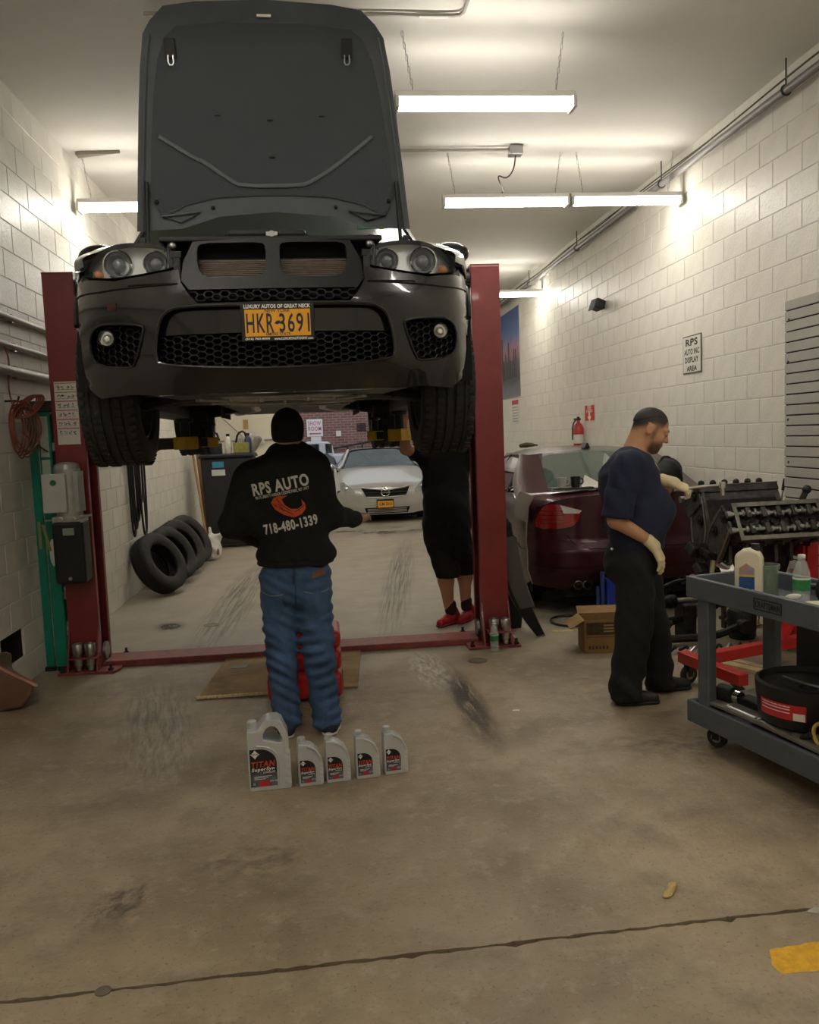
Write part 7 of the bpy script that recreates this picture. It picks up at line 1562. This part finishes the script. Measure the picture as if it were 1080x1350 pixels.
# ================================================================ middle of the bay: oil, drum, cardboard, ceiling bits
m_silver = mat('silver_bottle_plastic', 'bcbebd', .34, metal=.25, coat=.25)
m_lblk = mat('oil_label_black', '17171a', .4); m_lgrey = mat('oil_label_swirl', '6b7079', .4, col2='2c2f38', vscale=14)
m_lred2 = mat('oil_label_red', 'b3262b', .4); m_lor = mat('oil_label_orange', 'c8432c', .4)
def oil_label(t, x0, x1, z0, z1, yf, s):
    # label panel: black arch on top, grey swirl below, red flash and print
    H_ = z1-z0; W_ = x1-x0
    arch = [(x0, z0), (x1, z0), (x1, z0+H_*.62)]+[(x0+W_*.35+(W_*.65)*math.cos(a), z0+H_*.62+H_*.38*math.sin(a)) for a in np.linspace(.15, 1.5, 8)]+[(x0, z1)]
    mb = MB(); mb.prism(arch, yf-.0012, yf, 'xz'); lb = mb.build('label', m_lblk, t, smooth=0)
    mb = MB(); mb.prism([(x0, z0), (x1, z0), (x1, z0+H_*.34), (x0+W_*.5, z0+H_*.40), (x0, z0+H_*.46)], yf-.0018, yf-.001, 'xz'); mb.build('label_swirl', m_lgrey, lb, smooth=0)
    mb = MB(); mb.prism([(x0+W_*.30, z0+H_*.01), (x0+W_*.68, z0+H_*.01), (x0+W_*.72, z0+H_*.15), (x0+W_*.34, z0+H_*.15)], yf-.0024, yf-.0016, 'xz'); mb.build('label_flash', m_lred2, lb, smooth=0)
    dm = (x0+W_*.20, z1-H_*.13); r = W_*.17; mb = MB(); mb.prism([(dm[0]-r, dm[1]), (dm[0]-r*.45, dm[1]-r*.45), (dm[0], dm[1]-r), (dm[0]+r*.45, dm[1]-r*.45), (dm[0]+r, dm[1]), (dm[0]+r*.45, dm[1]+r*.45), (dm[0], dm[1]+r), (dm[0]-r*.45, dm[1]+r*.45)], yf-.002, yf-.001, 'xz'); em = mb.build('diamond_emblem', m_wprint, lb, smooth=0)
    fr = lambda x, z: frame((x, yf-.0022, z), (1, 0, .03), (0, 0, 1))
    lettering('FUCHS', r*.62, m_lblk, frame((dm[0], yf-.0028, dm[1]), (1, 0, 0), (0, 0, 1)), lb, bold=.02, xscale=.8)
    lettering('TITAN', W_*.36, m_lor, fr(x0+W_*.5, z0+H_*.60), lb, bold=.03, spacing=1.14, shear=.2, fit=(W_*.9, H_*.165))
    lettering('SuperSyn', W_*.235, m_wprint, fr(x0+W_*.48, z0+H_*.455), lb, bold=.025, spacing=1.12, shear=.2, fit=(W_*.86, H_*.12))
    lettering('LONGLIFE', W_*.10, m_wprint, fr(x0+W_*.70, z0+H_*.375), lb, bold=.01, shear=.2)
    for k in range(3): mb = MB(); mb.bb((x0+W_*.14, yf-.0026, z0+H_*(.27-.035*k)), (x0+W_*(.8-.12*k), yf-.0018, z0+H_*(.28-.035*k))); mb.build('small_print', m_wprint, lb, smooth=0)
    lettering('1L' if s < .8 else '5L', W_*.12, m_wprint, fr(x0+W_*.13, z0+H_*.08), lb)
    lettering('5W-40', W_*.10, m_wprint, fr(x0+W_*.86, z0+H_*.13), lb)
def outline_body(t, pts, holes, th, bev, name):
    """bottle body: outline with a handle hole, given thickness and soft edges"""
    f = sheet(pts, holes, lambda x, z: (x, -th/2, z), .02); n = len(f.v); V = [Vector(v) for v in f.v]
    mb = MB(); mb.v = list(f.v)+[(x, th/2, z) for x, _, z in f.v]; mb.f = list(f.f)+[tuple(i+n for i in q[::-1]) for q in f.f]
    for L in [dense(pts, .02)]+[dense(h, .02) for h in holes]:
        a = [(x, -th/2, z) for x, z in L]; b = [(x, th/2, z) for x, z in L]; k = len(L); mb.add(a+b, [(i, (i+1) % k, k+(i+1) % k, k+i) for i in range(k)])
    me = bpy.data.meshes.new(name); me.from_pydata(mb.v, [], mb.f); bm = bmesh.new(); bm.from_mesh(me); bmesh.ops.remove_doubles(bm, verts=bm.verts, dist=.0004); bmesh.ops.recalc_face_normals(bm, faces=bm.faces); bmesh.ops.dissolve_limit(bm, angle_limit=.02, verts=bm.verts, edges=bm.edges); bm.to_mesh(me); bm.free()
    return finish(name, me, m_silver, t, 40, bev, 3)
def cap(t, x, z, r, h):
    mb = MB(); mb.lathe([(r*1.12, 0), (r*1.12, h*.2), (r, h*.24), (r*.97, h*.9), (r*.8, h)], (x, 0, z), n=24); c = mb.build('cap', m_silver, t)
    for k in range(16):
        a = 6.283*k/16; mb = MB(); mb.box((x+r*math.cos(a), r*math.sin(a), z+h*.55), (.003, .003, h*.5), (0, 0, a)); mb.build('cap_rib', m_silver, c, smooth=0)
# five-litre jug
p = atZ(357, 1042); jug = thing('oil_jug', 'large silver oil jug with handle, leftmost of the oil bottles', 'oil bottle', (float(p[0]), float(p[1])+.06, 0), (0, 0, .07))
body = [(-.10, .006), (-.095, 0), (.088, 0), (.095, .01), (.095, .155), (.088, .19), (.09, .215), (.086, .26), (.062, .318), (.04, .333), (.0, .333), (-.025, .322), (-.05, .29), (-.062, .285), (-.098, .285), (-.1, .27)]
hole = chaikin([(-.028, .24), (-.02, .285), (.008, .306), (.034, .298), (.058, .255), (.062, .225), (.04, .222), (.0, .236)], 1)
outline_body(jug, body, [hole], .115, .014, 'jug_body')
cap(jug, -.075, .285, .022, .036); oil_label(jug, -.092, .03, .022, .20, -.0578, 1.0)
for k in range(5):
    z = .03+.036*k; mb = MB(); mb.loft([[(.066+.028*u, -.0585-.004*math.sin(u*3.14), z+.006*math.cos(u*3)) for u in np.linspace(0, 1, 6)], [(.066+.028*u, -.0575, z+.022+.006*math.cos(u*3)) for u in np.linspace(0, 1, 6)]], closed=False, caps=False); mb.build('grip_ridge', m_silver, jug)
mb = MB(); mb.tube([(.038, -.058, .012), (.044, -.058, .11), (.036, -.058, .17), (.0, -.058, .205), (-.06, -.058, .215)], .004, 6, smooth=2); mb.build('panel_ridge', m_silver, jug)
# one-litre bottles
def litre(px, py, label, rz):
    p = atZ(px, py); t = thing('oil_bottle', label, 'oil bottle', (float(p[0]), float(p[1])+.035, 0), (0, 0, rz), group='one-litre oil bottles')
    body = [(-.056, .005), (-.052, 0), (.052, 0), (.058, .006), (.058, .105), (.052, .135), (.036, .165), (.012, .188), (-.008, .196), (-.018, .2), (-.052, .2), (-.056, .19)]
    outline_body(t, body, [], .072, .01, 'bottle_body')
    cap(t, -.036, .2, .018, .028); oil_label(t, -.049, .022, .018, .126, -.0363, .5)
    for k in range(5):
        z = .016+.02*k; mb = MB(); mb.loft([[(.036+.021*u, -.037-.003*math.sin(u*3.14), z+.004*math.cos(u*3)) for u in np.linspace(0, 1, 5)], [(.036+.021*u, -.036, z+.012+.004*math.cos(u*3)) for u in np.linspace(0, 1, 5)]], closed=False, caps=False); mb.build('grip_ridge', m_silver, t)
    mb = MB(); mb.tube([(-.012, -.0365, .192), (.02, -.0365, .178), (.042, -.0365, .145), (.05, -.0365, .12)], .006, 6, smooth=2); mb.build('shoulder_ridge', m_silver, t)
for (px, py, lb, rz) in ((410, 1036, 'one-litre silver oil bottle standing next to the large jug', .1), (446, 1031, 'second one-litre oil bottle, touching its left neighbour', .1), (485, 1026, 'third one-litre oil bottle from the jug', .12), (522, 1020, 'rightmost one-litre oil bottle at the end of the row', .12)): litre(px, py, lb, rz)
# red oil drum (tank) behind the man's legs
p = atZ(404, 929); t = thing('oil_drain_tank', 'red plastic waste-oil tank behind the legs of the hooded person', 'tank', (float(p[0])+.0, float(p[1])+.16, .02))
m_tank = mat('red_tank_plastic', 'a8191b', .28, coat=.5, var=.06)
wx0, wx1 = float(atY(350, 900, 4.95)[0])-float(p[0]), float(atY(452, 900, 4.95)[0])-float(p[0])
for k, (z0, z1) in enumerate(((0, .165), (.172, .30), (.307, .42))):
    mb = MB(); mb.bb((wx0, -.14, z0), (wx1, .22, z1)); mb.build('tank_section', m_tank, t, smooth=0, bevel=.035, seg=3)
mb = MB(); mb.bb((wx0+.03, -.125, .03), (wx1-.03, .2, .40)); mb.build('tank_core', m_tank, t, smooth=0)
mb = MB(); mb.cyl((0, 0, .41), (0, 0, .46), .05); mb.build('filler_cap', m_black, t)
for x in (wx0+.01, wx1-.01): mb = MB(); mb.cyl((x-.015, .15, .04), (x+.015, .15, .04), .06, n=18); mb.build('tank_wheel', m_black, t)
# flattened cardboard on the floor
m_cb = mat('oily_cardboard', 'a58a5f', .85, col2='7b6444', vscale=3.5, bump=.2, bscale=60)
cb_ = [atZ(*q) for q in ((262, 922), (300, 868), (476, 857), (472, 907), (440, 909), (352, 916))]
mb = MB(); mb.prism([tuple(q[:2]) for q in cb_], .003, .014, 'xy'); o = tag(mb.build('flattened_cardboard', m_cb, smooth=0), 'oil-stained flattened cardboard sheet on the floor under the tank', 'cardboard')
mb = MB(); a, b = cb_[0], cb_[5]; n = 14
for k in range(n): u = k/(n-1); q0 = a+(b-a)*u; mb.box((q0[0], q0[1]-.004, .012), (.03, .014+.012*random.random(), .014), (0, 0, random.random()*.5))
mb.build('torn_edge', mat('torn_card_edge', 'd0bd92', .9), o, smooth=0)
mb = MB(); q = atZ(315, 882); mb.prism([(q[0]-.06, q[1]-.03), (q[0]+.05, q[1]-.04), (q[0]+.07, q[1]+.05), (q[0]-.03, q[1]+.04)], .014, .016, 'xy'); mb.build('oil_spot', mat('oil_spot', '4d3e29', .5), o, smooth=0)
# scrap on the near floor, covers in the slab
p = atZ(884, 1177); t = thing('torn_paper', 'small crumpled tan scrap on the bare floor at lower right', 'scrap', (p[0], p[1], 0), (0, 0, .5)); blob('scrap', [El((0, 0, .008), (.03, .015, .009)), El((.03, .015, .008), (.02, .012, .008), .02), El((-.03, -.01, .006), (.018, .01, .006), .02)], mat('tan_scrap', 'bfa56c', .8, var=.15, vscale=50), t, h=.004, disp=folds(.003, 200, 1), clip=lambda P: .0005-P[..., 2])
for i, (px, py, r) in enumerate(((279, 824, .07), (630, 871, .07), (136, 1307, .024))):
    p = atZ(px, py); mb = MB(); mb.lathe([(r, .0003), (r, .003), (r*.85, .003), (r*.8, .0015), (.002, .0015)], (p[0], p[1], 0), n=28); o = mb.build('floor_cover', mat('worn_floor_metal', '6f675a', .5, metal=.4), floor)
p = atZ(1066, 1203); t = thing('torn_label', 'pale flat scrap at the right end of the floor joint', 'scrap', (p[0], p[1], 0)); mb = MB(); mb.prism([(-.01, 0), (.06, -.03), (.09, .01), (.03, .02)], .0005, .004, 'xy'); mb.build('scrap', mat('grey_scrap', 'a8a294', .7), t, smooth=0)
p = atZ(680, 937); t = thing('paper_chip', 'tiny white paper chip on the floor near the right post', 'scrap', (p[0], p[1], 0)); mb = MB(); mb.prism([(-.02, 0), (.02, -.01), (.025, .012), (-.01, .014)], .0005, .003, 'xy'); mb.build('scrap', m_label, t, smooth=0)
# conduits and cord on the ceiling
a = atZ(455, 20, ZC-.03); b = atZ(595, 23, ZC-.03); c = atZ(618, 0, ZC-.03)
t = thing('ceiling_conduit', 'bent grey conduit on the ceiling at the top edge', 'conduit', (a[0], a[1], ZC-.02)); A = Vector(a); f = lambda v, dz=0: Vector((v[0]-a[0], v[1]-a[1], dz))
mb = MB(); mb.tube([(-1.2, .02, 0), f(a), f(b), f(b)+Vector((.07, -.02, 0)), f(c)+Vector((0, .06, 0)), f(c), f(c)+Vector((.02, -.5, 0))], .012, 8, smooth=1); mb.build('conduit_run', MATS['conduit_grey'], t); mb = MB(); mb.cyl(f(b)+Vector((-.2, 0, 0)), f(b)+Vector((-.02, 0, 0)), .015, n=10); mb.build('coupling', m_white, t)
a = atZ(530, 199, ZC-.04); b = atZ(674, 199, ZC-.04); t = thing('junction_conduit', 'ceiling conduit ending in a junction box with a curled cord', 'conduit', (b[0], b[1], ZC-.03))
mb = MB(); mb.cyl((a[0]-b[0]-2.3, 0, 0), (0, 0, 0), .013, n=10); mb.build('conduit_run', MATS['conduit_grey'], t); mb = MB(); mb.bb((-.02, -.06, -.05), (.1, .06, .03)); mb.build('junction_box', m_zinc, t, smooth=0, bevel=.005)
mb = MB(); d = Vector((float(LB[0][0])+.9-b[0], yl-b[1], ZL+.05-ZC+.03)); mb.tube([(.04, 0, -.05), (.02, 0, -.18), (-.05, .0, -.26), (-.13, 0, -.22), (-.12, 0, -.28), (-.06, d.y*.5, -.33), (-.06, d.y, d.z)], .007, 6, smooth=2); mb.build('cord', MATS['cable_dark'], t)
# back wall: conduit, box and tan card
t = thing('wall_box', 'white switch box with conduits on the cream back wall', 'switch box', (float(atY(343, 580, YB)[0]), YB-.02, float(atY(343, 580, YB)[2]))); mb = MB(); mb.bb((-.08, -.06, -.08), (.08, 0, .08)); mb.build('box', m_white, t, smooth=0, bevel=.006); mb = MB(); mb.cyl((-.9, -.02, 0), (.9, -.02, .0), .015, n=8); mb.tube([(-.25, -.02, 0), (-.75, -.02, .5)], .01, 6); mb.build('conduit', MATS['conduit_grey'], t)
q = atY(324, 560, YB); mb = MB(); mb.bb((q[0]-.05, YB-.012, q[2]-.09), (q[0]+.05, YB-.001, q[2]+.1)); tag(mb.build('tan_card', mat('tan_card', 'b8925a', .7), smooth=0), 'small tan card on the cream back wall', 'card')
# ================================================================ outside the rear door
m_asph = mat('wet_asphalt', '4a4843', .35, var=.25, vscale=2.5, bump=.3, bscale=50)
mb = MB(); mb.bb((-14, YB, -.3), (22, 45, -.03)); tag(mb.build('ground', m_asph, smooth=0), kind='structure')
mb = MB(); mb.bb((DX0-.3, YB, -.05), (DX1+.3, YB+.35, .005)); tag(mb.build('door_sill', mat('sill_concrete', '8d8676', .6, var=.1), smooth=0), kind='structure')
# brick building across the yard
def brick_material():
    m = bpy.data.materials.new('red_brick_wall'); m.use_nodes = True; nt = m.node_tree; b = nt.nodes['Principled BSDF']; b.inputs['Roughness'].default_value = .85
    tc = nt.nodes.new('ShaderNodeTexCoord'); mp = nt.nodes.new('ShaderNodeMapping'); mp.inputs['Rotation'].default_value = (math.radians(-90), 0, 0); nt.links.new(tc.outputs['Object'], mp.inputs[0])
    br = nt.nodes.new('ShaderNodeTexBrick'); br.inputs['Scale'].default_value = 1.0; br.inputs['Brick Width'].default_value = .22; br.inputs['Row Height'].default_value = .075; br.inputs['Mortar Size'].default_value = .008
    br.inputs['Color1'].default_value = (*rgb('8a5f57'), 1); br.inputs['Color2'].default_value = (*rgb('76504b'), 1); br.inputs['Mortar'].default_value = (*rgb('9c8a82'), 1)
    nt.links.new(mp.outputs[0], br.inputs['Vector']); nt.links.new(br.outputs[0], b.inputs['Base Color']); return m
YBR = 25.0
mb = MB(); mb.bb((-12, YBR, -.3), (20, YBR+.4, 8)); bb_ = tag(mb.build('brick_building', brick_material(), smooth=0), 'red brick building across the yard behind the silver sedan', 'building')
def bp(px, py): return atY(px, py, YBR)
def board(name, label, cat, x0, y0, x1, y1, m):
    a = bp(x0, y0); b = bp(x1, y1); t = thing(name, label, cat, ((a[0]+b[0])/2, YBR, float(b[2]))); mb = MB(); mb.bb((a[0]-t.location.x, -.04, 0), (b[0]-t.location.x, 0, float(a[2]-b[2]))); mb.build('board', m, t, smooth=0); return t, float(b[0]-a[0]), float(a[2]-b[2])
t, w_, h_ = board('show_room_sign', 'white and pink SHOW ROOM sign on the brick building', 'sign', 404, 553, 426, 575, m_wprint); m_pink = mat('sign_pink', 'cf5f86', .6)
fs = lambda z: frame((0, -.045, z), (1, 0, 0), (0, 0, 1))
lettering('SHOW', h_*.36, m_pink, fs(h_*.76), t, bold=.015, spacing=1.15, fit=(w_*.82, h_*.25)); lettering('ROOM', h_*.36, m_pink, fs(h_*.45), t, bold=.015, spacing=1.15, fit=(w_*.82, h_*.25))
mb = MB(); mb.prism([(-w_*.4, h_*.16), (-w_*.25, h_*.23), (-w_*.25, h_*.2), (w_*.38, h_*.2), (w_*.38, h_*.12), (-w_*.25, h_*.12), (-w_*.25, h_*.09)], -.046, -.04, 'xz'); mb.build('arrow', m_pink, t, smooth=0)
board('paper_notice', 'small white notice under the SHOW ROOM sign', 'notice', 410, 576, 424, 583, m_wprint); board('wall_notice', 'pale square notice on the brick wall right of the sign', 'notice', 443, 568, 450, 575, MATS['label_white'])
a = bp(470, 557); b = bp(483, 568); t = thing('wall_vent', 'dark barred vent high on the brick building', 'vent', (float(a[0]+b[0])/2, YBR, float(b[2])))
for k in range(5): mb = MB(); mb.bb((-.14, -.03, .05*k), (.14, 0, .05*k+.03)); mb.build('vent_slat', m_dsteel, t, smooth=0)
t = thing('handrail', 'dark sloping handrail in front of the brick building', 'railing', (float(bp(440, 592)[0]), YBR-.5, 0))
for dz in (0, -.35):
    mb = MB(); a = Vector(atY(436, 592, YBR-.5))-Vector(t.location); b = Vector(atY(500, 580, YBR-.5))-Vector(t.location); mb.cyl(a+Vector((0, 0, dz)), b+Vector((0, 0, dz)), .03, n=8); mb.build('rail', m_dsteel, t)
for u in (.05, .35, .65, .95): c = a.lerp(b, u); mb = MB(); mb.cyl((c.x, c.y, 0), (c.x, c.y, c.z), .025, n=8); mb.build('rail_post', m_dsteel, t)
# white pickup seen from the side
YT = 23.0; t = thing('pickup_truck', 'white pickup truck parked in front of the brick building', 'car', (float(atY(430, 590, YT)[0]), YT, 0)); tw = lambda px, py: tuple(Vector(atY(px, py, YT))-Vector(t.location))
m_tw = mat('white_truck_paint', 'd5d8da', .3, coat=.6)
def pr(px_pts): return [(tw(*p)[0], tw(*p)[2]) for p in px_pts]
cabp = pr([(398, 600), (402, 584), (406, 582), (432, 582), (438, 586), (441, 598), (441, 606), (398, 606)]); mb = MB(); mb.prism(cabp, 0, 1.7, 'xz'); mb.build('cab', m_tw, t, smooth=0, bevel=.04)
z1 = tw(450, 598)[2]; x0, x1 = tw(380, 600)[0], tw(520, 600)[0]
mb = MB(); mb.bb((x0-1.2, 0, .45), (x1, 1.8, z1)); mb.build('bed', m_tw, t, smooth=0, bevel=.05)
for q in (((405, 586), (421, 598)), ((429, 585), (438, 597))):
    (ax_, _, az), (bx_, _, bz) = tw(*q[0]), tw(*q[1]); mb = MB(); mb.bb((ax_, -.012, bz), (bx_, .0, az)); mb.build('side_window', m_wind, t, smooth=0)
for x in (x0-.3, x1-.9): mb = MB(); mb.cyl((x, -.02, .36), (x, .25, .36), .36, n=24); mb.build('truck_wheel', m_rub, t)
# black car in front of it
YK = 20.4; t = thing('black_car', 'black car partly hidden behind the hooded person, roof only showing', 'car', (float(atY(425, 610, YK)[0]), YK, 0)); tk = lambda px, py: tuple(Vector(atY(px, py, YK))-Vector(t.location))
z1 = tk(430, 599)[2]; x1 = tk(453, 600)[0]; xl = x1-1.75
rg = [[(xl+k, y, z) for k, z in ((.0, .35), (-.03, .7), (.12, .85), (.22, z1-.1), (.4, z1), (1.35, z1), (1.53, z1-.1), (1.63, .85), (1.78, .7), (1.75, .35))] for y in (0, .4, 1.6, 2.2)]
rg[0] = [(x, y, min(z, .85)) for x, y, z in rg[0]]; rg[3] = [(x, y, min(z, .9)) for x, y, z in rg[3]]
mb = MB(); mb.loft(rg); mb.build('body', m_paint, t, smooth=30)
mb = MB(); mb.bb((xl+.1, .1, .5), (xl+1.65, .2, .8)); mb.build('front_grille', m_trim, t, smooth=0); 
for k in (.15, 1.6): mb = MB(); mb.cyl((xl+k-.1, .8, .32), (xl+k+.1, .8, .32), .32, n=20); mb.build('wheel', m_rub, t)
mb = MB(); mb.bb((xl+1.35, -.03, .55), (xl+1.62, 0, .66)); mb.build('headlamp', m_label, t, smooth=0)
# silver sedan facing the door
AY = 15.35; AXc = float(atY(508, 650, AY)[0]); alt = thing('sedan', 'silver sedan facing the open rear door', 'car', (AXc, AY, 0)); AS = 1.0
m_slv = mat('silver_car_paint', 'bdbcb6', .28, metal=.35, coat=.8)
AW = .90
def SA(x, z):
    a = min(abs(x)/(AW+.005), .9995); y = .55*(1-math.sqrt(1-a**2.6))
    if z < .35: y += (.35-z)*.5
    if z > .58: y += (z-.58)*.9
    return y
def pa(x, z, off=0.0): return (x, SA(x, z)+off, z)
def axz(px, py):
    y = AY+.1
    for _ in range(12):
        P = atY(px, py, y); y += (SA(P[0]-AXc, P[2])-(P[1]-AY))*.6
    return max(-AW, min(AW, float(P[0]-AXc))), float(P[2])
zb0, zt0 = .16, axz(508, 642)[1]
GR = [axz(*p) for p in ((475, 643), (508, 646), (541, 640), (536, 653), (508, 656), (482, 656))]; LOWG = [axz(*p) for p in ((481, 670), (541, 667), (538, 675), (484, 678))]
HA = [axz(*p) for p in ((448, 637), (453, 636), (468, 648), (468, 652), (455, 651), (449, 645))]; HB = [(-x, z) for x, z in HA][::-1]
o_ = [(0, zt0), (-.55, zt0-.01), (-.79, zt0-.03), (-.88, .55), (-.885, .35), (-.84, .2), (-.5, zb0), (0, zb0)]; OUTA = o_+[(-x, z) for x, z in o_[1:-1]][::-1]
mb = sheet(OUTA, [GR, LOWG, HA, HB], pa, .05, .05); mb.build('front_bumper', m_slv, alt, smooth=50)
for g, nm in ((GR, 'grille'), (LOWG, 'lower_grille')):
    mb = sheet(g, [], lambda x, z: pa(x, z, .03), .06); mb.build(nm, m_pit, alt)
    zs2 = [z for _, z in g]
    for k in range(1, 4):
        z = min(zs2)+(max(zs2)-min(zs2))*k/4; xr = [x for x, _ in g]; mb = MB(); mb.tube([pa(x, z, .01) for x in np.linspace(min(xr)*.86, max(xr)*.86, 10)], .008, 5); mb.build('grille_bar', m_trim if nm == 'grille' else m_slv, alt)
mb = MB(); mb.tube([pa(x, z, -.005) for x, z in dense(GR, .08)], .016, 6, closed=True); mb.build('grille_surround', m_slv, alt)
ex, ez = axz(508, 649); mb = MB(); c = Vector(pa(ex, ez, -.02)); u_ = [c+Vector((.075*math.cos(a), 0, .075*math.sin(a))) for a in np.linspace(0, 6.283, 24)[:-1]]; mb.tube(u_, .012, 6, closed=True); mb.box(c, (.18, .02, .028)); mb.build('emblem', m_chrome, alt)
for h in (HA, HB):
    mb = sheet(h, [], lambda x, z: pa(x, z, .0), .06); hl_ = mb.build('headlight', mat('altima_lens', '8d928f', .1, coat=1.0, var=.2, vscale=8), alt)
    hx = sum(x for x, _ in h)/len(h); hz_ = sum(z for _, z in h)/len(h); mb = MB(); mb.ball(pa(hx, hz_, -.005), (.05, .03, .045)); mb.build('lamp', m_chrome, hl_)
px0 = axz(508, 664); c = Vector(pa(*px0, -.03)); mb = MB(); mb.box(c, (.32, .02, .17)); fr_ = mb.build('plate_frame', m_black, alt, smooth=0); mb = MB(); mb.box(c+Vector((0, -.011, -.005)), (.29, .004, .12)); mb.build('number_plate', MATS['plate_yellow'], fr_, smooth=0); lettering('JGM-5818', .08, m_navy, frame(c+Vector((0, -.0145, -.005)), (1, 0, 0), (0, 0, 1)), fr_, bold=.01, xscale=.75)
# hood, screen, roof, sides
zc_ = axz(508, 642)[1]; P_h = [axz(451, 637)]
yh0 = SA(0, zt0)
zcowl = 1.0; zroof = float(atY(508, 590, AY+2.6)[2])
def hr_(y, hw, zs_, zt_): return [(-hw, y, zs_), (-hw*.96, y, zs_+(zt_-zs_)*.7), (-hw*.8, y, zt_-.01), (-hw*.45, y, zt_+.015), (0, y, zt_+.02), (hw*.45, y, zt_+.015), (hw*.8, y, zt_-.01), (hw*.96, y, zs_+(zt_-zs_)*.7), (hw, y, zs_)]
fr0 = [pa(x, z) for x, z in ((-.88, .60), (-.83, zt0-.05), (-.70, zt0-.02), (-.4, zt0), (0, zt0), (.4, zt0), (.70, zt0-.02), (.83, zt0-.05), (.88, .60))]
mb = MB(); mb.loft([fr0, hr_(.60, .91, .62, zt0+.06), hr_(1.0, .92, .65, zcowl-.04), hr_(1.35, .92, .68, zcowl)], closed=False, caps=False); mb.build('bonnet', m_slv, alt, smooth=50)
SGa = lambda u, v: (u*(.76-.18*v), 1.30+.75*v+.12*u*u, zcowl-.01+(zroof-zcowl-.03)*v+.02*(1-u*u))
mb = MB(); mb.loft([[SGa(-1+2*i/12, v) for i in range(13)] for v in np.linspace(0, 1, 6)], closed=False, caps=False); mb.build('windscreen', mat('altima_glass', '333d39', .12, spec=.35, var=.3, vscale=3), alt)
mb = MB(); mb.loft([cabs(y, .86, .60, .98, z) for y, z in ((2.12, zroof-.01), (2.6, zroof), (3.4, zroof-.03), (4.1, 1.15))], closed=False, caps=False); mb.build('roof', m_slv, alt, smooth=50)
for s in (-1, 1):
    mb = MB(); mb.tube([(s*.83, 1.3, .98), (s*.75, 1.5, 1.05), (s*.60, 2.14, zroof-.03)], .035, 8); mb.build('windscreen_pillar', m_slv, alt)
    mb = MB(); mb.prism([(.45, .25), (4.6, .25), (4.6, .9), (4.1, 1.0), (1.3, 1.0), (.6, .75), (.45, .6)], s*.86, s*.92, 'yz'); mb.build('body_side', m_slv, alt, smooth=0, bevel=.03)
    blob('wing_mirror', [El((s*1.0, 1.62, 1.02), (.11, .07, .075)), C((s*.88, 1.6, .98), (s*.95, 1.6, 1.0), .025)], m_slv if s > 0 else m_chrome, alt, h=.02)
    mb = MB(); mb.cyl((s*.68, .95, .31), (s*.88, .95, .31), .31, n=24); mb.cyl((s*.68, 3.7, .31), (s*.88, 3.7, .31), .31, n=24); mb.build('tyre', m_rub, alt)
mb = MB(); mb.bb((-.6, .25, .1), (.6, 4.4, .2)); mb.bb((-.7, 1.6, .3), (.7, 4.3, .9)); mb.build('underbody', m_pit, alt, smooth=0)
